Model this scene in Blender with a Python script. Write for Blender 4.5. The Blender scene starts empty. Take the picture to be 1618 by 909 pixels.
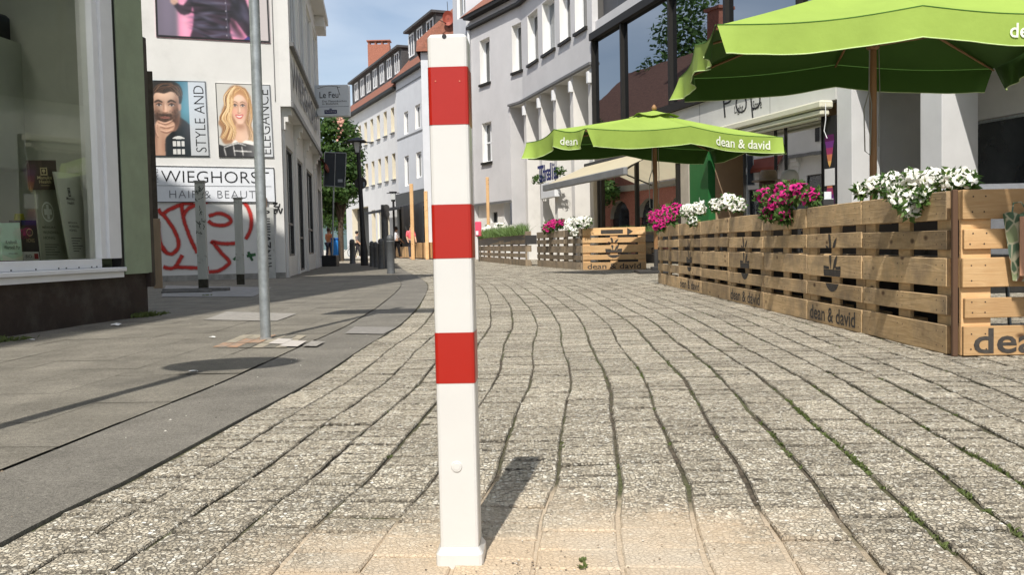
import bpy, math, random
from mathutils import Vector, Matrix
random.seed(7)
C = bpy.context.scene.collection
SC = bpy.context.scene
R_ = math.radians
# ------------------------------------------------------------------ camera
FPX = 1430.0; CX = 809.0; CY = 454.5; HC = 0.58
PITCH = math.atan(66.5/FPX); ROLL = 0.022
fw = Vector((0, math.cos(PITCH), -math.sin(PITCH)))
up0 = Vector((0, math.sin(PITCH), math.cos(PITCH)))
rt0 = Vector((1, 0, 0))
RT = rt0*math.cos(ROLL) - up0*math.sin(ROLL)
UP = rt0*math.sin(ROLL) + up0*math.cos(ROLL)
EYE = Vector((0, 0, HC))
cam = bpy.data.cameras.new("camera"); camo = bpy.data.objects.new("camera", cam); C.objects.link(camo)
cam.sensor_width = 36; cam.lens = 36*FPX/1618.0; cam.clip_start = 0.05; cam.clip_end = 3000
camo.matrix_world = Matrix(((RT.x, UP.x, -fw.x, EYE.x), (RT.y, UP.y, -fw.y, EYE.y), (RT.z, UP.z, -fw.z, EYE.z), (0, 0, 0, 1)))
SC.camera = camo
# ------------------------------------------------------------------ sky + sun
SUN_EL = R_(51); SUN_AZ = R_(10)          # light travels forward and 10 deg to the right
w = bpy.data.worlds.new("World"); SC.world = w; w.use_nodes = True
nt = w.node_tree; nt.nodes.clear()
wo = nt.nodes.new('ShaderNodeOutputWorld'); bg = nt.nodes.new('ShaderNodeBackground'); sk = nt.nodes.new('ShaderNodeTexSky')
sk.sky_type = 'NISHITA'; sk.sun_disc = False; sk.sun_elevation = SUN_EL; sk.sun_rotation = math.pi+SUN_AZ
sk.air_density = 1.0; sk.dust_density = 1.6; sk.ozone_density = 1.0
tcw = nt.nodes.new('ShaderNodeTexCoord'); mpw = nt.nodes.new('ShaderNodeMapping'); mpw.inputs['Scale'].default_value = (1.2, 1.2, 4.5)
nzw = nt.nodes.new('ShaderNodeTexNoise'); nzw.inputs['Scale'].default_value = 2.2; nzw.inputs['Detail'].default_value = 7; nzw.inputs['Distortion'].default_value = .6
rpw = nt.nodes.new('ShaderNodeValToRGB'); rpw.color_ramp.elements[0].position = .36; rpw.color_ramp.elements[1].position = .78
rpw.color_ramp.elements[0].color = (.12, .12, .12, 1); rpw.color_ramp.elements[1].color = (.55, .55, .55, 1)
mxw = nt.nodes.new('ShaderNodeMixRGB'); mxw.inputs['Color2'].default_value = (9.0, 9.4, 9.9, 1)
nt.links.new(tcw.outputs['Generated'], mpw.inputs['Vector']); nt.links.new(mpw.outputs[0], nzw.inputs['Vector'])
nt.links.new(nzw.outputs['Fac'], rpw.inputs[0]); nt.links.new(rpw.outputs[0], mxw.inputs['Fac']); nt.links.new(sk.outputs[0], mxw.inputs['Color1'])
nt.links.new(mxw.outputs[0], bg.inputs[0]); bg.inputs[1].default_value = 0.112; nt.links.new(bg.outputs[0], wo.inputs[0])
sl = bpy.data.lights.new("sun", 'SUN'); sl.energy = 4.3; sl.angle = R_(.55); sl.color = (1, .955, .88)
so = bpy.data.objects.new("sun", sl); C.objects.link(so)
ldir = Vector((math.sin(SUN_AZ)*math.cos(SUN_EL), math.cos(SUN_AZ)*math.cos(SUN_EL), -math.sin(SUN_EL)))
so.rotation_euler = ldir.to_track_quat('-Z', 'Y').to_euler(); so.location = (-5, -20, 30)
SC.view_settings.view_transform = 'Standard'; SC.view_settings.look = 'None'; SC.view_settings.exposure = 0.22; SC.view_settings.gamma = 1
SC.view_settings.use_curve_mapping = False
try:
    SC.cycles.max_bounces = 7; SC.cycles.transparent_max_bounces = 12
except Exception: pass

# ------------------------------------------------------------------ ray helpers (used to read real positions off the survey)
def ray(px, py): return (fw + RT*((px-CX)/FPX) - UP*((py-CY)/FPX))
def G(px, py, z=0.0):
    d = ray(px, py); t = (z-HC)/d.z; p = EYE+d*t; return Vector((p.x, p.y, z))
def PY(px, py, y):
    d = ray(px, py); t = y/d.y; return EYE+d*t
class Fac:
    """vertical plane: origin o, s-axis direction u, outward normal n"""
    def __init__(s, o, u, n=None):
        s.o = Vector((o[0], o[1], 0)); s.u = Vector((u[0], u[1], 0)).normalized()
        a = Vector((s.u.y, -s.u.x, 0)); b = -a
        if n is None:
            n = a if (-(s.o)).dot(a) > 0 else b
        s.n = Vector((n[0], n[1], 0)).normalized()
    def at(s, px, py, d=0.0):
        r = ray(px, py); o = s.o+s.n*d
        t = (o-EYE).dot(s.n)/r.dot(s.n); p = EYE+r*t
        return ((p-s.o).dot(s.u), p.z)
    def P(s, a, z, d=0.0): return s.o+s.u*a+s.n*d+Vector((0, 0, z))

# ------------------------------------------------------------------ mesh builder
class MB:
    def __init__(s): s.v = []; s.f = []; s.m = []; s.sm = []; s.uv = {}
    def add(s, vs, fs, m=0, smooth=False, uvs=None):
        b = len(s.v); s.v += [tuple(x) for x in vs]
        for i, f in enumerate(fs):
            if uvs: s.uv[len(s.f)] = uvs[i]
            s.f.append(tuple(b+k for k in f)); s.m.append(m); s.sm.append(smooth)
        return s
    def quad(s, a, b, c, d, m=0): return s.add([a, b, c, d], [(0, 1, 2, 3)], m)
    def box(s, x0, x1, y0, y1, z0, z1, m=0, ch=0, fn=None):
        if x0 > x1: x0, x1 = x1, x0
        if y0 > y1: y0, y1 = y1, y0
        if z0 > z1: z0, z1 = z1, z0
        c = min(ch, .45*min(x1-x0, y1-y0, z1-z0)) if ch else 0
        if not c:
            vs = [(x, y, z) for x in (x0, x1) for y in (y0, y1) for z in (z0, z1)]
            fs = [(0, 1, 3, 2), (4, 6, 7, 5), (0, 4, 5, 1), (2, 3, 7, 6), (0, 2, 6, 4), (1, 5, 7, 3)]
        else:
            vs = []; idx = {}
            for i, x in enumerate((x0, x1)):
                for j, y in enumerate((y0, y1)):
                    for k, z in enumerate((z0, z1)):
                        sx, sy, sz = (1-2*i), (1-2*j), (1-2*k)
                        for a in range(3):
                            idx[(i, j, k, a)] = len(vs)
                            vs.append((x+(sx*c if a != 0 else 0), y+(sy*c if a != 1 else 0), z+(sz*c if a != 2 else 0)))
            fs = []
            I = lambda i, j, k, a: idx[(i, j, k, a)]
            for i in (0, 1): fs.append([I(i, 0, 0, 0), I(i, 0, 1, 0), I(i, 1, 1, 0), I(i, 1, 0, 0)])
            for j in (0, 1): fs.append([I(0, j, 0, 1), I(0, j, 1, 1), I(1, j, 1, 1), I(1, j, 0, 1)])
            for k in (0, 1): fs.append([I(0, 0, k, 2), I(0, 1, k, 2), I(1, 1, k, 2), I(1, 0, k, 2)])
            for i in (0, 1):
                for j in (0, 1): fs.append([I(i, j, 0, 0), I(i, j, 1, 0), I(i, j, 1, 1), I(i, j, 0, 1)])
                for k in (0, 1): fs.append([I(i, 0, k, 0), I(i, 1, k, 0), I(i, 1, k, 2), I(i, 0, k, 2)])
            for j in (0, 1):
                for k in (0, 1): fs.append([I(0, j, k, 1), I(1, j, k, 1), I(1, j, k, 2), I(0, j, k, 2)])
            for i in (0, 1):
                for j in (0, 1):
                    for k in (0, 1): fs.append([I(i, j, k, 0), I(i, j, k, 1), I(i, j, k, 2)])
        if fn: vs = [fn(*p) for p in vs]
        return s.add(vs, fs, m)
    def fbox(s, F, s0, s1, z0, z1, d0, d1, m=0, ch=0):
        return s.box(s0, s1, d0, d1, z0, z1, m, ch, fn=lambda a, d, z: F.P(a, z, d))
    def tube(s, pts, r, n=8, m=0, caps=True, smooth=True):
        pts = [Vector(p) for p in pts]; k = len(pts)
        rs = r if isinstance(r, (list, tuple)) else [r]*k
        vs = []; up = Vector((0, 0, 1))
        for i, p in enumerate(pts):
            t = (pts[min(i+1, k-1)]-pts[max(i-1, 0)]).normalized()
            a = t.cross(Vector((0, 1, 0)) if abs(t.y) < .9 else Vector((1, 0, 0))).normalized(); b = t.cross(a)
            for j in range(n):
                an = 2*math.pi*j/n; vs.append(p+(a*math.cos(an)+b*math.sin(an))*rs[i])
        fs = [(i*n+j, i*n+(j+1) % n, (i+1)*n+(j+1) % n, (i+1)*n+j) for i in range(k-1) for j in range(n)]
        s.add(vs, fs, m, smooth)
        if caps: s.add(vs[:n], [tuple(range(n))], m); s.add(vs[-n:], [tuple(range(n))], m)
        return s
    def lathe(s, prof, c=(0, 0, 0), n=20, m=0, smooth=True):
        vs = [(c[0]+r*math.cos(2*math.pi*j/n), c[1]+r*math.sin(2*math.pi*j/n), c[2]+z) for r, z in prof for j in range(n)]
        fs = [(i*n+j, i*n+(j+1) % n, (i+1)*n+(j+1) % n, (i+1)*n+j) for i in range(len(prof)-1) for j in range(n)]
        s.add(vs, fs, m, smooth); s.add(vs[:n], [tuple(range(n))], m); s.add(vs[-n:], [tuple(range(n))], m)
        return s
    def build(s, name, mats, parent=None):
        me = bpy.data.meshes.new(name); me.from_pydata(s.v, [], s.f)
        if not isinstance(mats, (list, tuple)): mats = [mats]
        for mm in mats: me.materials.append(mm)
        me.polygons.foreach_set('material_index', s.m); me.polygons.foreach_set('use_smooth', s.sm)
        if s.uv:
            ul = me.uv_layers.new(name='UVMap')
            for fi, uvs in s.uv.items():
                for li, q in zip(me.polygons[fi].loop_indices, uvs): ul.data[li].uv = q
        me.update()
        o = bpy.data.objects.new(name, me); C.objects.link(o)
        if parent: o.parent = parent
        return o
def thing(name, label, cat, loc=(0, 0, 0), rz=0, group=None):
    o = bpy.data.objects.new(name, None); C.objects.link(o); o.empty_display_size = .2
    o.location = loc; o.rotation_euler = (0, 0, rz); return tag(o, label, cat, group)
def tag(o, label=None, cat=None, group=None, kind=None):
    if label: o['label'] = label
    if cat: o['category'] = cat
    if group: o['group'] = group
    if kind: o['kind'] = kind
    return o
def dup(root, loc=None, rz=None, label=None, group=None, sc=None):
    r = root.copy(); C.objects.link(r)
    if loc is not None: r.location = loc
    if rz is not None: r.rotation_euler = (0, 0, rz)
    if sc is not None: r.scale = (sc, sc, sc)
    if label: r['label'] = label
    if group: r['group'] = group
    for ch in list(root.children):
        c = ch.copy(); C.objects.link(c); c.parent = r
        for g in list(ch.children):
            d = g.copy(); C.objects.link(d); d.parent = c
    return r
def text_geo(body, size=1.0, offset=0.0, extrude=0.0, res=3, spacing=1.0, bold=False):
    cu = bpy.data.curves.new('t', 'FONT'); cu.body = body; cu.size = size; cu.offset = offset; cu.extrude = extrude
    cu.resolution_u = res; cu.space_character = spacing
    ob = bpy.data.objects.new('t', cu); C.objects.link(ob)
    dg = bpy.context.evaluated_depsgraph_get(); me = bpy.data.meshes.new_from_object(ob.evaluated_get(dg))
    vs = [v.co.copy() for v in me.vertices]; fs = [tuple(p.vertices) for p in me.polygons]
    bpy.data.objects.remove(ob); bpy.data.curves.remove(cu); bpy.data.meshes.remove(me)
    x0 = min(v.x for v in vs); x1 = max(v.x for v in vs); y0 = min(v.y for v in vs); y1 = max(v.y for v in vs)
    vs = [Vector(((v.x-x0), (v.y-y0), v.z)) for v in vs]
    return vs, fs, x1-x0, y1-y0
def text_fit(mb, body, fn, W, H, offset=0.0, m=0, spacing=1.0):
    """letters fitted into W x H; fn(x,y)->world point"""
    vs, fs, w_, h_ = text_geo(body, 1.0, offset, 0, 3, spacing)
    mb.add([fn(v.x/w_*W, v.y/h_*H) for v in vs], fs, m)

# ------------------------------------------------------------------ materials
def lin(c):
    return tuple(((x/12.92) if x <= .04045 else ((x+.055)/1.055)**2.4) for x in c)
MT = {}
def mat(name, col, rough=.75, var=.12, sc=3.0, bump=0.0, bsc=60.0, metal=0.0, spec=.4, dirt=None, dsc=1.2, dth=(.5, .75), coat=0, trans=0, rnd=0.0, stretch=(1, 1, 1)):
    if name in MT: return MT[name]
    m = bpy.data.materials.new(name); m.use_nodes = True; t = m.node_tree; N = t.nodes; L = t.links
    b = N['Principled BSDF']; out = N['Material Output']
    b.inputs['Roughness'].default_value = rough; b.inputs['Metallic'].default_value = metal
    b.inputs['Specular IOR Level'].default_value = spec
    if coat: b.inputs['Coat Weight'].default_value = coat; b.inputs['Coat Roughness'].default_value = .08
    tc = N.new('ShaderNodeTexCoord'); mp = N.new('ShaderNodeMapping'); mp.inputs['Scale'].default_value = stretch
    L.new(tc.outputs['Object'], mp.inputs[0])
    cur = None
    nz = N.new('ShaderNodeTexNoise'); nz.inputs['Scale'].default_value = sc; nz.inputs['Detail'].default_value = 6; nz.inputs['Roughness'].default_value = .62
    L.new(mp.outputs[0], nz.inputs['Vector'])
    rp = N.new('ShaderNodeMapRange'); rp.inputs[1].default_value = .3; rp.inputs[2].default_value = .7
    rp.inputs[3].default_value = 1-var; rp.inputs[4].default_value = 1+var
    L.new(nz.outputs['Fac'], rp.inputs[0])
    mu = N.new('ShaderNodeVectorMath'); mu.operation = 'SCALE'; mu.inputs[0].default_value = col[:3]; L.new(rp.outputs[0], mu.inputs['Scale'])
    cur = mu.outputs[0]
    if rnd:
        oi = N.new('ShaderNodeObjectInfo'); r2 = N.new('ShaderNodeMapRange'); r2.inputs[3].default_value = 1-rnd; r2.inputs[4].default_value = 1+rnd
        L.new(oi.outputs['Random'], r2.inputs[0]); m2 = N.new('ShaderNodeVectorMath'); m2.operation = 'SCALE'
        L.new(cur, m2.inputs[0]); L.new(r2.outputs[0], m2.inputs['Scale']); cur = m2.outputs[0]
    if dirt:
        n2 = N.new('ShaderNodeTexNoise'); n2.inputs['Scale'].default_value = dsc; n2.inputs['Detail'].default_value = 9; n2.inputs['Roughness'].default_value = .7
        L.new(tc.outputs['Object'], n2.inputs['Vector'])
        r3 = N.new('ShaderNodeMapRange'); r3.inputs[1].default_value = dth[0]; r3.inputs[2].default_value = dth[1]; L.new(n2.outputs['Fac'], r3.inputs[0])
        mx = N.new('ShaderNodeMixRGB'); L.new(r3.outputs[0], mx.inputs[0]); L.new(cur, mx.inputs[1]); mx.inputs[2].default_value = (*dirt, 1); cur = mx.outputs[0]
    L.new(cur, b.inputs['Base Color'])
    if bump:
        n4 = N.new('ShaderNodeTexNoise'); n4.inputs['Scale'].default_value = bsc; n4.inputs['Detail'].default_value = 4; L.new(mp.outputs[0], n4.inputs['Vector'])
        bp = N.new('ShaderNodeBump'); bp.inputs['Strength'].default_value = bump; bp.inputs['Distance'].default_value = .01
        L.new(n4.outputs['Fac'], bp.inputs['Height']); L.new(bp.outputs[0], b.inputs['Normal'])
    if trans:
        tr = N.new('ShaderNodeBsdfTranslucent'); L.new(cur, tr.inputs[0]); ms = N.new('ShaderNodeMixShader'); ms.inputs[0].default_value = trans
        L.new(b.outputs[0], ms.inputs[1]); L.new(tr.outputs[0], ms.inputs[2]); L.new(ms.outputs[0], out.inputs[0])
    MT[name] = m; return m
def glassmat(name, tint=(.8, .85, .83), refl=.12, rough=.01, body=None, bodyf=0.0, gcol=(.95, .97, 1)):
    m = bpy.data.materials.new(name); m.use_nodes = True; t = m.node_tree; N = t.nodes; L = t.links
    N.remove(N['Principled BSDF']); out = N['Material Output']
    tr = N.new('ShaderNodeBsdfTransparent'); tr.inputs[0].default_value = (*tint, 1)
    gl = N.new('ShaderNodeBsdfGlossy'); gl.inputs['Roughness'].default_value = rough; gl.inputs[0].default_value = (*gcol, 1)
    fr = N.new('ShaderNodeFresnel'); fr.inputs[0].default_value = 1.5
    ad = N.new('ShaderNodeMath'); ad.operation = 'ADD'; ad.use_clamp = True; ad.inputs[1].default_value = refl; L.new(fr.outputs[0], ad.inputs[0])
    nz = N.new('ShaderNodeTexNoise'); nz.inputs['Scale'].default_value = .8; bp = N.new('ShaderNodeBump'); bp.inputs['Strength'].default_value = .03; bp.inputs['Distance'].default_value = .05
    tc = N.new('ShaderNodeTexCoord'); L.new(tc.outputs['Object'], nz.inputs['Vector']); L.new(nz.outputs['Fac'], bp.inputs['Height']); L.new(bp.outputs[0], gl.inputs['Normal'])
    base = tr.outputs[0]
    if body:
        df = N.new('ShaderNodeBsdfDiffuse'); df.inputs[0].default_value = (*body, 1); m0 = N.new('ShaderNodeMixShader'); m0.inputs[0].default_value = bodyf
        L.new(tr.outputs[0], m0.inputs[1]); L.new(df.outputs[0], m0.inputs[2]); base = m0.outputs[0]
    mx = N.new('ShaderNodeMixShader'); L.new(ad.outputs[0], mx.inputs[0]); L.new(base, mx.inputs[1]); L.new(gl.outputs[0], mx.inputs[2]); L.new(mx.outputs[0], out.inputs[0])
    MT[name] = m; return m
def emis(name, col, st):
    m = bpy.data.materials.new(name); m.use_nodes = True; b = m.node_tree.nodes['Principled BSDF']
    b.inputs['Base Color'].default_value = (*col, 1); b.inputs['Emission Color'].default_value = (*col, 1); b.inputs['Emission Strength'].default_value = st
    MT[name] = m; return m
flatc = {}
PIC = {}
def ink(c):
    """plain printed / painted colour, given as sRGB"""
    k = tuple(round(x, 3) for x in c)
    if k not in flatc: flatc[k] = mat('print_%d' % len(flatc), lin(k), rough=.55, var=.05, sc=8)
    PIC[flatc[k].name] = k
    return flatc[k]
M_white = mat('white_render', (.72, .70, .66), .85, .06, 1.5, .15, 90, dirt=(.5, .48, .44), dsc=.8, dth=(.55, .95))
M_bluewhite = mat('pale_blue_render', (.61, .63, .66), .85, .05, 1.2, .12, 60)
M_far = mat('far_cream_render', (.66, .66, .66), .85, .05, 1.2, .12, 60)
M_grey = mat('grey_render', (.61, .60, .60), .9, .05, .9, .3, 45, dirt=(.50, .50, .50), dsc=.7, dth=(.5, .95))
M_reveal = mat('white_reveal', (.80, .79, .76), .7, .03, 3)
M_cream = mat('cream_reveal', (.72, .66, .52), .7, .03, 3)
M_frame = mat('white_frame', (.76, .77, .78), .4, .04, 5)
M_dkglass = mat('dark_glass', (.03, .035, .04), .06, .3, 2, spec=.9)
M_curt = mat('curtain_glass', (.16, .18, .20), .12, .5, 2.5, spec=.9, stretch=(6, 6, .6))
M_dark = mat('dark_metal', (.045, .043, .042), .45, .15, 6)
M_black = mat('black_paint', (.02, .02, .022), .5, .1, 6)
M_tile = mat('red_tile', (.24, .095, .06), .85, .3, 9, .6, 26, dirt=(.18, .10, .08), dsc=2)
M_slate = mat('slate', (.07, .068, .07), .7, .2, 7, .3, 40)
M_brick = mat('brick', (.33, .13, .085), .85, .3, 14, .5, 40)
M_ledge = mat('ledge_zinc', (.16, .16, .16), .5, .15, 4)
M_metalbr = mat('bronze_frame', (.024, .022, .020), .5, .1, 5, spec=.2)
M_galv = mat('galvanised', (.36, .39, .40), .42, .22, 16, .05, 40, metal=.55, dirt=(.25, .27, .28), dsc=9)
M_bollard = mat('grey_bollard', (.10, .105, .11), .45, .2, 8)
M_glass = glassmat('shop_glass', (.86, .88, .86), .10)
M_glassdim = glassmat('dim_shop_glass', (.62, .68, .62), .16)
M_glassbox = glassmat('upper_glass', (.35, .37, .40), .12, gcol=(.36, .39, .43))
M_glassleft = glassmat('display_glass', (.90, .92, .90), .03, gcol=(.85, .87, .85))
M_bulb = emis('warm_bulb', (1, .72, .4), 55)
# ================================================================== GROUND
BOL = G(728, 893)                                    # bollard foot
kp = [Vector((-1.34, -3.0, 0)), Vector((-1.16, -.5, 0))]+[G(*p) for p in ((0, 862), (198, 763), (377, 666), (497, 601.6), (577, 549), (638.7, 509), (669.5, 472), (674, 447.7), (648, 432), (612, 419))]
kp += [kp[-1]+Vector((-3.2, 7.4, 0)), kp[-1]+Vector((-8.0, 18, 0)), kp[-1]+Vector((-16, 36, 0))]
def catmull(P, n=24):
    out = []
    for i in range(len(P)-1):
        a = P[max(i-1, 0)]; b = P[i]; c = P[i+1]; d = P[min(i+2, len(P)-1)]
        for k in range(n):
            t = k/n
            out.append(.5*((2*b)+(c-a)*t+(2*a-5*b+4*c-d)*t*t+(3*b-a-3*c+d)*t**3))
    out.append(P[-1].copy()); return out
raw = catmull(kp)
for _ in range(14):                                  # smooth
    raw = [raw[0]]+[(raw[i-1]+raw[i]*2+raw[i+1])/4 for i in range(1, len(raw)-1)]+[raw[-1]]
arc = [0]
for i in range(1, len(raw)): arc.append(arc[-1]+(raw[i]-raw[i-1]).length)
import bisect
def KP(s):
    i = min(max(bisect.bisect(arc, s)-1, 0), len(raw)-2); t = (s-arc[i])/(arc[i+1]-arc[i]); p = raw[i].lerp(raw[i+1], t)
    i0 = max(i-6, 0); i1 = min(i+7, len(raw)-1); d = (raw[i1]-raw[i0]).normalized(); return p, Vector((d.y, -d.x, 0))
NS = int(arc[-1]/.1225)
samp = [KP(k*.1225) for k in range(NS+1)]
# smooth normals
nn = [q[1] for q in samp]
for _ in range(60): nn = [nn[0]]+[(nn[i-1]+nn[i]*2+nn[i+1]).normalized() for i in range(1, len(nn)-1)]+[nn[-1]]
samp = [(samp[i][0], nn[i]) for i in range(len(samp))]
def fan(k): return 1+.02*max(-4, min(14, k*.1225-5))
def SV(k, v):
    """k: station (0.1225 m), v: metres to the right of the kerb line"""
    k = max(0, min(k, NS-.001)); i = int(k); t = k-i; p = samp[i][0].lerp(samp[i+1][0], t); n = samp[i][1].lerp(samp[i+1][1], t)
    if v > 0: v = v*fan(k)
    return p+n*v

def ground_mat(name, kind):
    m = bpy.data.materials.new(name); m.use_nodes = True; t = m.node_tree; N = t.nodes; L = t.links; b = N['Principled BSDF']
    b.inputs['Roughness'].default_value = .9; b.inputs['Specular IOR Level'].default_value = .25
    tc = N.new('ShaderNodeTexCoord'); P = tc.outputs['Object']
    def noise(sc, det=5, r=.6):
        n = N.new('ShaderNodeTexNoise'); n.inputs['Scale'].default_value = sc; n.inputs['Detail'].default_value = det; n.inputs['Roughness'].default_value = r
        L.new(P, n.inputs['Vector']); return n.outputs['Fac']
    def rng(x, a, b_, c, d):
        n = N.new('ShaderNodeMapRange'); n.inputs[1].default_value = a; n.inputs[2].default_value = b_; n.inputs[3].default_value = c; n.inputs[4].default_value = d
        L.new(x, n.inputs[0]); return n.outputs[0]
    def mix(f, c1, c2, bl='MIX'):
        n = N.new('ShaderNodeMixRGB'); n.blend_type = bl
        for k, s in ((0, f), (1, c1), (2, c2)):
            if isinstance(s, (int, float)): n.inputs[k].default_value = s
            elif isinstance(s, tuple): n.inputs[k].default_value = (*s, 1)
            else: L.new(s, n.inputs[k])
        return n.outputs[0]
    def math_(op, a, c):
        n = N.new('ShaderNodeMath'); n.operation = op
        for k, s in ((0, a), (1, c)):
            if isinstance(s, (int, float)): n.inputs[k].default_value = s
            else: L.new(s, n.inputs[k])
        return n.outputs[0]
    def ramp(x, stops):
        n = N.new('ShaderNodeValToRGB'); cr = n.color_ramp
        cr.elements[0].position = stops[0][0]; cr.elements[0].color = (*stops[0][1], 1); cr.elements[1].position = stops[-1][0]; cr.elements[1].color = (*stops[-1][1], 1)
        for p, c in stops[1:-1]: e = cr.elements.new(p); e.color = (*c, 1)
        L.new(x, n.inputs[0]); return n.outputs[0]
    vm = N.new('ShaderNodeVectorMath'); vm.operation = 'DISTANCE'; L.new(P, vm.inputs[0]); vm.inputs[1].default_value = (BOL.x+.20, BOL.y-.22, 0)
    dist = vm.outputs['Value']
    d2 = math_('ADD', dist, rng(noise(2.6, 6), 0, 1, -.42, .42))
    sand = rng(d2, .34, .80, 1, 0)                     # scattered jointing sand round the new bollard
    hb = None
    if kind == 'paver':
        warp = N.new('ShaderNodeTexNoise'); warp.inputs['Scale'].default_value = 160; L.new(P, warp.inputs['Vector'])
        wv = N.new('ShaderNodeVectorMath'); wv.operation = 'MULTIPLY_ADD'; wv.inputs[1].default_value = (.006, .006, .006); L.new(warp.outputs['Color'], wv.inputs[0]); L.new(P, wv.inputs[2])
        vo = N.new('ShaderNodeTexVoronoi'); vo.inputs['Scale'].default_value = 105; L.new(wv.outputs[0], vo.inputs['Vector'])
        sp = N.new('ShaderNodeSeparateColor'); L.new(vo.outputs['Color'], sp.inputs[0])
        stone = ramp(sp.outputs[0], [(0, (.09, .08, .065)), (.09, (.23, .20, .155)), (.28, (.45, .395, .30)), (.60, (.60, .53, .41)), (.85, (.76, .70, .57)), (1, (.90, .87, .77))])
        v2 = N.new('ShaderNodeTexVoronoi'); v2.feature = 'DISTANCE_TO_EDGE'; v2.inputs['Scale'].default_value = 105; L.new(wv.outputs[0], v2.inputs['Vector'])
        edge = rng(v2.outputs['Distance'], .0, .16, 1, 0)
        c = mix(math_('MULTIPLY', edge, .75), stone, (.24, .215, .175))
        c = mix(rng(noise(5, 5), .35, .7, 0, .35), c, (.47, .415, .32))
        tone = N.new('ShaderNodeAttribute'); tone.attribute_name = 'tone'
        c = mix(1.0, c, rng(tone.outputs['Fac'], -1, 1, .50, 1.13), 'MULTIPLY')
        c = mix(1.0, c, rng(noise(1.1, 4), .3, .7, .88, 1.1), 'MULTIPLY')
        hb = math_('MULTIPLY', math_('SUBTRACT', rng(sp.outputs[1], 0, 1, .5, 1), math_('MULTIPLY', edge, .8)), rng(sand, 0, .8, 1, .3))
        sandc = mix(rng(noise(260, 2), .35, .65, 0, 1), (.66, .51, .35), (.53, .415, .29))
        sandc = mix(rng(noise(3.4, 3), .4, .7, 0, 1), sandc, (.56, .48, .375))
        cov = math_('MULTIPLY', sand, rng(math_('ADD', noise(70, 4), math_('MULTIPLY', sand, .35)), .52, .70, .15, .93))
        c = mix(math_('MULTIPLY', cov, .97), c, sandc)
        st, ds = .9, .006
    elif kind == 'joint':
        c = mix(rng(noise(55, 3), .4, .6, 0, 1), (.055, .045, .033), (.14, .115, .085))
        c = mix(rng(noise(1.3, 4), .44, .60, 0, .85), c, mix(rng(noise(90, 3), .35, .65, 0, 1), (.06, .07, .025), (.16, .17, .08)))
        c = mix(rng(sand, .15, .5, 0, 1), c, (.55, .45, .33)); hb = noise(120, 4); st, ds = .8, .01
    elif kind in ('slab', 'band'):
        base = (.172, .157, .128) if kind == 'slab' else (.160, .148, .126)
        c = mix(rng(noise(330, 2), .35, .65, 0, 1), tuple(x*.62 for x in base), tuple(min(1, x*1.5) for x in base))
        c = mix(rng(noise(900, 1), .62, .72, 0, .5), c, (.5, .47, .42))
        c = mix(1.0, c, rng(noise(75, 4, .7), .3, .7, .74, 1.26), 'MULTIPLY')
        c = mix(rng(noise(170, 2), .66, .72, 0, .6), c, (.05, .045, .04))
        c = mix(1.0, c, rng(noise(2.2, 7, .7), .3, .7, .72, 1.26), 'MULTIPLY')
        c = mix(rng(noise(.9, 8, .72), .55, .72, 0, .5), c, (.105, .098, .085))
        c = mix(rng(noise(14, 5, .7), .66, .72, 0, .35), c, (.32, .30, .26))
        tone = N.new('ShaderNodeAttribute'); tone.attribute_name = 'tone'
        c = mix(1.0, c, rng(tone.outputs['Fac'], 0, 1, .94, 1.06), 'MULTIPLY')
        hb = noise(420, 3); st, ds = .5, .003
    elif kind == 'far':
        c = mix(rng(noise(40, 3), .3, .7, 0, 1), (.46, .425, .36), (.60, .56, .48))
        c = mix(1.0, c, rng(noise(.5, 5), .3, .7, .85, 1.1), 'MULTIPLY'); hb = noise(60, 3); st, ds = .5, .004
    L.new(c, b.inputs['Base Color'])
    bp = N.new('ShaderNodeBump'); bp.inputs['Strength'].default_value = st; bp.inputs['Distance'].default_value = ds; L.new(hb, bp.inputs['Height']); L.new(bp.outputs[0], b.inputs['Normal'])
    return m
M_pav = ground_mat('exposed_aggregate_paver', 'paver'); M_joint = ground_mat('joint_soil', 'joint')
M_slab = ground_mat('worn_grey_paving', 'slab'); M_band = ground_mat('asphalt_band', 'band'); M_farg = ground_mat('far_paving', 'far')
def tone_attr(o, vals):
    a = o.data.attributes.new('tone', 'FLOAT', 'FACE'); a.data.foreach_set('value', vals)

g = MB(); g.add([(-1500, -60, -.05), (1500, -60, -.05), (1500, 2200, -.05), (-1500, 2200, -.05)], [(0, 1, 2, 3)])
tag(g.build('ground', M_farg), kind='structure')
# soil bed in which the pavers lie; rises with sand near the bollard
ROWW = .155; NROW = 44
g = MB(); cols = 60
for k in range(0, NS, 1):
    for vi in range(cols):
        if k > 330 and k % 4: continue
        k1 = min(k+(4 if k > 330 else 1), NS)
        va = -.03+vi*(NROW*ROWW+.06)/cols; vb = -.03+(vi+1)*(NROW*ROWW+.06)/cols
        ps = [SV(k, va), SV(k1, va), SV(k1, vb), SV(k, vb)]
        qs = []
        for p in ps:
            d = (p-BOL).length; qs.append((p.x, p.y, -.009+.0035*max(0, min(1, (.85-d)/.35))))
        g.add(qs, [(0, 1, 2, 3)])
tag(g.build('joint_bed', M_joint), kind='structure')
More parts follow.
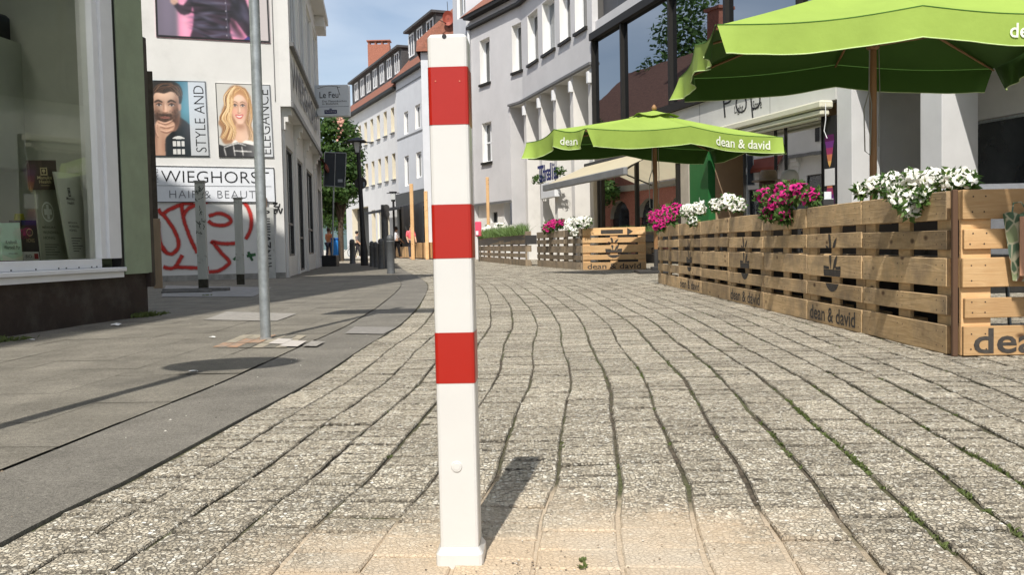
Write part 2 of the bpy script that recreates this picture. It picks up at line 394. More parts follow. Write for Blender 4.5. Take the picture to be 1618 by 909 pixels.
# pavers, laid in curved rows
g = MB(); tones = []
rr = random.Random(3)
ph = [(rr.uniform(0, 6.28), rr.uniform(0, 6.28), rr.uniform(0, 6.28)) for _ in range(NROW+2)]
def wob(v, k):
    a, b, c = ph[v]; s = k*.1225
    return .005*math.sin(s*1.1+a)+.003*math.sin(s*3.1+b)+.0018*math.sin(s*9+c)
def gapw(v, s):
    a, b, c = ph[v]; return .0078+.0025*math.sin(s*.55+a*2)+.002*math.sin(s*4+b)+(.004 if v > 9 else 0)+(.004 if v in (13, 14, 15) and s < 7 else 0)
for v in range(NROW):
    k = rr.uniform(-2, 0); 
    while k < 480:
        ln = .9 if k < 300 else 1.8
        k2 = k+ln*rr.uniform(.96, 1.04)
        if k2 <= 0: k = k2; continue
        ka = max(k, 0); s = k*.1225; gx = .0022/.1225+rr.uniform(0, .014)
        mid = SV((ka+k2)/2, 0)
        if mid.y < -2.0: k = k2; continue
        sub = 1
        dz = rr.gauss(0, .0011); tx = rr.gauss(0, .0012); ty = rr.gauss(0, .0012)
        top = []; ins = []; low = []
        L_ = []; Rr = []
        for q in range(sub+1):
            kk = ka+gx+(k2-2*gx-ka)*q/sub
            l = v*ROWW+wob(v, kk)+gapw(v, s)/2; r = (v+1)*ROWW+wob(v+1, kk)-gapw(v+1, s)/2
            ee = .0035
            jl = rr.gauss(0, .0013); jr = rr.gauss(0, .0013)
            L_.append((kk, l+jl, r+jr, ee))
        z = lambda q, side: dz+tx*(q/sub-.5)*2+ty*(side)
        vs = []; 
        for q, (kk, l, r, ee) in enumerate(L_):
            kt = kk+(.0045/.1225 if q == 0 else (-.0045/.1225 if q == sub else 0))
            pl = SV(kk, l); pr = SV(kk, r); tl = SV(kt, l+ee); tr_ = SV(kt, r-ee)
            vs += [(pl.x, pl.y, -.03), (pl.x, pl.y, -.004+z(q, -1)), (tl.x, tl.y, z(q, -1)), (tr_.x, tr_.y, z(q, 1)), (pr.x, pr.y, -.004+z(q, 1)), (pr.x, pr.y, -.03)]
        fs = []
        for q in range(sub):
            a = q*6; b = a+6
            for e in range(5): fs.append((a+e, a+e+1, b+e+1, b+e))
        e = sub*6
        fs += [(0, 1, 4, 5), (1, 2, 3, 4), (e+5, e+4, e+1, e), (e+4, e+3, e+2, e+1)]
        t = rr.random(); g.add(vs, fs)
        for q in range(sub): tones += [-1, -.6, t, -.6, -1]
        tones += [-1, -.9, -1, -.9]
        k = k2
o = g.build('street', M_pav); tone_attr(o, tones); tag(o, kind='structure')
# band of smooth asphalt beside the street, and the slab sidewalk
BANDW = .40
g = MB(); tn = []
for k in range(0, NS):
    g.quad(SV(k, -BANDW)+Vector((0, 0, .002)), SV(k+1, -BANDW)+Vector((0, 0, .002)), SV(k+1, -.006)+Vector((0, 0, .002)), SV(k, -.006)+Vector((0, 0, .002)))
    g.quad(SV(k, -.006)+Vector((0, 0, .002)), SV(k+1, -.006)+Vector((0, 0, .002)), SV(k+1, -.006)+Vector((0, 0, -.04)), SV(k, -.006)+Vector((0, 0, -.04)))
tn = [.5]*len(g.f); o = g.build('kerb_band', M_band); tone_attr(o, tn); tag(o, kind='structure')
g = MB(); tn = []; rr = random.Random(9)
for v in range(34):
    k = rr.uniform(-3, 0)
    wv = .30
    while k < NS-6:
        k2 = k+3.2
        ka = max(k, 0)
        if k2 > 0:
            a = -BANDW-.007-v*wv-(abs(rr.gauss(0, .003)) if v == 0 else 0); gp = .001+(.0018 if rr.random() < .25 else 0); n = 2
            if SV(ka, a).y > -1.5:
                dz = .004+rr.gauss(0, .0007)
                for q in range(n):
                    c0 = ka+(k2-ka)*q/n+(gp*5 if q == 0 else 0); c1 = ka+(k2-ka)*(q+1)/n-(gp*5 if q == n-1 else 0)
                    p = [SV(c0, a-gp), SV(c1, a-gp), SV(c1, a-wv+gp), SV(c0, a-wv+gp)]
                    g.add([(x.x, x.y, dz) for x in p], [(0, 1, 2, 3)])
                    tn.append(rr.random() if q == 0 else tn[-1])
        k = k2
o = g.build('sidewalk', M_slab); tone_attr(o, tn); tag(o, kind='structure')
g = MB()
for k in range(0, NS-4, 4): g.quad(SV(k, -11)+Vector((0, 0, -.006)), SV(k+4, -11)+Vector((0, 0, -.006)), SV(k+4, -BANDW+.001)+Vector((0, 0, -.006)), SV(k, -BANDW+.001)+Vector((0, 0, -.006)))
tag(g.build('sidewalk_bed', mat('sidewalk_joint', (.075, .068, .056), .95, .3, 30)), kind='structure')
# terrace / far paving
g = MB()
for k in range(0, NS-4, 4): g.quad(SV(k, NROW*ROWW+.01)+Vector((0, 0, -.003)), SV(k+4, NROW*ROWW+.01)+Vector((0, 0, -.003)), SV(k+4, 22)+Vector((0, 0, -.003)), SV(k, 22)+Vector((0, 0, -.003)))
tag(g.build('terrace_paving', M_farg), kind='structure')
g = MB()
for k in range(478, NS-4, 4): g.quad(SV(k, -.2)+Vector((0, 0, .004)), SV(k+4, -.2)+Vector((0, 0, .004)), SV(k+4, NROW*ROWW+.02)+Vector((0, 0, .004)), SV(k, NROW*ROWW+.02)+Vector((0, 0, .004)))
if g.f: tag(g.build('street_far', M_farg), kind='structure')
# repair patches in the sidewalk
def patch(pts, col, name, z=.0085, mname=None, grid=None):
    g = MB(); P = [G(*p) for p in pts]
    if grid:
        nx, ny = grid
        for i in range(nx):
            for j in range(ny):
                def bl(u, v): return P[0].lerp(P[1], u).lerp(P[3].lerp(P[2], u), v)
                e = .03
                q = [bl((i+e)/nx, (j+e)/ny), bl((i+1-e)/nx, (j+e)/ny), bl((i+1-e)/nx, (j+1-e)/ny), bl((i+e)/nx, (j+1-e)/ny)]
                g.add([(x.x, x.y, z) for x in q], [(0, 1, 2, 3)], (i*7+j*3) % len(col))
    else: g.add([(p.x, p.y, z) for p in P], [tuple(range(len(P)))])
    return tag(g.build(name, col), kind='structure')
M_p1 = mat('light_patch', (.30, .28, .25), .9, .22, 30, .4, 200, dirt=(.2, .19, .17), dsc=5)
M_p2 = mat('orange_brick_paver', (.42, .24, .14), .9, .25, 12, .4, 120, dirt=(.25, .22, .18), dsc=14, dth=(.4, .6))
M_p3 = mat('pale_slab', (.50, .46, .42), .9, .12, 14, .3, 150)
M_p4 = mat('beige_paver', (.33, .29, .22), .9, .25, 14, .4, 120, dirt=(.22, .2, .17), dsc=12)
patch([(322, 507), (437, 509), (470, 497), (358, 494)], [M_p1], 'sidewalk_patch')
patch([(545, 529), (606, 530), (627, 519), (560, 518)], [mat('mid_patch', (.24, .225, .205), .9, .2, 30, .4, 200)], 'sidewalk_patch')
patch([(335, 551), (395, 552), (438, 531), (384, 531)], [M_p2, M_p4, M_p2, M_p4, M_slab], 'sidewalk_patch', grid=(3, 3))
patch([(396, 552), (452, 552), (485, 532), (440, 531)], [M_p4, M_slab, M_p4], 'sidewalk_patch', z=.0082, grid=(3, 3))
patch([(424, 546), (448, 547), (463, 539), (440, 538)], [M_p3], 'sidewalk_patch', z=.0125)
patch([(441, 550.5), (470, 551), (485, 542), (458, 541)], [M_p3], 'sidewalk_patch', z=.0125)
patch([(478, 550), (500, 550.5), (514, 543), (493, 542)], [M_p1], 'sidewalk_patch', z=.0125)
patch([(255, 470), (400, 470), (430, 455), (262, 452)], [mat('grey_patch', (.27, .26, .25), .9, .2, 9, .3, 200)], 'sidewalk_patch')  # even grey patch of paving before the salon wall
# weeds in the joints: small leaf blades
M_weed = mat('weed_green', (.12, .155, .045), .7, .35, 30, trans=.3)
def blades(g, c, n, r, h, rr, w=.004):
    for _ in range(n):
        a = rr.uniform(0, 6.28); q = rr.random()**.6*r; b = c+Vector((math.cos(a)*q, math.sin(a)*q, 0)); hh = h*rr.uniform(.4, 1)
        d = Vector((rr.gauss(0, .5), rr.gauss(0, .5), 1)).normalized(); s = Vector((-math.sin(a), math.cos(a), 0))*w*rr.uniform(.6, 1.6)
        m_ = b+d*hh*.6; t = b+d*hh+Vector((d.x, d.y, -.3))*hh*.4
        g.add([b-s*.4, b+s*.4, m_+s, t, m_-s], [(0, 1, 2, 3, 4)])
g = MB(); rr = random.Random(21)
for v in range(3, NROW):
    k = 12
    while k < 120:
        k += rr.expovariate(1/4.0); p = SV(k, v*ROWW+wob(v, k)); d = (p-BOL).length
        if d < .7 or p.x < .25 and rr.random() < .75: continue
        blades(g, Vector((p.x, p.y, -.008)), rr.randint(4, 16), .017, .014, rr, .0022)
for (px, py, n) in ((1243, 650, 60), (1252, 664, 60), (1235, 640, 40), (1262, 678, 50), (1322, 725, 60), (1330, 730, 40), (1545, 735, 70), (1555, 742, 50), (1500, 690, 30), (1430, 816, 50), (1210, 694, 40), (1000, 590, 30), (1045, 560, 25), (1560, 780, 40), (1540, 830, 30)):
    p = G(px, py); bq = None
    for kk in range(20, 160):
        for vv in range(4, NROW):
            q_ = SV(kk, vv*ROWW+wob(vv, kk)); dd_ = (q_-p).length
            if bq is None or dd_ < bq[0]: bq = (dd_, kk, vv)
    for t_ in range(n//6):
        kq = bq[1]+rr.gauss(0, 1.1); p = SV(kq, bq[2]*ROWW+wob(bq[2], kq)); blades(g, Vector((p.x, p.y, -.008)), 9, .012, .018, rr, .003)
for (px, py) in ((920, 888), (922, 898)):
    p = G(px, py); blades(g, Vector((p.x, p.y, 0)), 14, .008, .012, rr, .0025)
tag(g.build('joint_weeds', M_weed), 'small green weeds and moss growing in the street joints', 'weeds', kind='stuff')
g = MB()
for (px, py, n, r, h) in ((212, 503, 70, .09, .07), (228, 502, 90, .10, .08), (245, 500, 70, .07, .07), (2, 542, 60, .08, .07), (20, 540, 50, .08, .05), (45, 537, 25, .07, .04), (260, 497, 30, .08, .04), (330, 468, 30, .08, .04)):
    p = G(px, py); blades(g, Vector((p.x-.02, p.y, 0)), n, r, h, rr, .007)
tag(g.build('wall_weeds', M_weed), 'weeds growing along the foot of the green shop wall', 'weeds', kind='stuff')
# litter and grit
M_lit = mat('litter_white', (.75, .74, .72), .8, .1, 30)
for (px, py, s, lab) in ((184, 516, .05, 'crumpled white paper scrap near the dark shop base'), (336, 536, .03, 'small white scrap on the paving left of the pole foot'), (306, 590, .022, 'tiny pale scrap inside the round sign shadow'), (51, 539, .02, 'tiny white scrap at the foot of the dark shop base')):
    p = G(px, py); g = MB(); r2 = random.Random(px)
    n = 7; ring = [(p.x+math.cos(i*6.283/n)*s*r2.uniform(.7, 1.3), p.y+math.sin(i*6.283/n)*s*.6*r2.uniform(.7, 1.3), .006+r2.uniform(0, s*.35)) for i in range(n)]
    g.add(ring+[(p.x, p.y, .006+s*.45)], [(i, (i+1) % n, n) for i in range(n)]); tag(g.build('paper_scrap', M_lit), lab, 'litter')
g = MB(); rr = random.Random(77)
def pebble(x, y, s, m):
    n = 5; ring = [(x+math.cos(i*1.2566+.3)*s*rr.uniform(.6, 1.2), y+math.sin(i*1.2566+.3)*s*rr.uniform(.6, 1.2), .0015) for i in range(n)]
    g.add(ring+[(x, y, .0015+s*.7)], [(i, (i+1) % n, n) for i in range(n)], m)
for _ in range(500):
    a = rr.uniform(0, 6.28); q = rr.gauss(0, 1.0); pebble(BOL.x+.1+math.cos(a)*q, BOL.y+math.sin(a)*q, rr.uniform(.0012, .003), rr.choice((0, 1, 2, 2)))
for _ in range(900):
    k = rr.uniform(14, 90); p = SV(k, -rr.uniform(.05, 3.0)); g_s = rr.uniform(.002, .006)
    pebble(p.x, p.y, g_s, rr.choice((0, 1, 1, 2)))
tag(g.build('loose_grit', [mat('grit_dark', (.06, .05, .045), .9), mat('grit_pale', (.55, .52, .46), .9), mat('grit_brown', (.25, .19, .13), .9)]), 'loose grit and sand grains scattered on the paving', 'grit', kind='stuff')

# ================================================================== BOLLARD
M_bw = mat('bollard_white', (.61, .60, .575), .32, .03, 5, .04, 30, spec=.5, dirt=(.62, .58, .5), dsc=5, dth=(.68, .95))
M_br = mat('bollard_red', (.36, .010, .003), .3, .05, 5, .03, 30, spec=.55)
bo = thing('bollard', 'square white steel bollard with three red bands standing in the street', 'bollard', (BOL.x+.0, BOL.y+.035, 0), R_(-2.2))
def zat(py, y): return HC-(py-389.8)*y/FPX
yb = BOL.y
def sqring(g, z0, z1, a, c=.006, m=0, top=False, taper=0):
    def ring(z, a): return [(-a+c, -a, z), (a-c, -a, z), (a-c*.3, -a+c*.3, z), (a, -a+c, z), (a, a-c, z), (a-c*.3, a-c*.3, z), (a-c, a, z), (-a+c, a, z), (-a+c*.3, a-c*.3, z), (-a, a-c, z), (-a, -a+c, z), (-a+c*.3, -a+c*.3, z)]
    r0 = ring(z0, a); r1 = ring(z1, a-taper)
    g.add(r0+r1, [(i, (i+1) % 12, (i+1) % 12+12, i+12) for i in range(12)], m)
    if top: g.add(r1, [tuple(range(12))], m)
A = .0355
ztop = zat(57, yb); 
g = MB(); sqring(g, -.02, ztop-.006, A); sqring(g, ztop-.006, ztop, A, taper=.004, top=True); g.build('post', M_bw, bo)
for y0, y1 in ((198, 108), (408, 323), (607, 526)):
    g = MB(); sqring(g, zat(y0, yb), zat(y1, yb), A+.0006); 
    sqring(g, zat(y0, yb)-.0001, zat(y0, yb), A+.0006, taper=.0006); g.build('red_band', M_br, bo)
g = MB(); sqring(g, -.01, .020, A+.0075, .008); sqring(g, .020, .032, A+.0075, .008, taper=.007, top=False); g.build('foot_collar', M_bw, bo)
def disc(g, x, y, z, r, th, n=24):
    vs = [(x+math.cos(2*math.pi*i/n)*r, y, z+math.sin(2*math.pi*i/n)*r) for i in range(n)]+[(x+math.cos(2*math.pi*i/n)*r*.86, y-th, z+math.sin(2*math.pi*i/n)*r*.86) for i in range(n)]
    g.add(vs, [(i, (i+1) % n, (i+1) % n+n, i+n) for i in range(n)], 0, True); g.add(vs[n:], [tuple(range(n))])
g = MB(); disc(g, -.0015, -A, zat(741, yb), .0105, .0022); disc(g, -.0015, -A-.002, zat(741, yb), .0075, .0008, 8); g.build('lock_cap', M_bw, bo)
g = MB(); disc(g, -.0045, -A, zat(61, yb), .0042, .0012); g.build('rivet_hole', M_black, bo)
for (x, z) in ((-.022, 130), (.021, 131)):
    g = MB(); disc(g, x, -A-.0006, zat(z, yb), .0014, .001, 10); g.build('screw', mat('screw', (.55, .2, .12), .5), bo)
# ================================================================== POLES
def pole_tube(g, p, h, r, lean=(0, 0), m=0): g.tube([p, p+Vector((lean[0]*h, lean[1]*h, h))], r, 20, m)
pf = G(420, 538)
po = thing('sign_pole', 'galvanised round sign pole standing on the left sidewalk among orange pavers', 'pole', pf)
g = MB(); g.tube([(0, 0, -.02), (0, 0, 3.7)], .033, 24); g.build('pole', M_galv, po)
g = MB(); g.lathe([(.046, 0), (.042, .012), (.036, .018)], n=20); g.build('foot_ring', mat('pole_foot', (.2, .19, .17), .8, .3, 40), po)
g = MB(); g.box(-.50, .50, -.05, -.046, 2.75, 3.45); g.build('sign_panel', M_galv, po)
p2 = thing('sign_pole', 'sign pole out of view whose round sign shades the left sidewalk', 'pole', (-1.87, 2.35, 0))
g = MB(); g.tube([(0, 0, -.02), (0, 0, 2.85)], .035, 16); g.build('pole', M_galv, p2)
g = MB(); vs = [(math.cos(i*6.2832/32)*.33+.02, -.045, 2.9+math.sin(i*6.2832/32)*.33) for i in range(32)]; g.add(vs+[(a, b+.01, c) for a, b, c in vs], [tuple(range(32)), tuple(range(32, 64))]+[(i, (i+1) % 32, (i+1) % 32+32, i+32) for i in range(32)]); g.build('sign_disc', M_galv, p2)
# ================================================================== building helpers
def wall(mb, F, s0, s1, z0, z1, holes, d=0.0, rev=.25, m=0, mr=1):
    """front sheet with openings and their reveals; holes = (s0,s1,z0,z1)"""
    xs = sorted({s0, s1, *[min(max(h[0], s0), s1) for h in holes], *[min(max(h[1], s0), s1) for h in holes]})
    zs = sorted({z0, z1, *[min(max(h[2], z0), z1) for h in holes], *[min(max(h[3], z0), z1) for h in holes]})
    for i in range(len(xs)-1):
        for j in range(len(zs)-1):
            cx = (xs[i]+xs[i+1])/2; cz = (zs[j]+zs[j+1])/2
            if any(h[0] < cx < h[1] and h[2] < cz < h[3] for h in holes): continue
            mb.quad(F.P(xs[i], zs[j], d), F.P(xs[i+1], zs[j], d), F.P(xs[i+1], zs[j+1], d), F.P(xs[i], zs[j+1], d), m)
    for a, b, c, e in holes:
        for (p, q) in (((a, c), (a, e)), ((b, c), (b, e)), ((a, c), (b, c)), ((a, e), (b, e))):
            mb.quad(F.P(p[0], p[1], d), F.P(q[0], q[1], d), F.P(q[0], q[1], d-rev), F.P(p[0], p[1], d-rev), mr)
def window(F, a, b, z0, z1, d, parent, mf, mg, mull=1, tr=0, fw_=.05, curtain=False, name='window'):
    if a > b: a, b = b, a
    g = MB()
    g.fbox(F, a, a+fw_, z0, z1, d-.05, d+.02); g.fbox(F, b-fw_, b, z0, z1, d-.05, d+.02)
    g.fbox(F, a+fw_, b-fw_, z0, z0+fw_, d-.05, d+.018); g.fbox(F, a+fw_, b-fw_, z1-fw_, z1, d-.05, d+.018)
    for i in range(1, mull+1):
        c = a+(b-a)*i/(mull+1); g.fbox(F, c-fw_*.5, c+fw_*.5, z0+fw_, z1-fw_, d-.045, d+.015)
    if tr: 
        zc = z0+(z1-z0)*tr; g.fbox(F, a+fw_, b-fw_, zc-fw_*.5, zc+fw_*.5, d-.045, d+.012)
    o = g.build(name, mf, parent)
    g = MB(); g.quad(F.P(a+.01, z0+.01, d-.02), F.P(b-.01, z0+.01, d-.02), F.P(b-.01, z1-.01, d-.02), F.P(a+.01, z1-.01, d-.02)); g.build('pane', mg, o)
    return o
def child(g, name, m, p): return g.build(name, m, p)
def solid(F, s0, s1, z0, z1, d0, d1, name, m, p):
    g = MB(); g.fbox(F, s0, s1, z0, z1, d0, d1); return g.build(name, m, p)

# ================================================================== GREEN SHOP (left)
M_green = mat('sage_green_render', (.28, .335, .225), .9, .08, 4, .35, 120, dirt=(.22, .26, .18), dsc=1.4, dth=(.45, .8))
M_plinth = mat('dark_brown_plinth', (.038, .026, .020), .75, .3, 5, .3, 90, dirt=(.07, .06, .05), dsc=3, dth=(.5, .7))
M_shopin = mat('shop_interior', (.46, .48, .42), .9, .12, 1.5)
M_rub = mat('rubber_black', (.012, .012, .013), .5)
ga = G(0, 536); gb = G(243, 499); FG = Fac(ga, gb-ga, (1, -.12)); FG.n = Vector((FG.u.y, -FG.u.x, 0))
SE = (gb-ga).dot(FG.u); sh = thing('shop_building', 'sage green shop building with a big white framed display window and dark base', 'building', gb)
def mk(g, name, m, p):
    o = g.build(name, m, p)
    if p is not None: o.matrix_parent_inverse = Matrix.Translation(-Vector(p.location))
    return o
# all building meshes are modelled in world space: keep their roots at the world origin instead
def bthing(name, label, cat, group=None): return thing(name, label, cat, (0, 0, 0), 0, group)
sh.location = (0, 0, 0)
sW = FG.at(194, 420)[0]; sW0 = FG.at(173, 420)[0]; zS = FG.at(100, 411)[1]; ZB = .40; BH = 13.7
g = MB()
wall(g, FG, sW+.05, SE, ZB, BH, [], 0)
wall(g, FG, -12, sW+.05, 3.15, BH, [], 0)
g.quad(FG.P(SE, ZB, 0), FG.P(SE, ZB, -9), FG.P(SE, BH, -9), FG.P(SE, BH, 0)); g.quad(FG.P(-12, 0, 0), FG.P(-12, 0, -9), FG.P(-12, BH, -9), FG.P(-12, BH, 0))
g.quad(FG.P(-12, BH, 0), FG.P(SE, BH, 0), FG.P(SE, BH, -9), FG.P(-12, BH, -9)); g.quad(FG.P(-12, 0, -9), FG.P(SE, 0, -9), FG.P(SE, BH, -9), FG.P(-12, BH, -9))
g.quad(FG.P(sW+.05, ZB, 0), FG.P(sW+.05, ZB, -.3), FG.P(sW+.05, 3.15, -.3), FG.P(sW+.05, 3.15, 0))
g.quad(FG.P(sW+.05, ZB, 0), FG.P(SE, ZB, 0), FG.P(SE, ZB, -.2), FG.P(sW+.05, ZB, -.2))
g.build('wall', M_green, sh)
for zz in (4.6, 7.6, 10.6):
    for s in (-9, -6.2, -3.4, -.6): 
        window(FG, s, s+1.3, zz, zz+1.6, .03, sh, M_frame, M_dkglass, 1)
g = MB(); g.fbox(FG, -12, SE-.03, -.02, ZB+.0, -.3, -.035); g.fbox(FG, SE-.05, SE+.012, ZB-.13, ZB+.004, -.3, .014); g.build('plinth', M_plinth, sh)
g = MB(); g.fbox(FG, sW+.0, sW+.05, ZB+.02, 3.15, -.1, -.012); g.build('seal', M_rub, sh)
g = MB(); fwid = sW-sW0
g.fbox(FG, sW0+.02, sW, zS-.0, 3.15, -.12, -.002, ch=.004); g.fbox(FG, sW0-.06, sW0+.02, zS+.0, 3.15, -.14, -.028, ch=.004)
g.fbox(FG, -12, sW0-.06, zS-.075, zS, -.14, -.028, ch=.004); g.fbox(FG, -12, sW0-.06, 3.03, 3.15, -.14, -.028); g.fbox(FG, -4.2, -4.1, zS, 3.03, -.14, -.03)
wf = g.build('display_window', M_frame, sh)
g = MB(); g.box(-12, sW+.01, -.14, .035, zS-.115, zS-.077, 0, .006, fn=lambda a, d, z: FG.P(a, z, d)); g.fbox(FG, -12, sW, zS-.165, zS-.117, -.14, .010); g.build('sill', M_frame, wf)
g = MB(); g.quad(FG.P(-12, zS, -.085), FG.P(sW0-.05, zS, -.085), FG.P(sW0-.05, 3.05, -.085), FG.P(-12, 3.05, -.085)); g.build('pane', M_glassleft, wf)
g = MB(); rr = random.Random(5)
for px in (23, 62, 98, 110, 130, 150, 158): 
    s = FG.at(px, 430)[0]; g.fbox(FG, s-.006, s+.006, zS-.07, zS-.06, -.03, -.024)
g.build('drain_slot', M_black, wf)
# showroom
g = MB(); D = 1.9
g.quad(FG.P(-12, zS-.06, -.14), FG.P(SE-.3, zS-.06, -.14), FG.P(SE-.3, zS-.06, -D), FG.P(-12, zS-.06, -D)); g.quad(FG.P(-12, 3.1, -.14), FG.P(SE-.3, 3.1, -.14), FG.P(SE-.3, 3.1, -D), FG.P(-12, 3.1, -D))
g.quad(FG.P(-12, zS-.06, -D), FG.P(SE-.3, zS-.06, -D), FG.P(SE-.3, 3.1, -D), FG.P(-12, 3.1, -D)); g.quad(FG.P(SE-.3, zS-.06, -.14), FG.P(SE-.3, zS-.06, -D), FG.P(SE-.3, 3.1, -D), FG.P(SE-.3, 3.1, -.14))
g.build('showroom', M_shopin, sh)
g = MB(); a, _ = FG.at(148, 300, -.2); g.fbox(FG, a, a+.05, zS, 3.05, -.3, -.16); a2, _ = FG.at(132, 300, -.5); g.fbox(FG, a2, a2+.06, zS, 3.05, -.55, -.45); g.build('curtain_rail', M_frame, sh)
# drainpipe and brown corner strip
g = MB(); _, zt = FG.at(234, 60); g.fbox(FG, SE-.02, SE+.075, ZB-.12, zt, -.08, -.004, ch=.01); g.build('corner_profile', mat('brown_profile', (.055, .045, .035), .6, .3, 8), sh)
# ---- things in the window
def stand(F, pxs, d, name, label, cat, mats, art=None, th=.02):
    """upright board through 4 pixels (bl, br, tr, tl) in the plane d behind the facade"""
    Q = [F.at(p[0], p[1], d) for p in pxs]
    W = [F.P(a, z, d) for a, z in Q]; Bk = [F.P(a, z, d-th) for a, z in Q]
    g = MB(); g.add(W+Bk, [(0, 1, 2, 3), (4, 5, 6, 7), (0, 1, 5, 4), (1, 2, 6, 5), (2, 3, 7, 6), (3, 0, 4, 7)])
    def fn(u, v, k=1):
        p = W[0].lerp(W[1], u).lerp(W[3].lerp(W[2], u), v); return p+F.n*(.0016*k)
    if art: art(g, fn)
    return tag(g.build(name, mats), label, cat)
import numpy as np
class Painter:
    """a printed photograph: soft shapes blended on a fine grid, carried by a colour attribute"""
    def __init__(s, mats, nx, ny): s.c = [PIC[m.name] for m in mats]; s.nx = nx; s.ny = ny; s.im = np.zeros((ny, nx, 3)); s.geo = MB(); s.X, s.Y = np.meshgrid((np.arange(nx))/(nx-1), (np.arange(ny))/(ny-1)); s.sg = .9; s.al = .86; s.dx = 0.0
    def add(s, *a, **k): s.geo.add(*a, **k)
    def blend(s, M, c, al): M = (M*al)[..., None]; s.im = s.im*(1-M)+np.array(c)*M
    def poly(s, pts, m, sg=None):
        P = [(a+s.dx, b) for a, b in pts]; M = np.zeros(s.X.shape, bool); n = len(P)
        for i in range(n):
            (x0, y0), (x1, y1) = P[i], P[(i+1) % n]
            if y0 == y1: continue
            cnd = ((y0 > s.Y) != (y1 > s.Y)); xi = (x1-x0)*(s.Y-y0)/(y1-y0)+x0; M ^= cnd & (s.X < xi)
        M = M.astype(float); sg = s.sg if sg is None else sg
        if sg > 0:
            r = int(sg*3)+1; k = np.exp(-.5*(np.arange(-r, r+1)/sg)**2); k /= k.sum()
            M = np.pad(M, r, mode='edge'); M = np.apply_along_axis(lambda v: np.convolve(v, k, 'valid'), 0, M); M = np.apply_along_axis(lambda v: np.convolve(v, k, 'valid'), 1, M)
        s.blend(M, s.c[m] if isinstance(m, int) else m, s.al)
    def blob(s, cx, cy, rx, ry, c, al, rot=0):
        dx = s.X-cx-s.dx; dy = s.Y-cy; a = dx*math.cos(rot)+dy*math.sin(rot); b = -dx*math.sin(rot)+dy*math.cos(rot)
        s.blend(np.exp(-.5*((a/rx)**2+(b/ry)**2)), c, al)
def picmat():
    if 'printed_photo' in MT: return MT['printed_photo']
    m = bpy.data.materials.new('printed_photo'); m.use_nodes = True; b = m.node_tree.nodes['Principled BSDF']; a = m.node_tree.nodes.new('ShaderNodeAttribute'); a.attribute_name = 'photo'
    m.node_tree.links.new(a.outputs['Color'], b.inputs['Base Color']); b.inputs['Roughness'].default_value = .45; MT['printed_photo'] = m; return m
def poly(g, fn, pts, m, k=1):
    if isinstance(g, Painter): g.poly(pts, m); return
    g.add([fn(x, y, k) for x, y in pts], [tuple(range(len(pts)))], m)
def rect(g, fn, x0, x1, y0, y1, m, k=1): poly(g, fn, [(x0, y0), (x1, y0), (x1, y1), (x0, y1)], m, k)
def txt(g, fn, s, x0, x1, y0, y1, m, k=2, off=0, sp=1.0): text_fit(g, s, lambda x, y: fn(x0+x, y0+y, k), x1-x0, y1-y0, off, m, sp)
def circ(g, fn, cx, cy, rx, ry, m, k=1, n=24): poly(g, fn, [(cx+rx*math.cos(i*6.2832/n), cy+ry*math.sin(i*6.2832/n)) for i in range(n)], m, k)
def ringp(g, fn, cx, cy, rx, ry, w_, m, k=1, n=28):
    for i in range(n):
        a, b = i*6.2832/n, (i+1)*6.2832/n
        poly(g, fn, [(cx+rx*math.cos(a), cy+ry*math.sin(a)), (cx+rx*math.cos(b), cy+ry*math.sin(b)), (cx+(rx-w_)*math.cos(b), cy+(ry-w_)*math.sin(b)), (cx+(rx-w_)*math.cos(a), cy+(ry-w_)*math.sin(a))], m, k)
def honeyleaf(g, fn, cx, cy, s, m, k=2):
    rect(g, fn, cx-s, cx+s, cy-s, cy-s*.7, m, k); rect(g, fn, cx-s, cx-s*.7, cy-s*.7, cy+s, m, k); rect(g, fn, cx+s*.7, cx+s, cy-s*.7, cy+s, m, k); rect(g, fn, cx-s*.7, cx+s*.7, cy+s*.75, cy+s, m, k)
    circ(g, fn, cx, cy+s*.15, s*.45, s*.45, m, k); rect(g, fn, cx-s*.08, cx+s*.08, cy-s*.7, cy, m, k)
gold = ink((.62, .57, .42)); 
def art_dark(g, fn): honeyleaf(g, fn, .5, .62, .13, 1); txt(g, fn, 'Manuka', .25, .78, .36, .47, 1, 2, .01); txt(g, fn, 'Health', .30, .74, .22, .33, 1, 2, .01); rect(g, fn, .36, .68, .14, .155, 1)
stand(FG, [(49, 300), (92, 300), (88, 253), (45, 253)], -.42, 'display_poster', 'dark brown honey poster with a gold leaf emblem in the shop window', 'poster', [ink((.34, .30, .26)), ink((.85, .80, .62))], art_dark)
def art_tall(g, fn):
    ringp(g, fn, .40, .68, .24, .14, .025, 1); rect(g, fn, .25, .55, .64, .72, 1, 2); rect(g, fn, .35, .45, .58, .78, 1, 2)
    for i, (s, w_) in enumerate((('MĀNUKA', .5), ('WUNDHEIL-', .62), ('HONIG', .42))): txt(g, fn, s, .12, .12+w_, .45-i*.075, .49-i*.075, 2, 2, .012)
    for i in range(5): rect(g, fn, .14, .14+.5-.08*(i % 3), .22-i*.035, .23-i*.035, 2, 2)
stand(FG, [(66, 412), (112, 412), (92, 298), (56, 298)], -.46, 'display_poster', 'tall grey green honey poster with a white ring emblem, partly behind the pale poster', 'poster', [ink((.62, .64, .57)), ink((.86, .88, .84)), ink((.30, .31, .28))], art_tall)
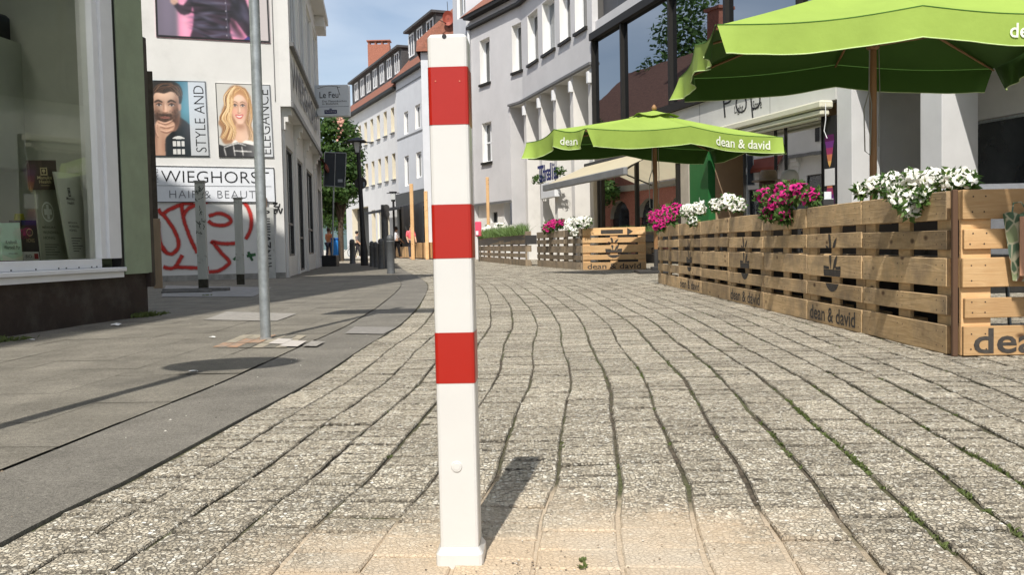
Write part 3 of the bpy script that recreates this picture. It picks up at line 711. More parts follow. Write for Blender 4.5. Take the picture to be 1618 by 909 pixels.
def art_pale(g, fn):
    honeyleaf(g, fn, .44, .78, .05, 1); txt(g, fn, 'Manuka', .28, .62, .69, .725, 1, 2, .008); txt(g, fn, 'Health', .30, .58, .64, .675, 1, 2, .008)
    for i, (s, w_) in enumerate((('MĀNUKA', .42), ('WUNDHEIL-', .5), ('HONIG', .33))): txt(g, fn, s, .18, .18+w_, .42-i*.045, .448-i*.045, 1, 2, .012)
    for i in range(6): rect(g, fn, .2, .2+.5-.1*(i % 3), .25-i*.03, .258-i*.03, 1, 2)
stand(FG, [(112, 411), (142, 411), (126, 275), (86, 271)], -.34, 'display_poster', 'pale grey honey poster leaning in front of the taller darker one', 'poster', [ink((.84, .86, .81)), ink((.26, .26, .24))], art_pale)
def art_teal(g, fn):
    txt(g, fn, 'Kraftvoll.', .2, .78, .44, .54, 1, 2, .008); txt(g, fn, 'Wertvoll. Pur', .1, .9, .30, .40, 1, 2, .008); rect(g, fn, .3, .75, .18, .195, 1, 2); poly(g, fn, [(.0, 0), (1, 0), (1, .12), (.5, .05), (0, .16)], 2)
stand(FG, [(4, 412), (36, 412), (31, 352), (0, 352)], -.30, 'display_card', 'mint green card with handwritten lettering at the left edge of the display', 'card', [ink((.74, .90, .83)), ink((.16, .35, .3)), ink((.88, .94, .9))], art_teal)
def art_box(g, fn): txt(g, fn, 'HONIG', .25, .75, .45, .55, 1, 2, .01); ringp(g, fn, .5, .70, .2, .10, .03, 1); rect(g, fn, .05, .95, .88, 1, 2)
stand(FG, [(38, 412), (64, 412), (57, 348), (32, 348)], -.38, 'honey_box', 'dark honey box with a gold ring and blue top beside the mint green card', 'box', [ink((.19, .17, .15)), gold, ink((.16, .18, .36))], art_box, th=.10)
def art_lab(g, fn): rect(g, fn, .66, .92, .2, .8, 1, 2); txt(g, fn, 'BIO', .1, .5, .3, .7, 2, 2)
stand(FG, [(38, 412), (63, 412), (61, 398), (37, 398)], -.24, 'price_label', 'small white price label with a red square in front of the dark honey box', 'label', [ink((.72, .72, .7)), ink((.55, .15, .15)), ink((.2, .2, .2))], art_lab, th=.01)
g = MB(); g.fbox(FG, -1.6, .4, 3.0, 3.05, -1.3, -1.2); tl_ = tag(g.build('display_fill_tube', emis('display_fill_glow', (1, .96, .88), 14)), 'glowing white tube added under the ceiling to brighten the left shop window', 'lamp')  # added glowing tube, there to brighten the posters in the display
# hanging white cube + lamp row in the showroom
a0, z0 = FG.at(2, 135, -1.1); a1, z1 = FG.at(80, 66, -1.1)
g = MB(); g.fbox(FG, min(a0, a1)-.6, max(a0, a1), 1.35, 2.5, -1.75, -1.0, 0, .01); tag(g.build('display_plinth', mat('display_white', (.42, .45, .38), .8, .1, 2)), 'pale grey display box standing high in the back of the shop window', 'display box')
g = MB(); g.fbox(FG, min(a0, a1)-.5, max(a0, a1)-.1, 2.5, 2.75, -1.6, -1.1, 0, .03); tag(g.build('dark_bowl', M_black), 'dark tray lying on the pale display box behind the glass', 'tray')
rr = random.Random(4)
for i, (px, py, c) in enumerate(((18, 320, (.55, .14, .10)), (8, 355, (.42, .12, .40)), (30, 335, (.62, .62, .15)), (48, 330, (.35, .42, .2)), (22, 385, (.18, .14, .4)))):
    a, z = FG.at(px, py, -.9); g = MB(); c0 = FG.P(a, 0, -.9); hh = .30+.08*(i % 3); g.lathe([(.03, 0), (.075, .02), (.085, hh*.5), (.05, hh*.8), (.035, hh)], (c0.x, c0.y, zS-.05), 14)
    tag(g.build('vase', ink(c)), '%s vase at the left edge of the shop display' % ('brick red', 'purple', 'yellow green', 'olive green', 'dark blue')[i], 'vase')

# ================================================================== HAIR SALON BUILDING
M_wallH = mat('salon_white', (.66, .65, .63), .8, .05, 1.3, .12, 70, dirt=(.5, .49, .47), dsc=.9, dth=(.55, .95))
hc = G(452, 439.5); ang = R_(16); FH = Fac(hc, (-math.cos(ang), -math.sin(ang)), (math.sin(ang), -math.cos(ang)))   # s grows to the left
hb = bthing('salon_building', 'white hair salon building at the corner with big posters and a projecting upper floor', 'building')
HH = 7.75; zO = FH.at(455, 168)[1]
us = Vector((-.147, .989, 0)); FS = Fac(hc, us, (us.y, -us.x)); LS = 10.3     # street side
g = MB(); wall(g, FH, 0, 6.5, 0, HH, [], 0); 
g.quad(FH.P(6.5, 0, 0), FH.P(6.5, HH, 0), FH.P(6.5, HH, -9), FH.P(6.5, 0, -9))
OV = .22
# upper body projects over the street
sw = FS.at(453, 76, OV)[0]
zsill = FS.at(474, 113, OV)[1]
zs_ = 4.95; zt_ = 7.2
wins = [(.5, 2.6), (3.0, 5.1), (5.5, 7.6), (8.0, 9.9)]
wall(g, FS, 0, LS, zO, HH, [(a, b, zs_, zt_) for a, b in wins], OV, .12, 0, 1)
g.quad(FS.P(0, zO, 0), FS.P(0, zO, OV), FS.P(0, HH, OV), FS.P(0, HH, 0)); g.quad(FS.P(LS, zO, -7), FS.P(LS, zO, OV), FS.P(LS, HH, OV), FS.P(LS, HH, -7))
g.quad(FS.P(0, zO, -.3), FS.P(0, zO, OV), FS.P(LS, zO, OV), FS.P(LS, zO, -.3)); g.quad(FS.P(0, HH, -8), FS.P(0, HH, OV), FS.P(LS, HH, OV), FS.P(LS, HH, -8))
gw = [(.6, 2.7, .45, 2.9), (3.5, 5.6, .05, 2.9), (6.4, 9.4, .45, 2.9)]
wall(g, FS, 0, LS, 0, zO, gw, 0, .10, 0, 1); g.quad(FS.P(LS, 0, 0), FS.P(LS, 0, -7), FS.P(LS, HH, -7), FS.P(LS, HH, 0))
g.build('wall', [M_wallH, M_reveal], hb)
for a, b in wins: window(FS, a, b, zs_, zt_, OV-.08, hb, M_frame, M_dkglass, 2, 0)
for a, b, c, d in gw: window(FS, a, b, c, d, -.06, hb, M_dark, M_dkglass, 1, .3)
g = MB(); g.fbox(FS, -.02, LS+.02, zs_-.12, zs_-.04, OV+.001, OV+.09); g.build('sill_band', M_ledge, hb)
g = MB(); g.fbox(FS, -.02, LS+.02, zO-.02, zO+.10, OV+.001, OV+.05); g.build('edge_trim', M_ledge, hb)
for s in (.15, 2.95, 5.85, 9.7):
    g = MB(); g.fbox(FS, s, s+.30, zO-.16, zO-.003, .002, OV-.02); g.fbox(FS, s, s+.30, zO-.30, zO-.16, .002, OV*.62); g.fbox(FS, s, s+.30, zO-.46, zO-.30, .002, OV*.34); g.build('console', M_wallH, hb)
    g = MB(); g.fbox(FS, s+.03, s+.27, 0, zO-.46, .002, .05); g.build('pilaster', M_wallH, hb)
g = MB(); g.fbox(FS, -.02, LS+.15, HH, HH+.18, -.5, OV+.35); g.fbox(FH, -.05, 6.5, HH, HH+.18, -.4, .12); g.fbox(FS, LS-1.2, LS+.12, HH-.32, HH-.003, OV+.002, OV+.28); g.build('cornice', M_wallH, hb)
g = MB(); pxs = FH.at(431, 60)[0]
p0 = FH.P(*FH.at(431, 40), .012); p1 = FH.P(FH.at(431, 40)[0], zO+.1, .012); g.tube([p0+Vector((0, 0, 1.5)), p1], .008, 6); g.build('cable', M_ledge, hb)
g = MB(); g.fbox(FH, 0, 6.5, -.01, .12, .001, .02); g.build('base_strip', mat('dirty_base', (.28, .27, .25), .9, .3, 6), hb)
# big side lettering on the street side
g = MB(); 
def fns(x, y): return FS.P(.35+x, 4.02+y, OV+.05)
text_fit(g, 'WIEGHORST', fns, 8.6, .62, .015)
vs0 = list(g.v)
g.v = vs0; g.build('side_lettering', M_black, hb)
# ---------------- posters
def board(F, bl, tr, name, label, cat, mats, art, th=.02, corners=None, photo=0):
    a0, z0 = F.at(*bl); a1, z1 = F.at(*tr)
    if corners: Q = [F.at(*c) for c in corners]
    else: Q = [(a0, z0), (a1, z0), (a1, z1), (a0, z1)]
    W = [F.P(a, z, th) for a, z in Q]; Bk = [F.P(a, z, .001) for a, z in Q]
    g = MB(); g.add(W+Bk, [(0, 1, 2, 3), (0, 1, 5, 4), (1, 2, 6, 5), (2, 3, 7, 6), (3, 0, 4, 7)])
    def fn(u, v, k=1): return W[0].lerp(W[1], u).lerp(W[3].lerp(W[2], u), v)+F.n*(.0022*k)
    wd, hg = (W[1]-W[0]).length, (W[3]-W[0]).length
    if photo:
        nx = photo; ny = int(photo*hg/wd); pt = Painter(mats, nx, ny); art(pt, fn, wd, hg)
        o = tag(g.build(name, mats), label, cat)
        me = bpy.data.meshes.new('print'); vs = [fn(i/(nx-1), j/(ny-1), 1) for j in range(ny) for i in range(nx)]
        me.from_pydata([tuple(v) for v in vs], [], [(j*nx+i, j*nx+i+1, (j+1)*nx+i+1, (j+1)*nx+i) for j in range(ny-1) for i in range(nx-1)]); me.materials.append(picmat())
        L_ = np.where(pt.im <= .04045, pt.im/12.92, ((np.clip(pt.im, 0, 1)+.055)/1.055)**2.4); col = np.ones((ny*nx, 4)); col[:, :3] = L_.reshape(-1, 3)
        at_ = me.color_attributes.new('photo', 'FLOAT_COLOR', 'POINT'); at_.data.foreach_set('color', col.ravel().astype(np.float32)); me.update()
        oo = bpy.data.objects.new('print', me); C.objects.link(oo); oo.parent = o
        if pt.geo.f: pt.geo.build('poster_lettering', mats, o)
        return o
    art(g, fn, wd, hg)
    return tag(g.build(name, mats), label, cat)
def smooth(pts, n=6):
    P = [Vector((x, y, 0)) for x, y in pts]; k = len(P); out = []
    for i in range(k):
        a, b, c, d = P[(i-1) % k], P[i], P[(i+1) % k], P[(i+2) % k]
        for j in range(n):
            t = j/n; q = .5*((2*b)+(c-a)*t+(2*a-5*b+4*c-d)*t*t+(3*b-a-3*c+d)*t**3); out.append((q.x, q.y))
    return out
def sh_(g, fn, pts, m, k): poly(g, fn, smooth(pts), m, k)
def frame_lines(g, fn, w_, m, W=1, H=1):
    a = .018; b = a*W/H
    rect(g, fn, 0, 1, 0, b, m, 12); rect(g, fn, 0, 1, 1-b, 1, m, 12); rect(g, fn, 0, a, b, 1-b, m, 12); rect(g, fn, 1-a, 1, b, 1-b, m, 12)
def strand(g, fn, pts, w0, m, k):
    P = [Vector((x, y, 0)) for x, y in pts]; out = []
    for i in range(len(P)-1):
        a, b, c, d = P[max(i-1, 0)], P[i], P[i+1], P[min(i+2, len(P)-1)]
        for j in range(5):
            t = j/5; out.append(.5*((2*b)+(c-a)*t+(2*a-5*b+4*c-d)*t*t+(3*b-a-3*c+d)*t**3))
    out.append(P[-1]); L = []; Rr = []
    for i, p in enumerate(out):
        d = (out[min(i+1, len(out)-1)]-out[max(i-1, 0)]).normalized(); ww = w0*(math.sin(math.pi*(.12+.88*i/len(out)))**.6); L.append((p.x-d.y*ww, p.y+d.x*ww)); Rr.append((p.x+d.y*ww, p.y-d.x*ww))
    for i in range(len(out)-1): poly(g, fn, [L[i], L[i+1], Rr[i+1], Rr[i]], m, k)
# man poster: picture on the left two thirds (u), text turned 90 degrees on the right
mm = [ink((.16, .42, .52)), ink((.85, .86, .87)), ink((.07, .07, .08)), ink((.86, .68, .57)), ink((.70, .50, .40)), ink((.13, .10, .09)), ink((.30, .21, .16)), ink((.93, .92, .90)), ink((.48, .32, .26)), ink((.62, .40, .36)), ink((.55, .56, .60)), ink((.25, .58, .66))]
def hairs(g, guides, cols, n, spread, w0, rr):
    for _ in range(n):
        a = rr.choice(guides); o_ = rr.gauss(0, spread); o2_ = rr.gauss(0, spread); k_ = len(a)
        strand(g, None, [(x+o_+(o2_-o_)*i/k_+rr.gauss(0, spread*.15), y+rr.gauss(0, spread*.25)) for i, (x, y) in enumerate(a)], w0*rr.uniform(.5, 1.3), rr.choice(cols), 0)
def art_man(g, fn, W, H):
    rr = random.Random(1)
    rect(g, fn, -.1, .70, -.1, 1.1, 0, 1); g.blob(.10, .75, .22, .5, (.55, .58, .62), .8); g.blob(.62, .5, .12, .7, (.28, .60, .68), .7); g.blob(.5, .95, .3, .2, (.10, .30, .40), .5)
    g.sg = 1.3; g.dx = .085
    poly(g, fn, smooth([(-.25, -.1), (.66, -.1), (.72, .30), (.62, .42), (.50, .50), (.40, .53), (.18, .42), (-.25, .34)], 3), (.075, .075, .085), 3)
    g.blob(.58, .30, .05, .12, (.18, .18, .20), .7); g.blob(.34, .30, .03, .12, (.02, .02, .03), .8)
    sh_(g, fn, [(.20, .36), (.40, .50), (.47, .62), (.44, .42), (.36, .33)], (.60, .43, .35), 4); g.blob(.38, .46, .06, .05, (.38, .25, .20), .8)
    sh_(g, fn, [(.03, .78), (.02, .66), (.06, .55), (.13, .45), (.22, .41), (.31, .44), (.40, .54), (.45, .66), (.47, .78), (.42, .88), (.26, .93), (.10, .90)], (.84, .66, .55), 5)
    g.blob(.42, .66, .035, .14, (.52, .36, .29), .85); g.blob(.20, .83, .12, .05, (.93, .77, .66), .7); g.blob(.31, .62, .06, .04, (.90, .71, .60), .6); g.blob(.08, .62, .03, .1, (.62, .46, .38), .6); g.blob(.36, .60, .03, .06, (.60, .42, .34), .6)
    g.blob(.13, .70, .055, .025, (.50, .35, .29), .75); g.blob(.335, .70, .06, .025, (.50, .35, .29), .75)
    for cx, cy, rx, ry, al in ((.22, .50, .14, .055, .8), (.40, .57, .04, .09, .7), (.09, .53, .05, .08, .6), (.22, .45, .12, .04, .8)): g.blob(cx, cy, rx, ry, (.28, .19, .15), al)
    for _ in range(150):
        x = rr.gauss(.23, .12); y = rr.gauss(.49, .045)+abs(x-.22)*.35
        if .03 < x < .44: strand(g, fn, [(x, y), (x+rr.gauss(0, .01), y-.018)], .0035, (.14, .09, .07), 0)
    sh_(g, fn, [(.44, .67), (.48, .70), (.49, .64), (.455, .60)], (.74, .53, .44), 6)
    g.sg = .7
    for cx in (.13, .335): sh_(g, fn, [(cx-.045, .675), (cx, .690), (cx+.045, .675), (cx, .662)], (.78, .74, .72), 8); circ(g, fn, cx, .677, .018, .015, (.16, .13, .12), 9); strand(g, fn, [(cx-.052, .676), (cx, .696), (cx+.052, .675)], .006, (.10, .07, .06), 10)
    strand(g, fn, [(.055, .712), (.12, .735), (.19, .712)], .013, (.12, .09, .075), 9); strand(g, fn, [(.27, .712), (.33, .738), (.41, .712)], .013, (.12, .09, .075), 9)
    g.blob(.205, .64, .012, .05, (.62, .44, .36), .7); g.blob(.235, .64, .014, .05, (.95, .80, .70), .6); g.blob(.235, .595, .03, .015, (.90, .70, .60), .7); strand(g, fn, [(.185, .582), (.225, .572), (.265, .583)], .007, (.40, .26, .21), 9)
    g.blob(.225, .545, .08, .012, (.16, .11, .09), .8); sh_(g, fn, [(.14, .512), (.22, .527), (.31, .512), (.23, .495)], (.66, .42, .38), 9); strand(g, fn, [(.15, .512), (.22, .512), (.30, .512)], .004, (.32, .18, .16), 9)
    g.sg = 1.1
    sh_(g, fn, [(.01, .78), (.0, .9), (.05, .985), (.16, 1.0), (.34, .998), (.47, .95), (.52, .86), (.50, .72), (.46, .70), (.45, .78), (.42, .83), (.33, .855), (.22, .83), (.10, .84), (.05, .80), (.04, .70), (.01, .72)], (.12, .09, .075), 8)
    g.sg = .5; hairs(g, [[(.05, .86), (.15, .94), (.30, .96), (.44, .90)], [(.10, .85), (.20, .90), (.34, .91), (.47, .80)], [(.18, .86), (.30, .93), (.44, .92), (.50, .80)]], [(.36, .26, .20), (.22, .16, .13), (.05, .04, .04), (.48, .36, .28)], 60, .018, .004, rr)
    g.sg = 1.1
    sh_(g, fn, [(.05, -.05), (.03, .16), (.06, .30), (.05, .40), (.10, .47), (.20, .44), (.30, .47), (.37, .44), (.36, .37), (.30, .31), (.22, .24), (.20, .12), (.20, -.05)], (.83, .65, .54), 10)
    g.blob(.06, .2, .02, .15, (.55, .40, .33), .6); g.blob(.18, .15, .025, .1, (.62, .45, .37), .6); g.blob(.15, .42, .05, .02, (.92, .76, .66), .6); g.sg = .8
    for pts in ([(.10, .45), (.22, .42), (.34, .46)], [(.13, .39), (.24, .37), (.36, .40)], [(.14, .33), (.24, .31), (.33, .34)], [(.09, .42), (.07, .32), (.10, .24)]): strand(g, fn, pts, .007, (.46, .31, .25), 11); strand(g, fn, [(x, y+.022) for x, y in pts], .007, (.92, .75, .65), 11)
    g.sg = .4; sh_(g, fn, [(.33, .235), (.38, .265), (.46, .268), (.52, .235)], 7, 10)
    for i in range(3):
        for j in range(2): rect(g, fn, .33+i*.068, .33+i*.068+.052, .155-j*.105-.02, .225-j*.105-.02, 7, 10)
    g.dx = 0; rect(g, fn, .70, 1.1, -.1, 1.1, 1, 1); g.blob(.85, .8, .2, .3, (.80, .84, .90), .6)
    text_fit(g, 'STYLE AND', lambda x, y: fn(.955-y*1.0, .06+x, 2), .88, .17, -.012, 2)
    g.sg = 0; frame_lines(g, fn, .01, 2, W, H)
board(FH, (240, 247), (331, 128), 'salon_poster', 'tall poster of a bearded man in black on a blue ground lettered STYLE AND', 'poster', mm, art_man, photo=150, corners=[(233, 247), (331.5, 247.5), (325, 128.5), (229, 126.5)])
mw = [ink((.90, .89, .86)), ink((.07, .07, .08)), ink((.89, .71, .60)), ink((.74, .52, .36)), ink((.55, .36, .22)), ink((.90, .76, .56)), ink((.76, .30, .30)), ink((.97, .96, .94)), ink((.25, .18, .14)), ink((.78, .57, .47)), ink((.82, .84, .86))]
def art_woman(g, fn, W, H):
    rr = random.Random(2)
    rect(g, fn, -.1, .68, -.1, 1.1, 0, 1); g.blob(.1, .8, .2, .3, (.80, .79, .77), .7); g.sg = 2
    sh_(g, fn, [(.16, .74), (.20, .88), (.30, .965), (.44, .97), (.56, .90), (.60, .74), (.58, .55), (.62, .40), (.60, .25), (.50, .2), (.30, .2), (.12, .18), (.06, .26), (.08, .38), (.02, .46), (.08, .55), (.10, .64)], (.60, .42, .28), 2)
    g.sg = 1.4
    sh_(g, fn, [(.22, .10), (.28, .28), (.34, .46), (.50, .46), (.55, .30), (.62, .22), (.60, .05), (.3, .05)], (.90, .73, .62), 3)
    g.blob(.42, .42, .07, .04, (.66, .48, .38), .85); g.blob(.42, .28, .08, .06, (.95, .80, .70), .5)
    sh_(g, fn, [(.26, .72), (.27, .60), (.33, .50), (.41, .45), (.49, .49), (.55, .60), (.57, .72), (.54, .82), (.42, .87), (.30, .83)], (.91, .74, .64), 5)
    g.blob(.54, .64, .03, .12, (.72, .52, .43), .75); g.blob(.28, .62, .02, .1, (.80, .60, .50), .6); g.blob(.40, .80, .09, .04, (.97, .84, .76), .7); g.blob(.32, .62, .035, .03, (.93, .64, .56), .55); g.blob(.49, .62, .03, .03, (.90, .62, .54), .5); g.blob(.41, .485, .05, .02, (.96, .80, .72), .6)
    for cx in (.335, .475): g.blob(cx, .705, .045, .022, (.66, .48, .40), .7)
    g.sg = .6
    for cx in (.335, .475): strand(g, fn, [(cx-.05, .738), (cx, .755), (cx+.05, .736)], .006, (.50, .36, .26), 9); sh_(g, fn, [(cx-.036, .70), (cx, .713), (cx+.036, .70), (cx, .69)], (.92, .90, .88), 8); circ(g, fn, cx, .70, .016, .013, (.22, .20, .20), 9); strand(g, fn, [(cx-.045, .700), (cx, .720), (cx+.045, .700)], .006, (.14, .10, .09), 10)
    g.blob(.395, .64, .009, .04, (.76, .56, .47), .7); g.blob(.415, .645, .010, .04, (.99, .88, .80), .6); strand(g, fn, [(.37, .608), (.405, .600), (.44, .61)], .005, (.62, .40, .34), 9)
    sh_(g, fn, [(.33, .575), (.37, .582), (.405, .576), (.44, .584), (.48, .58), (.45, .535), (.41, .522), (.36, .535)], (.78, .34, .34), 9); sh_(g, fn, [(.35, .566), (.405, .562), (.462, .570), (.43, .545), (.385, .543)], (.98, .97, .95), 10)
    g.sg = 1.0; sh_(g, fn, [(.24, .70), (.24, .84), (.34, .93), (.46, .93), (.56, .86), (.59, .70), (.55, .76), (.49, .83), (.40, .85), (.31, .80)], (.74, .55, .38), 7)
    g.sg = .5
    Lg = [[(.36, .94), (.22, .82), (.20, .66), (.10, .52), (.18, .40), (.08, .26)], [(.38, .95), (.26, .84), (.23, .66), (.16, .52), (.25, .40), (.17, .24)], [(.40, .95), (.27, .86), (.24, .68), (.22, .52), (.30, .38), (.26, .24)]]
    Rg = [[(.48, .94), (.58, .82), (.58, .64), (.54, .48), (.61, .36), (.56, .22)], [(.50, .93), (.60, .76), (.62, .56), (.58, .42), (.63, .30), (.60, .2)]]
    hairs(g, Lg, [(.90, .76, .56), (.80, .62, .42), (.62, .44, .28), (.95, .84, .66), (.45, .30, .19)], 130, .028, .006, rr); hairs(g, Rg, [(.86, .70, .50), (.70, .52, .34), (.52, .36, .23)], 60, .016, .006, rr)
    hairs(g, [[(.30, .80), (.34, .90), (.44, .95)], [(.42, .95), (.52, .90), (.57, .80)]], [(.90, .76, .56), (.66, .48, .32)], 30, .012, .004, rr)
    g.sg = 1.0
    sh_(g, fn, [(.20, .12), (.30, .235), (.40, .19), (.50, .235), (.66, .2), (.66, .03), (.2, .03)], (.96, .95, .93), 9)
    poly(g, fn, [(-.1, -.1), (.68, -.1), (.68, .16), (.48, .19), (.34, .205), (.10, .15), (-.1, .20)], 1, 10)
    for pts in ([(.10, .13), (.34, .19), (.50, .16)], [(.10, .13), (.13, .02)], [(.27, .165), (.29, .02)], [(.42, .15), (.44, .02)], [(.27, .09), (.60, .08)]): strand(g, fn, pts, .010, (.96, .95, .93), 11)
    g.sg = .4; rect(g, fn, .68, 1.1, -.1, 1.1, 10, 1); g.blob(.85, .2, .2, .3, (.90, .90, .90), .6)
    text_fit(g, 'ELEGANCE', lambda x, y: fn(.955-y, .05+x, 2), .88, .19, -.012, 1)
    g.sg = 0; frame_lines(g, fn, .01, 1, W, H)
board(FH, (344, 248), (431, 132), 'salon_poster', 'tall poster of a smiling blonde woman lettered ELEGANCE, behind the grey pole', 'poster', mw, art_woman, photo=150, corners=[(346, 248.5), (433, 249.5), (427, 134), (340, 130.5)])
mb_ = [ink((.93, .52, .70)), ink((.13, .12, .17)), ink((.20, .19, .26)), ink((.42, .39, .46)), ink((.88, .84, .84)), ink((.05, .05, .06)), ink((.86, .70, .62)), ink((.28, .27, .38)), ink((.16, .18, .48))]
def art_blouse(g, fn, W, H):
    rr = random.Random(3)
    rect(g, fn, -.1, 1.1, -.1, 1.1, 4, 1); g.sg = 3; rect(g, fn, .18, .82, -.1, 1.1, 0, 2); rect(g, fn, -.1, .19, -.1, 1.1, (.36, .33, .40), 2); g.blob(.1, .3, .05, .3, (.50, .46, .54), .6); g.blob(.25, .2, .03, .3, (.98, .72, .80), .6); g.blob(.70, .05, .04, .2, (.97, .62, .74), .6)
    g.sg = 1.2
    sh_(g, fn, [(.31, -.05), (.32, .14), (.33, .30), (.30, .45), (.34, .70), (.50, .80), (.62, .78), (.76, .55), (.80, .40), (.74, .22), (.66, .28), (.64, .12), (.64, -.05)], (.12, .11, .15), 3)
    poly(g, fn, smooth([(.64, .30), (.70, .22), (.82, .02), (.89, .0), (.84, .30), (.72, .55)], 3), (.13, .12, .16), 4)
    poly(g, fn, smooth([(.31, .30), (.22, .26), (.15, .38), (.16, .42), (.24, .36), (.32, .50)], 3), (.12, .11, .15), 4); sh_(g, fn, [(.13, .40), (.16, .45), (.20, .40), (.16, .36)], (.85, .68, .60), 5)
    for _ in range(70):
        x = rr.uniform(.33, .60); y = rr.uniform(.02, .75); l = rr.uniform(.04, .14); g.blob(x, y, l*.6, .010*rr.uniform(.6, 1.6), rr.choice(((.34, .33, .42), (.26, .25, .33), (.04, .04, .06), (.42, .41, .50), (.05, .05, .07))), .65, rr.uniform(-.5, .25))
    for _ in range(20): g.blob(rr.uniform(.66, .84), rr.uniform(.05, .5), .02, .05, rr.choice(((.32, .31, .40), (.05, .05, .07))), .5, .45)
    g.sg = .5; strand(g, fn, [(.60, .7), (.615, .4), (.625, .02)], .004, (.32, .31, .38), 8)
    for i in range(5): circ(g, fn, .612, .06+i*.09, .007, .011, (.62, .60, .64), 9, 10)
    poly(g, fn, [(.74, .0), (.80, .06), (.86, .03), (.84, 0)], 8, 6)
    g.sg = 0; frame_lines(g, fn, .01, 5, W, H)
board(FH, (247, 58), (427, -70), 'salon_poster', 'large upper poster of a dark satin blouse on a pink ground', 'poster', mb_, art_blouse, photo=190, corners=[(247, 58), (427.5, 68), (421, -72), (242, -88)])
ms = [ink((.86, .87, .89)), ink((.10, .10, .11)), ink((.35, .36, .38))]
def art_name(g, fn, W, H):
    txt(g, fn, 'WIEGHORST', .085, .955, .55, .87, 1, 3, -.012); rect(g, fn, .045, .97, .455, .465, 2, 3)
    txt(g, fn, 'HAIR & BEAUTY', .145, .90, .12, .33, 2, 3, -.018, 1.15)
    text_fit(g, 'HANS', lambda x, y: fn(.062-y, .55+x, 3), .36, .03, -.01, 2)
    a = .006; 
    for r_ in ((0, 1, 0, .02), (0, 1, .98, 1), (0, a, .02, .98), (1-a, 1, .02, .98)): rect(g, fn, *r_, 1, 5)
board(FH, (243, 320), (435, 264), 'salon_sign', 'wide white name board reading WIEGHORST above the red graffiti', 'sign', ms, art_name, corners=[(239, 320), (435.5, 320), (433, 265), (237, 261.5)])
# ---------------- graffiti: sprayed strokes with soft edges
def spraymat(name, col, soft=.45):
    m = bpy.data.materials.new(name); m.use_nodes = True; t = m.node_tree; N = t.nodes; L = t.links; b = N['Principled BSDF']; b.inputs['Base Color'].default_value = (*col, 1); b.inputs['Roughness'].default_value = .6
    uv = N.new('ShaderNodeUVMap'); sx = N.new('ShaderNodeSeparateXYZ'); L.new(uv.outputs[0], sx.inputs[0])
    a = N.new('ShaderNodeMath'); a.operation = 'ABSOLUTE'; L.new(sx.outputs[1], a.inputs[0])
    tc = N.new('ShaderNodeTexCoord'); nz = N.new('ShaderNodeTexNoise'); nz.inputs['Scale'].default_value = 14; L.new(tc.outputs['Object'], nz.inputs[0])
    ad = N.new('ShaderNodeMath'); ad.operation = 'MULTIPLY_ADD'; ad.inputs[1].default_value = .5; L.new(nz.outputs[0], ad.inputs[0]); L.new(a.outputs[0], ad.inputs[2])
    r = N.new('ShaderNodeMapRange'); r.inputs[1].default_value = 1.2-soft; r.inputs[2].default_value = 1.22; r.inputs[3].default_value = .95; r.inputs[4].default_value = 0; L.new(ad.outputs[0], r.inputs[0])
    L.new(r.outputs[0], b.inputs['Alpha']); return m
def spray(g, F, pts, w_, d=.006, m=0):
    P = [Vector((*F.at(*p), 0)) for p in pts]; out = []
    for i in range(len(P)-1):
        a, b, c, e = P[max(i-1, 0)], P[i], P[i+1], P[min(i+2, len(P)-1)]
        for j in range(6): t = j/6; out.append(.5*((2*b)+(c-a)*t+(2*a-5*b+4*c-e)*t*t+(3*b-a-3*c+e)*t**3))
    out.append(P[-1]); L = []; Rr = []
    for i, p in enumerate(out):
        dd = (out[min(i+1, len(out)-1)]-out[max(i-1, 0)]).normalized(); L.append(F.P(p.x-dd.y*w_, p.y+dd.x*w_, d)); Rr.append(F.P(p.x+dd.y*w_, p.y-dd.x*w_, d))
    for i in range(len(out)-1): g.add([L[i], L[i+1], Rr[i+1], Rr[i]], [(0, 1, 2, 3)], m, uvs=[[(0, -1), (0, -1), (0, 1), (0, 1)]])
g = MB(); dd = [.006]
def sp(pts, w_=.056): spray(g, FH, pts, w_, dd[0]); dd[0] += .0012
for X in ([(250, 330), (256, 338), (268, 331), (290, 322), (306, 321)], [(256, 337), (272, 358), (281, 378), (281, 392), (272, 401), (262, 399), (255, 390)], [(287, 322), (290, 345), (300, 375), (312, 400)], [(290, 340), (300, 328), (330, 318), (350, 311), (375, 314), (390, 325), (397, 345), (395, 365), (388, 378)],
          [(330, 342), (345, 337), (360, 342), (365, 350), (355, 356), (338, 355), (329, 349)], [(258, 422), (275, 423), (288, 403)], [(275, 422), (300, 423), (330, 424)], [(330, 430), (345, 428), (358, 420), (362, 413), (350, 400), (338, 385), (336, 382), (352, 385), (380, 384)], [(250, 350), (252, 380), (262, 398)]): sp(X)
gr = tag(g.build('graffiti', spraymat('red_spray', (.50, .020, .012), .6)), 'big red sprayed graffiti letters on the white salon wall below the name board', 'graffiti')
g = MB(); spray(g, FH, [(369, 411), (375, 405)], .035); spray(g, FH, [(390, 405), (404, 402)], .04, .007); spray(g, FH, [(392, 398), (399, 412)], .035, .008); tag(g.build('graffiti', spraymat('green_spray', (.02, .10, .03))), 'small green sprayed cross marks on the white wall beside the grey pole', 'graffiti')
g = MB()
for i, X in enumerate(([(431, 322), (438, 321), (433, 326), (441, 327)], [(442, 322), (441, 328)], [(432, 331), (437, 331), (431, 336), (437, 337)], [(437, 336), (440, 329), (443, 337), (446, 329)])): spray(g, FH, X, .018, .006+.001*i)
tag(g.build('graffiti', spraymat('black_spray', (.02, .02, .02), .3)), 'tiny black scribbled tag on the salon wall beside the lettered board', 'graffiti')

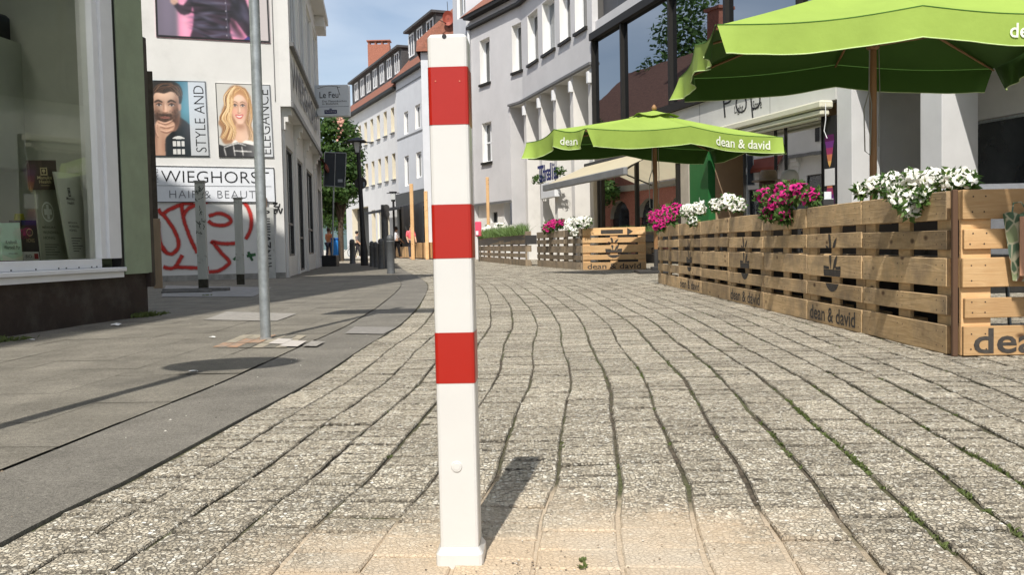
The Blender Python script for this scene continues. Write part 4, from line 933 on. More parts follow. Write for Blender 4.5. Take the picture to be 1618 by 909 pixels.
# ================================================================== old posts before the salon wall
M_oldw = mat('flaking_white_wood', (.45, .45, .41), .85, .12, 6, .5, 50, dirt=(.13, .11, .09), dsc=11, dth=(.60, .68), stretch=(1, 1, .25))
def oldpost(p, h, wd, label, rz):
    t = thing('timber_post', label, 'post', p, rz)
    g = MB(); g.box(-wd/2, wd/2, -wd*.4, wd*.4, .18, h-.035, 0, .008); g.build('shaft', M_oldw, t)
    g = MB(); g.box(-wd/2-.012, wd/2+.012, -wd*.4-.012, wd*.4+.012, h-.035, h, 0, .006); g.build('cap', mat('post_cap', (.30, .29, .26), .8, .2, 9), t)
    g = MB(); g.box(-wd/2+.004, wd/2-.004, -wd*.4+.004, wd*.4-.004, -.02, .18); g.build('rotten_base', mat('mossy_black', (.04, .037, .026), .95, .5, 20, .6, 60), t)
    return t
pA = G(322, 461); pB = G(380.5, 450)
tA = oldpost(pA, 1.63, .135, 'taller flaking white timber post with black rotten base left of the grey pole', .15)
tB = oldpost(pB, 1.52, .135, 'shorter flaking white timber post close to the salon wall', .2)
g = MB(); rr = random.Random(2)
for i in range(26):
    x = rr.uniform(-.05, .05); z = rr.uniform(.85, 1.55); P = [Vector((x, -.0562, z)), Vector((x+rr.uniform(-.03, .03), -.0562, z+rr.uniform(-.05, .05))), Vector((x+rr.uniform(-.03, .03), -.0562, z+rr.uniform(-.04, .04)))]
    for a, b in zip(P, P[1:]):
        q = Vector((b-a).cross(Vector((0, 1, 0)))).normalized()*.004; g.add([a-q, a+q, b+q, b-q], [(0, 1, 2, 3)])
g.build('scribble', ink((.25, .27, .24)), tA)
cb = thing('lettered_board', 'narrow upright grey board covered in black graffiti letters against the salon wall', 'board')
g = MB(); a0, z0 = FH.at(436, 445); a1, _ = FH.at(416, 445); _, z1 = FH.at(418, 328); g.fbox(FH, a0, a1, 0, z1, .02, .10, 0, .006); g.build('panel', mat('grey_board', (.42, .42, .40), .85, .15, 6, dirt=(.2, .18, .16), dsc=8, dth=(.6, .75)), cb)
g = MB(); _, z2 = FH.at(418, 313); g.fbox(FH, a1-.13, a1-.02, z1+.002, z2, .03, .09); g.build('top_block', mat('brown_block', (.14, .09, .06), .8), cb)
g = MB(); L = list('PEESNZCTL')
for i, ch in enumerate(L):
    zz = z1-.19-i*.165
    if zz > .1: text_fit(g, ch, lambda x, y: FH.P(a1-.03-x, zz+y, .1015), .15, .13, .02)
g.build('painted_letters', M_black, cb)
gp = G(250, 456); tz = thing('gap_post', 'weathered brown upright in the gap behind the green shop corner', 'post', gp, .3)
g = MB(); g.box(-.07, .07, -.02, .02, 0, 1.15, 0, .005); g.build('board', mat('tan_slat', (.32, .23, .15), .85, .2, 8, .4, 30, stretch=(1, 1, .2)), tz)
g = MB(); g.box(-.09, .04, .0, .05, 1.15, 3.55); g.build('dark_upright', mat('dark_upright', (.07, .055, .04), .85, .3, 8), tz)
g = MB(); q0 = G(256, 463); g.box(q0.x, q0.x+.95, q0.y, q0.y+.16, 0, .055, 0, .01); g.box(q0.x+.1, q0.x+.8, q0.y-.3, q0.y-.18, 0, .04, 0, .01)
tag(g.build('stone_slab', mat('old_slab', (.16, .15, .14), .9, .3, 10, .4, 40)), 'low dark slabs lying on the ground before the red graffiti', 'slab')
# ================================================================== BRICK HOUSE with arches (seen in the shop windows opposite) + Le Feu building
bk = bthing('brick_house', 'red brick house with arched ground floor windows and tiled roof behind the salon', 'building')
FB = Fac((-8.9, 31.5), (-.10, .995), (.995, .10)); LB = 17
g = MB(); hol = [(1+i*2.7, 2.9+i*2.7, 4.6, 6.6) for i in range(6)]
wall(g, FB, 0, LB, 3.6, 7.2, hol, 0, .2, 0, 1)
# ground floor with arched openings
for i in range(6):
    a = .8+i*2.7; b = a+1.9; c = (a+b)/2; r = .95; zc = 1.9; n = 12
    nx = a+2.7 if i < 5 else LB; pa = 0 if i == 0 else a-.8
    g.quad(FB.P(pa, 0, 0), FB.P(a, 0, 0), FB.P(a, 3.3, 0), FB.P(pa, 3.3, 0))
    for k in range(n):
        t0 = math.pi-math.pi*k/n; t1 = math.pi-math.pi*(k+1)/n; x0 = c+r*math.cos(t0); x1 = c+r*math.cos(t1); y0 = zc+r*math.sin(t0); y1 = zc+r*math.sin(t1)
        g.quad(FB.P(x0, y0, 0), FB.P(x1, y1, 0), FB.P(x1, 3.3, 0), FB.P(x0, 3.3, 0)); g.quad(FB.P(x0, y0, 0), FB.P(x1, y1, 0), FB.P(x1, y1, -.3), FB.P(x0, y0, -.3), 1)
g.quad(FB.P(.8+5*2.7+1.9, 0, 0), FB.P(LB, 0, 0), FB.P(LB, 3.3, 0), FB.P(.8+5*2.7+1.9, 3.3, 0))
g.fbox(FB, -.05, LB, 3.3, 3.6, -.1, .12, 1)
for s in (0, LB): g.quad(FB.P(s, 0, 0), FB.P(s, 0, -8), FB.P(s, 7.2, -8), FB.P(s, 7.2, 0)); g.add([FB.P(s, 7.2, 0), FB.P(s, 7.2, -8), FB.P(s, 10.6, -4)], [(0, 1, 2)])
g.build('wall', [M_brick, mat('sandstone', (.42, .38, .30), .85, .1, 6)], bk)
for a, b, c, d in hol: window(FB, a, b, c, d, -.15, bk, M_frame, M_dkglass, 1, .65)
for i in range(6): g = MB(); g.quad(FB.P(.7+i*2.7, 0, -.28), FB.P(2.8+i*2.7, 0, -.28), FB.P(2.8+i*2.7, 3, -.28), FB.P(.7+i*2.7, 3, -.28)); g.build('arched_window', M_dkglass, bk)
g = MB(); g.quad(FB.P(-.3, 7.0, .35), FB.P(LB+.3, 7.0, .35), FB.P(LB+.3, 10.7, -4), FB.P(-.3, 10.7, -4)); g.quad(FB.P(-.3, 7.0, -8.35), FB.P(LB+.3, 7.0, -8.35), FB.P(LB+.3, 10.7, -4), FB.P(-.3, 10.7, -4)); rf = g.build('roof', mat('old_brown_tile', (.17, .085, .06), .9, .3, 9, .6, 26), bk)
g = MB(); g.fbox(FB, 7.2, 8.1, 8.0, 12.0, -3.4, -2.6); g.fbox(FB, 7.1, 8.2, 12.0, 12.15, -3.5, -2.5); g.build('chimney', M_brick, rf)

lf = bthing('corner_house', 'small pale house beyond the salon with a red brown canopy over its door', 'building')
o2 = FS.P(LS+.03, 0, 0); FL = Fac(o2, (-.15, .989), (.989, .15))
g = MB(); wall(g, FL, 0, 3.0, 0, 6.2, [(.5, 2.4, .3, 2.6)], .05, .25, 0, 0); g.quad(FL.P(0, 0, .05), FL.P(0, 0, -3), FL.P(0, 6.2, -3), FL.P(0, 6.2, .05)); g.quad(FL.P(3, 0, .05), FL.P(3, 0, -3), FL.P(3, 6.2, -3), FL.P(3, 6.2, .05)); g.quad(FL.P(0, 6.2, .05), FL.P(3, 6.2, .05), FL.P(3, 6.2, -3), FL.P(0, 6.2, -3)); g.build('wall', M_grey, lf)
window(FL, .5, 2.4, .3, 2.6, -.1, lf, M_dark, M_dkglass, 1)
g = MB(); g.quad(FL.P(.2, 3.75, .05), FL.P(3, 3.75, .05), FL.P(3, 3.35, .36), FL.P(.2, 3.35, .36)); g.fbox(FL, .2, 3, 3.2, 3.35, .32, .38); g.build('canopy', mat('red_brown_cloth', (.20, .05, .03), .8, .1, 3), lf)
# Le Feu light box
sy = 27.4; c0 = PY(503, 184, sy); c1 = PY(551, 133, sy); t = thing('light_box_sign', 'projecting white light box sign reading Le Feu above the left pavement', 'sign', (0, 0, 0))
g = MB(); g.box(c0.x-.25, c1.x, sy, sy+.22, c0.z, c1.z, 0, .02); g.build('case', mat('signbox_white', (.62, .66, .70), .4, .03, 3), t)
g = MB(); fn = lambda u, v, k=1: Vector((c0.x+(c1.x-c0.x)*u, sy-.003*k, c0.z+(c1.z-c0.z)*v))
rect(g, fn, -.15, .98, .30, .31, 1, 1); txt(g, fn, 'Le Feu', .06, .66, .58, .78, 0, 2, .004); txt(g, fn, 'Der Flammkuchen', .14, .92, .45, .51, 0, 2, 0); txt(g, fn, 'in Bielefeld.', .14, .66, .37, .43, 0, 2, 0)
rect(g, fn, .20, .60, .08, .20, 1, 2); txt(g, fn, 'Rosenberg', .24, .56, .115, .165, 2, 4, 0); circ(g, fn, .40, .23, .05, .02, 1, 2, 8)
for i in range(9):
    u0 = .0+i*.08; f_ = lambda u: .86+.10*math.sin(u*3.6+.3)
    rect(g, fn, u0, u0+.085, f_(u0), f_(u0)+.012, 0, 1)
poly(g, fn, [(.62, .93), (.64, .93), (.72, .66), (.70, .66)], 0, 1)
g.build('lettering', [ink((.15, .15, .17)), ink((.12, .14, .32)), ink((.9, .9, .9))], t)
g = MB(); g.box(c0.x-1.6, c0.x-.25, sy+.08, sy+.14, c0.z+.25, c0.z+.31); g.box(c0.x-1.6, c0.x-.25, sy+.08, sy+.14, c1.z-.3, c1.z-.24); g.build('bracket', M_dark, t)

# ================================================================== TREE(S) at the bend
def leafcloud(g, blobs, n, size, rr, m=(0, 1)):
    tot = sum(b[3]**2 for b in blobs)
    for b in blobs:
        k = int(n*b[3]**2/tot); c = Vector(b[:3])
        for _ in range(k):
            d = Vector((rr.gauss(0, 1), rr.gauss(0, 1), rr.gauss(0, 1))).normalized(); q = b[3]*(rr.uniform(.45, 1.05)); p = c+Vector((d.x*q, d.y*q, d.z*q*.8))
            a = Vector((rr.gauss(0, 1), rr.gauss(0, 1), rr.gauss(0, .6))).normalized(); e = a.cross(d+Vector((.01, 0, 0))).normalized(); s = size*rr.uniform(.5, 1.3)
            g.add([p-a*s, p-e*s*.55, p+a*s, p+e*s*.55], [(0, 1, 2, 3)], m[0] if rr.random() < .6 else m[1])
M_leaf1 = mat('leaf_dark', (.045, .10, .02), .6, .4, 2.5, trans=.3); M_leaf2 = mat('leaf_light', (.09, .17, .035), .6, .3, 2.5, trans=.35); M_bark = mat('bark', (.09, .065, .045), .9, .3, 9, .6, 30)
M_bloss = mat('salmon_blossom', (.62, .34, .26), .7, .2, 5)
def tree(base, h, blobs, n, size, label, seed, lean=0, kind='tree', bl=0):
    t = thing(kind, label, 'tree', base); rr = random.Random(seed); g = MB()
    tp = [Vector((0, 0, -.1)), Vector((lean*.2, 0, h*.25)), Vector((lean*.5, .1, h*.5)), Vector((lean, 0, h*.85))]; g.tube(tp, [.17, .13, .10, .04], 10)
    for b in blobs:
        s = tp[1].lerp(tp[2], rr.random()); e = Vector(b[:3]); g.tube([s, s.lerp(e, .5)+Vector((0, 0, .3)), e], [.07, .05, .02], 6)
    g.build('trunk', M_bark, t); g = MB(); leafcloud(g, blobs, n, size, rr); g.build('crown', [M_leaf1, M_leaf2], t)
    if bl:
        g = MB()
        for _ in range(bl):
            b = rr.choice(blobs[:3]); p = Vector(b[:3])+Vector((rr.gauss(0, .6), -abs(rr.gauss(0, .5))-b[3]*.5, rr.gauss(0, .5)))
            for _ in range(7):
                q = p+Vector((rr.gauss(0, .07), rr.gauss(0, .07), rr.gauss(0, .12))); a = Vector((rr.gauss(0, 1), rr.gauss(0, 1), rr.gauss(0, 1))).normalized()*.07; e = a.cross(Vector((0, 1, .2))).normalized()*.06; g.add([q-a, q-e, q+a, q+e], [(0, 1, 2, 3)])
        g.build('blossom', M_bloss, t)
    return t
ty = 44.0
def TB(px, py, r, dy=0): 
    p = PY(px, py, ty+dy); return (p.x-tb.x, p.y-tb.y, p.z, r)
tb = PY(538, 398, ty); tb.z = 0
tree(tb, 6.2, [TB(522, 205, .95), TB(545, 210, .8), TB(530, 195, .7), TB(536, 240, 1.0), TB(556, 245, .75, .5), TB(545, 265, .95), TB(525, 265, 1.0), TB(518, 300, .8, -.6), TB(542, 305, .9), TB(560, 275, .55), TB(555, 300, .5), TB(528, 330, .6, .5), TB(508, 240, .9), TB(508, 310, .9)], 9000, .11, 'leafy green tree with salmon blossoms at the left bend of the street', 11, .2, bl=9)
ty = 70.0; tb = PY(520, 396, ty); tb.z = 0
tree(tb, 6, [TB(515, 340, 1.6), TB(540, 345, 1.5), TB(500, 320, 2.), TB(525, 300, 2.2), TB(545, 315, 1.4)], 5000, .16, 'darker green tree farther down the street behind the parking sign', 12)
tb = Vector((-17.5, 45.5, 0)); tree(tb, 13, [(0, 0, 11, 2.2), (1.2, .3, 12.6, 1.7), (-1.5, 0, 12.2, 1.8), (.4, 0, 14.2, 1.6), (2.2, .5, 10.4, 1.5), (-2.4, 0, 10, 1.6), (0, 0, 9, 2)], 4500, .17, 'tall tree behind the brick house, mirrored in the upper glazing', 15)
g = MB(); hp = []
for i in range(60):
    x = -420+i*12; hp.append((x, 900, 128+34*math.sin(i*.16+1.2)+5*math.sin(i*.9)))
for i in range(59): a, b = hp[i], hp[i+1]; g.add([(a[0], a[1], -5), (b[0], b[1], -5), b, a, (a[0], a[1]+300, -5), (b[0], b[1]+300, -5)], [(0, 1, 2, 3), (3, 2, 5, 4)])
tag(g.build('hills', mat('hill_forest', (.10, .15, .16), .95, .3, .02)), kind='structure')

# ================================================================== FAR BUILDINGS on the right side of the bend
FF = Fac((-4.0, 48.0), (-.39, .92), (-.92, -.39))
def atw(px0, px1, py0, py1, F=FF, d=0):
    a, z0 = F.at((px0+px1)/2-(px1-px0)/2, (py0+py1)/2, d); b, _ = F.at(px1, (py0+py1)/2, d); _, zl = F.at((px0+px1)/2, py1, d); _, zh = F.at((px0+px1)/2, py0, d)
    return (min(a, b), max(a, b), zl, zh)
sJ = FF.at(630, 250)[0]; sL = FF.at(546, 300)[0]; ZE = 10.05
fa = bthing('far_house', 'long pale house with cream window reveals and a red mansard roof at the street bend', 'building')
hA = []
nW = 8; sa = FF.at(630, 250)[0]+.35; sb = sL-.6; stp = (sb-sa)/nW
for i in range(nW):
    s = sa+stp*(i+.22); hA.append((s, s+stp*.44, 7.55, 9.05)); hA.append((s, s+stp*.44, 4.75, 6.3))
gA = [atw(557, 583, 328, 405), atw(588, 594, 332, 405), atw(597, 606, 332, 402), atw(608, 616, 332, 404)]
g = MB(); wall(g, FF, sJ, sL, 0, ZE, hA+gA, 0, .45, 0, 1)
g.quad(FF.P(sL, 0, 0), FF.P(sL, 0, -9), FF.P(sL, ZE, -9), FF.P(sL, ZE, 0)); g.quad(FF.P(sJ, 0, -9), FF.P(sL, 0, -9), FF.P(sL, ZE, -9), FF.P(sJ, ZE, -9)); g.build('wall', [M_far, M_cream], fa)
for h in hA: window(FF, *h, -.38, fa, M_frame, M_dkglass, 1, 0, .07)
for i, h in enumerate(gA): 
    if i != 2: g = MB(); g.quad(FF.P(h[0], 0, -.4), FF.P(h[1], 0, -.4), FF.P(h[1], h[3], -.4), FF.P(h[0], h[3], -.4)); g.build('doorway', M_black, fa)
    else: window(FF, *h, -.1, fa, M_frame, M_dkglass, 1, .3, .12, name='door')
for h in hA: g = MB(); g.fbox(FF, h[0]-.05, h[1]+.05, h[2]-.07, h[2]-.005, .002, .10); g.build('sill', M_ledge, fa)
def mansard(F, s0, s1, ze, p, dorm, nm=''):
    g = MB(); g.fbox(F, s0-.05, s1+.05, ze-.10, ze+.08, -.3, .32); gu = g.build('gutter', M_metalbr, p)
    g = MB(); g.quad(F.P(s0, ze+.08, .30), F.P(s1, ze+.08, .30), F.P(s1, ze+2.7, -2.0), F.P(s0, ze+2.7, -2.0)); g.quad(F.P(s0, ze+2.7, -2.0), F.P(s1, ze+2.7, -2.0), F.P(s1, ze+3.6, -4.5), F.P(s0, ze+3.6, -4.5)); g.quad(F.P(s0, ze+3.6, -4.5), F.P(s1, ze+3.6, -4.5), F.P(s1, ze, -9), F.P(s0, ze, -9))
    for s in (s0, s1): g.add([F.P(s, ze+.08, .3), F.P(s, ze+2.7, -2), F.P(s, ze+3.6, -4.5), F.P(s, ze, -9)], [(0, 1, 2, 3)])
    rf = g.build('roof', M_tile, p)
    for (a, b, z0, z1, ws) in dorm:
        g = MB(); g.fbox(F, a, b, z0, z1, -2.6, -.55); g.fbox(F, a-.12, b+.12, z1+.002, z1+.13, -2.8, -.25); g.build('dormer', M_slate, rf)
        for (c, d) in ws: window(F, c, d, z0+.22, z1-.12, -.53, rf, M_frame, M_dkglass, 1, 0, .09)
    return rf
W_ = []
for i in range(7): c = sJ+1.2+i*(sL-sJ-2)/7; W_.append((c, c+.95))
rfA = mansard(FF, sJ+.02, sL, ZE, fa, [(sJ+.7, sL-.7, ZE+.95, ZE+2.55, W_)])
fb = bthing('far_house', 'pale blue house with white framed window pairs and a dark shop front behind the bollard', 'building')
s0B = -1.0; hB = []
for (a, b, c, d) in ((640, 647, 176, 212), (657.5, 666, 165, 203), (668.5, 678, 158, 198), (641, 648, 246, 294), (659.5, 668, 240, 281), (671, 680, 235, 279)): hB.append(atw(a, b, c, d))
hB += [(s0B+.3, s0B+1.2, 7.4, 9.0), (s0B+.3, s0B+1.2, 4.6, 6.2)]
gB = [atw(634, 700, 306, 396)]; gB[0] = (.0, gB[0][1], 0.2, 3.4)
g = MB(); wall(g, FF, s0B, sJ-.02, 0, ZE+.35, hB+gB, .06, .22, 0, 1)
for s in (s0B, sJ-.02): g.quad(FF.P(s, 0, .06), FF.P(s, 0, -9), FF.P(s, ZE, -9), FF.P(s, ZE, .06))
g.build('wall', [M_bluewhite, M_reveal], fb)
for h in hB: window(FF, *h, -.08, fb, M_frame, M_dkglass, 1, 0, .10)
rfB = mansard(FF, s0B, sJ-.02, ZE+.35, fb, [(.6, sJ-.9, ZE+1.35, ZE+3.0, [(1.0, 2.2), (3.0, 4.0), (4.6, 5.6)])])
g = MB(); h = gB[0]; g.fbox(FF, h[0]-.1, h[1]+.2, 3.05, 3.75, .065, .25); g.fbox(FF, h[0], h[1], .2, 3.05, -1.5, -1.4); g.fbox(FF, h[1]-.3, h[1]+.15, 0, 3.05, .065, .2); g.build('shop_front', M_dark, fb)
g = MB(); g.quad(FF.P(h[0], 3.05, .26), FF.P(h[1]+2.4, 3.05, .26), FF.P(h[1]+2.4, 2.72, 1.9), FF.P(h[0], 2.72, 1.9)); g.fbox(FF, h[0], h[1]+2.4, 2.60, 2.72, 1.86, 1.92); g.build('awning', mat('dark_awning', (.035, .036, .04), .8), fb)
g = MB(); g.quad(FF.P(0, 6.9, .075), FF.P(0, 7.0, .075), FF.P(sJ, 7.0, .075), FF.P(sJ, 6.9, .075)); g.quad(FF.P(s0B, ZE-.25, .075), FF.P(s0B, ZE-.18, .075), FF.P(sJ, ZE-.18, .075), FF.P(sJ, ZE-.25, .075)); g.build('string_course', M_ledge, fb)
# chimneys
def chim(px0, px1, pyt, F, d, p, lab=''):
    a, zt = F.at(px0, pyt, d); b, _ = F.at(px1, pyt, d); a, b = min(a, b), max(a, b)
    # a box whose visible width matches
    g = MB(); P0 = F.P(a, 0, d); P1 = F.P(b, 0, d); cx = (P0+P1)/2; wv = (px1-px0)/FPX*cx.y; zb = ZE+1.5
    g.box(cx.x-wv/2, cx.x+wv/2, cx.y-.4, cx.y+.4, zb, zt-.35); g.box(cx.x-wv/2-.08, cx.x+wv/2+.08, cx.y-.48, cx.y+.48, zt-.08, zt); 
    for k in range(4): xx = cx.x-wv/2+.1+k*(wv-.2)/3; g.box(xx-.07, xx+.07, cx.y-.35, cx.y+.35, zt-.35, zt-.08)
    return g.build('chimney', M_brick, p)
chim(583, 617, 78, FF, -5.2, rfA); chim(626, 643, 82, FF, -4.6, rfA); chim(666, 677, 41, FF, -4.5, rfB)
an = thing('rooftop_antenna', 'white mobile antenna on the roof ridge between the brick chimneys', 'antenna'); q = PY(648, 62, 54)
g = MB(); g.tube([(q.x, q.y, ZE+2.3), (q.x, q.y, q.z-.2)], .05, 8); g.box(q.x-.12, q.x+.12, q.y-.08, q.y+.08, q.z-.85, q.z, 0, .03); g.build('mast', M_frame, an)
# tall pale house end + its red roof
ft = bthing('tall_house', 'tall pale grey house rising directly behind the top of the bollard', 'building')
A_ = Vector((-1.80, 40.9, 0)); FT = Fac(A_, (-.55, 1.9), (-.96, -.28))
sT = FT.at(716, 50)[0]
g = MB(); wt = atw(722, 735, -30, 25, FT); wall(g, FT, 0, sT, 0, 15, [wt, (wt[0], wt[1], 6.5, 8.2), (wt[0], wt[1], 3.4, 5.1)], 0, .2); g.quad(FT.P(sT, 0, 0), FT.P(sT, 0, -8), FT.P(sT, 15, -8), FT.P(sT, 15, 0)); g.quad(FT.P(0, 0, 0), FT.P(0, 0, -8), FT.P(0, 15, -8), FT.P(0, 15, 0)); g.quad(FT.P(0, 15, 0), FT.P(0, 15, -8), FT.P(sT, 15, -8), FT.P(sT, 15, 0)); g.build('wall', [M_bluewhite, M_reveal], ft)
for a in (wt, (wt[0], wt[1], 6.5, 8.2), (wt[0], wt[1], 3.4, 5.1)): window(FT, *a, -.1, ft, M_frame, M_dkglass, 1, 0, .08)
# low link with steep tiled roof and satellite dish between
lk = bthing('tiled_roof_house', 'house with steep red tiled roof carrying a satellite dish left of the bollard top', 'building')
p0 = FT.P(sT, 0, 0); g = MB(); q0 = PY(686, 62, 47); q1 = PY(716, 12, 45); y0 = 46.6
L0 = PY(690, 75, 47.2); 
g = MB(); g.box(-4.3, FT.P(sT, 0, 0).x-.02, 45.6, 52, 0, 10.3); g.build('wall', M_bluewhite, lk)
xa = -4.5; xb = FT.P(sT, 0, 0).x-.01
g = MB(); za = PY(686, 64, 46).z; zb_ = PY(716, 10, 46).z
g.add([(xa, 45.3, 10.3), (xb, 45.3, 10.3), (xb, 45.9, zb_), (xa, 45.9, za), (xa, 52, 10.3), (xb, 52, 10.3), (xb, 48.5, zb_+.6), (xa, 48.5, za+.3)], [(0, 1, 2, 3), (3, 2, 6, 7), (7, 6, 5, 4), (0, 3, 7, 4), (1, 2, 6, 5)]); g.build('roof', M_tile, lk)
ds = thing('satellite_dish', 'round red satellite dish on a tiled roof just left of the bollard top', 'dish'); q = PY(707.5, 27, 45.2)
g = MB(); n = 20; R0 = .36; vs = [(q.x+math.cos(i*6.2832/n)*R0*.75, q.y+.12, q.z+math.sin(i*6.2832/n)*R0*1.02) for i in range(n)]; vs2 = [(q.x+math.cos(i*6.2832/n)*R0*.4, q.y+.2, q.z+math.sin(i*6.2832/n)*R0*.5) for i in range(n)]
g.add(vs+vs2, [(i, (i+1) % n, (i+1) % n+n, i+n) for i in range(n)], 0, True); g.add(vs2, [tuple(range(n))]); g.build('dish', mat('dish_red', (.30, .06, .035), .6), ds)
g = MB(); g.tube([(q.x, q.y+.2, q.z), (q.x+.05, q.y+.6, q.z-.7)], .03, 6); g.tube([(q.x, q.y+.3, q.z+.1), (q.x-.03, q.y+.3, q.z+.85)], .015, 6); g.tube([(q.x-.1, q.y+.15, q.z-.25), (q.x-.45, q.y-.2, q.z-.15)], .018, 6); g.build('mast', M_dark, ds)

# ================================================================== GREY BUILDING (right, far) and arcade
FR = Fac((7.0, 14.0), (-.276, .961), (-.961, -.276))
sG0 = FR.at(937, 120)[0]; sG1 = FR.at(825, 120)[0]
bend = FR.P(sG1, 0, 0); FR2 = Fac(bend, (-.479, .878), (-.878, -.479)); sE = FR2.at(746, 200)[0]
gb_ = bthing('grey_building', 'grey rendered building with white window reveals and an arcade of white fins', 'building')
EV = 10.5; zLd = FR.at(870, 138)[1]
def ww(F, a, b, c, d): return atw(a, b, c, d, F)
w1 = [ww(FR, 834, 850, 17, 104), ww(FR, 857, 877, -2, 86), ww(FR, 884, 901, -25, 60), ww(FR, 908, 927, -45, 40)]
sills = sum(w[2] for w in w1)/4; heads = sum(w[3] for w in w1[:2])/2
w1 = [(w[0], w[1], sills, heads) for w in w1]
w2 = [ww(FR2, 809, 826, 37, 113), ww(FR2, 758.5, 774.5, 70, 137)]; w2 = [(w[0], w[1], sills, heads) for w in w2]
w3 = ww(FR2, 762, 777, 193, 256)
sA = FR2.at(806, 200)[0]
g = MB(); wall(g, FR, sG0, sG1, zLd, EV, w1, 0, .34, 0, 1)
wall(g, FR2, 0, sA, zLd-.02, EV, [w2[0]], 0, .34, 0, 1); zb3 = FR2.at(785, 320)[1]; wall(g, FR2, sA, sE, zb3, EV, [w2[1], w3], 0, .34, 0, 1)
g.quad(FR2.P(sA, 0, 0), FR2.P(sA, 0, -3), FR2.P(sA, zLd, -3), FR2.P(sA, zLd, 0)); g.quad(FR2.P(sE, 0, 0), FR2.P(sE, 0, -9), FR2.P(sE, EV, -9), FR2.P(sE, EV, 0)); g.quad(FR.P(sG0, zLd, 0), FR.P(sG0, zLd, -9), FR.P(sG0, EV+3, -9), FR.P(sG0, EV+3, 0))
g.build('wall', [M_grey, M_reveal], gb_)
g = MB(); wl = ww(FR2, 768, 779, 335, 352); wall(g, FR2, sA, sE, 0, zb3-.02, [wl, (wl[0]-1.6, wl[0]-.6, .3, 2.4)], -.22, .3, 0, 1)
# recess behind the fins
RD = 1.1
g.quad(FR.P(sG0, zLd-.01, 0), FR.P(sG1, zLd-.01, 0), FR.P(sG1, zLd-.01, -2), FR.P(sG0, zLd-.01, -2)); g.quad(FR2.P(0, zLd-.03, 0), FR2.P(sA, zLd-.03, 0), FR2.P(sA, zLd-.03, -2), FR2.P(0, zLd-.03, -2))
g.quad(FR.P(sG0, 0, -RD), FR.P(sG1+.5, 0, -RD), FR.P(sG1+.5, zLd, -RD), FR.P(sG0, zLd, -RD)); g.quad(FR2.P(-.3, 0, -RD+.02), FR2.P(sA, 0, -RD+.02), FR2.P(sA, zLd, -RD+.02), FR2.P(-.3, zLd, -RD+.02))
g.build('recess_wall', [M_white, M_reveal], gb_)
for h in w1+w2: window(FR if h in w1 else FR2, *h, -.26, gb_, M_frame, M_dkglass if h is not w1[1] else M_curt, 1, 0, .08)
window(FR2, *w3, -.2, gb_, M_frame, M_dkglass, 1, .5, .07); window(FR2, *wl, -.4, gb_, M_dark, M_dkglass, 0)
for h in w1: g = MB(); g.fbox(FR, h[0]-.04, h[1]+.04, h[2]-.10, h[2]-.004, .002, .09); g.build('sill', M_metalbr, gb_)
for h in w2+[w3]: g = MB(); g.fbox(FR2, h[0]-.04, h[1]+.04, h[2]-.10, h[2]-.004, .002, .09); g.build('sill', M_metalbr, gb_)
g = MB(); g.fbox(FR, sG0, sG1, zLd-.003, zLd+.08, .002, .13); g.build('ledge', M_ledge, gb_); g = MB(); g.fbox(FR2, .01, sA, zLd-.006, zLd+.078, .002, .11); g.build('ledge', M_ledge, gb_); g = MB(); g.fbox(FR2, sA+.01, sE, zb3-.02, zb3+.04, .002, .07); g.build('ledge', M_ledge, gb_)
g = MB(); g.fbox(FR, sG0, sG1, EV+.0, EV+.18, -.2, .34); g.fbox(FR2, .02, sE, EV+.003, EV+.183, -.2, .33); g.fbox(FR2, .02, sE, EV-.42, EV-.30, .002, .20); g.fbox(FR, sG0, sG1, EV-.423, EV-.303, .002, .21); g.build('gutter', M_metalbr, gb_)
g = MB(); g.quad(FR2.P(-.1, EV+.15, .36), FR2.P(sE+.3, EV+.15, .36), FR2.P(sE+.3, EV+3.6, -4), FR2.P(-.1, EV+3.6, -4)); g.quad(FR.P(sG0, EV+.15, .36), FR.P(sG1+.1, EV+.15, .36), FR.P(sG1+.1, EV+3.6, -4), FR.P(sG0, EV+3.6, -4)); g.add([FR2.P(sE+.3, EV+.15, .36), FR2.P(sE+.3, EV+3.6, -4), FR2.P(sE+.3, EV+.15, -8)], [(0, 1, 2)]); g.build('roof', M_tile, gb_)
g = MB(); g.tube([FR2.P(sE-.06, EV-.2, .1), FR2.P(sE-.06, 0, .1)], .06, 8); g.build('downpipe', M_frame, gb_)
# fins: slanting wide white blades between tall windows
fpx = [829, 852.5, 876, 903, 928]; fs = [FR.at(x, 200)[0] for x in fpx]
for i, s in enumerate(fs[:-1]+[sG0+.35]):
    g = MB(); g.fbox(FR, s-.16, s+.16, 0, zLd-.012, -RD+.003, -.02); f_ = g.build('fin', M_white, gb_)
    g = MB(); g.fbox(FR, s-.19, s-.05, zLd-.55, zLd-.18, -.015, .12, 0, .01); g.build('spotlight', M_frame, f_)
bounds = [sG0+.52]+[x for s in fs[:-1][::-1] for x in (s-.16, s+.16)]+[sG1+.2]
for i in range(0, len(bounds)-1, 2):
    a, b = bounds[i], bounds[i+1]
    if b-a < .5: continue
    m_ = (a+b)/2; window(FR, m_-.55*(b-a)/2-.1, m_+.55*(b-a)/2+.1, 3.3, zLd-.5, -RD+.06, gb_, M_frame, M_curt, 0, .5, .07); window(FR, m_-.55*(b-a)/2-.1, m_+.55*(b-a)/2+.1, .2, 3.1, -RD+.06, gb_, M_frame, M_dkglass, 0, 0, .07)
window(FR2, .25, sA-.3, .2, 3.0, -RD+.08, gb_, M_frame, ink((.07, .12, .42)), 0, 0, .07); window(FR2, .25, sA-.3, 3.2, zLd-.6, -RD+.08, gb_, M_frame, M_curt, 0, .5, .07)
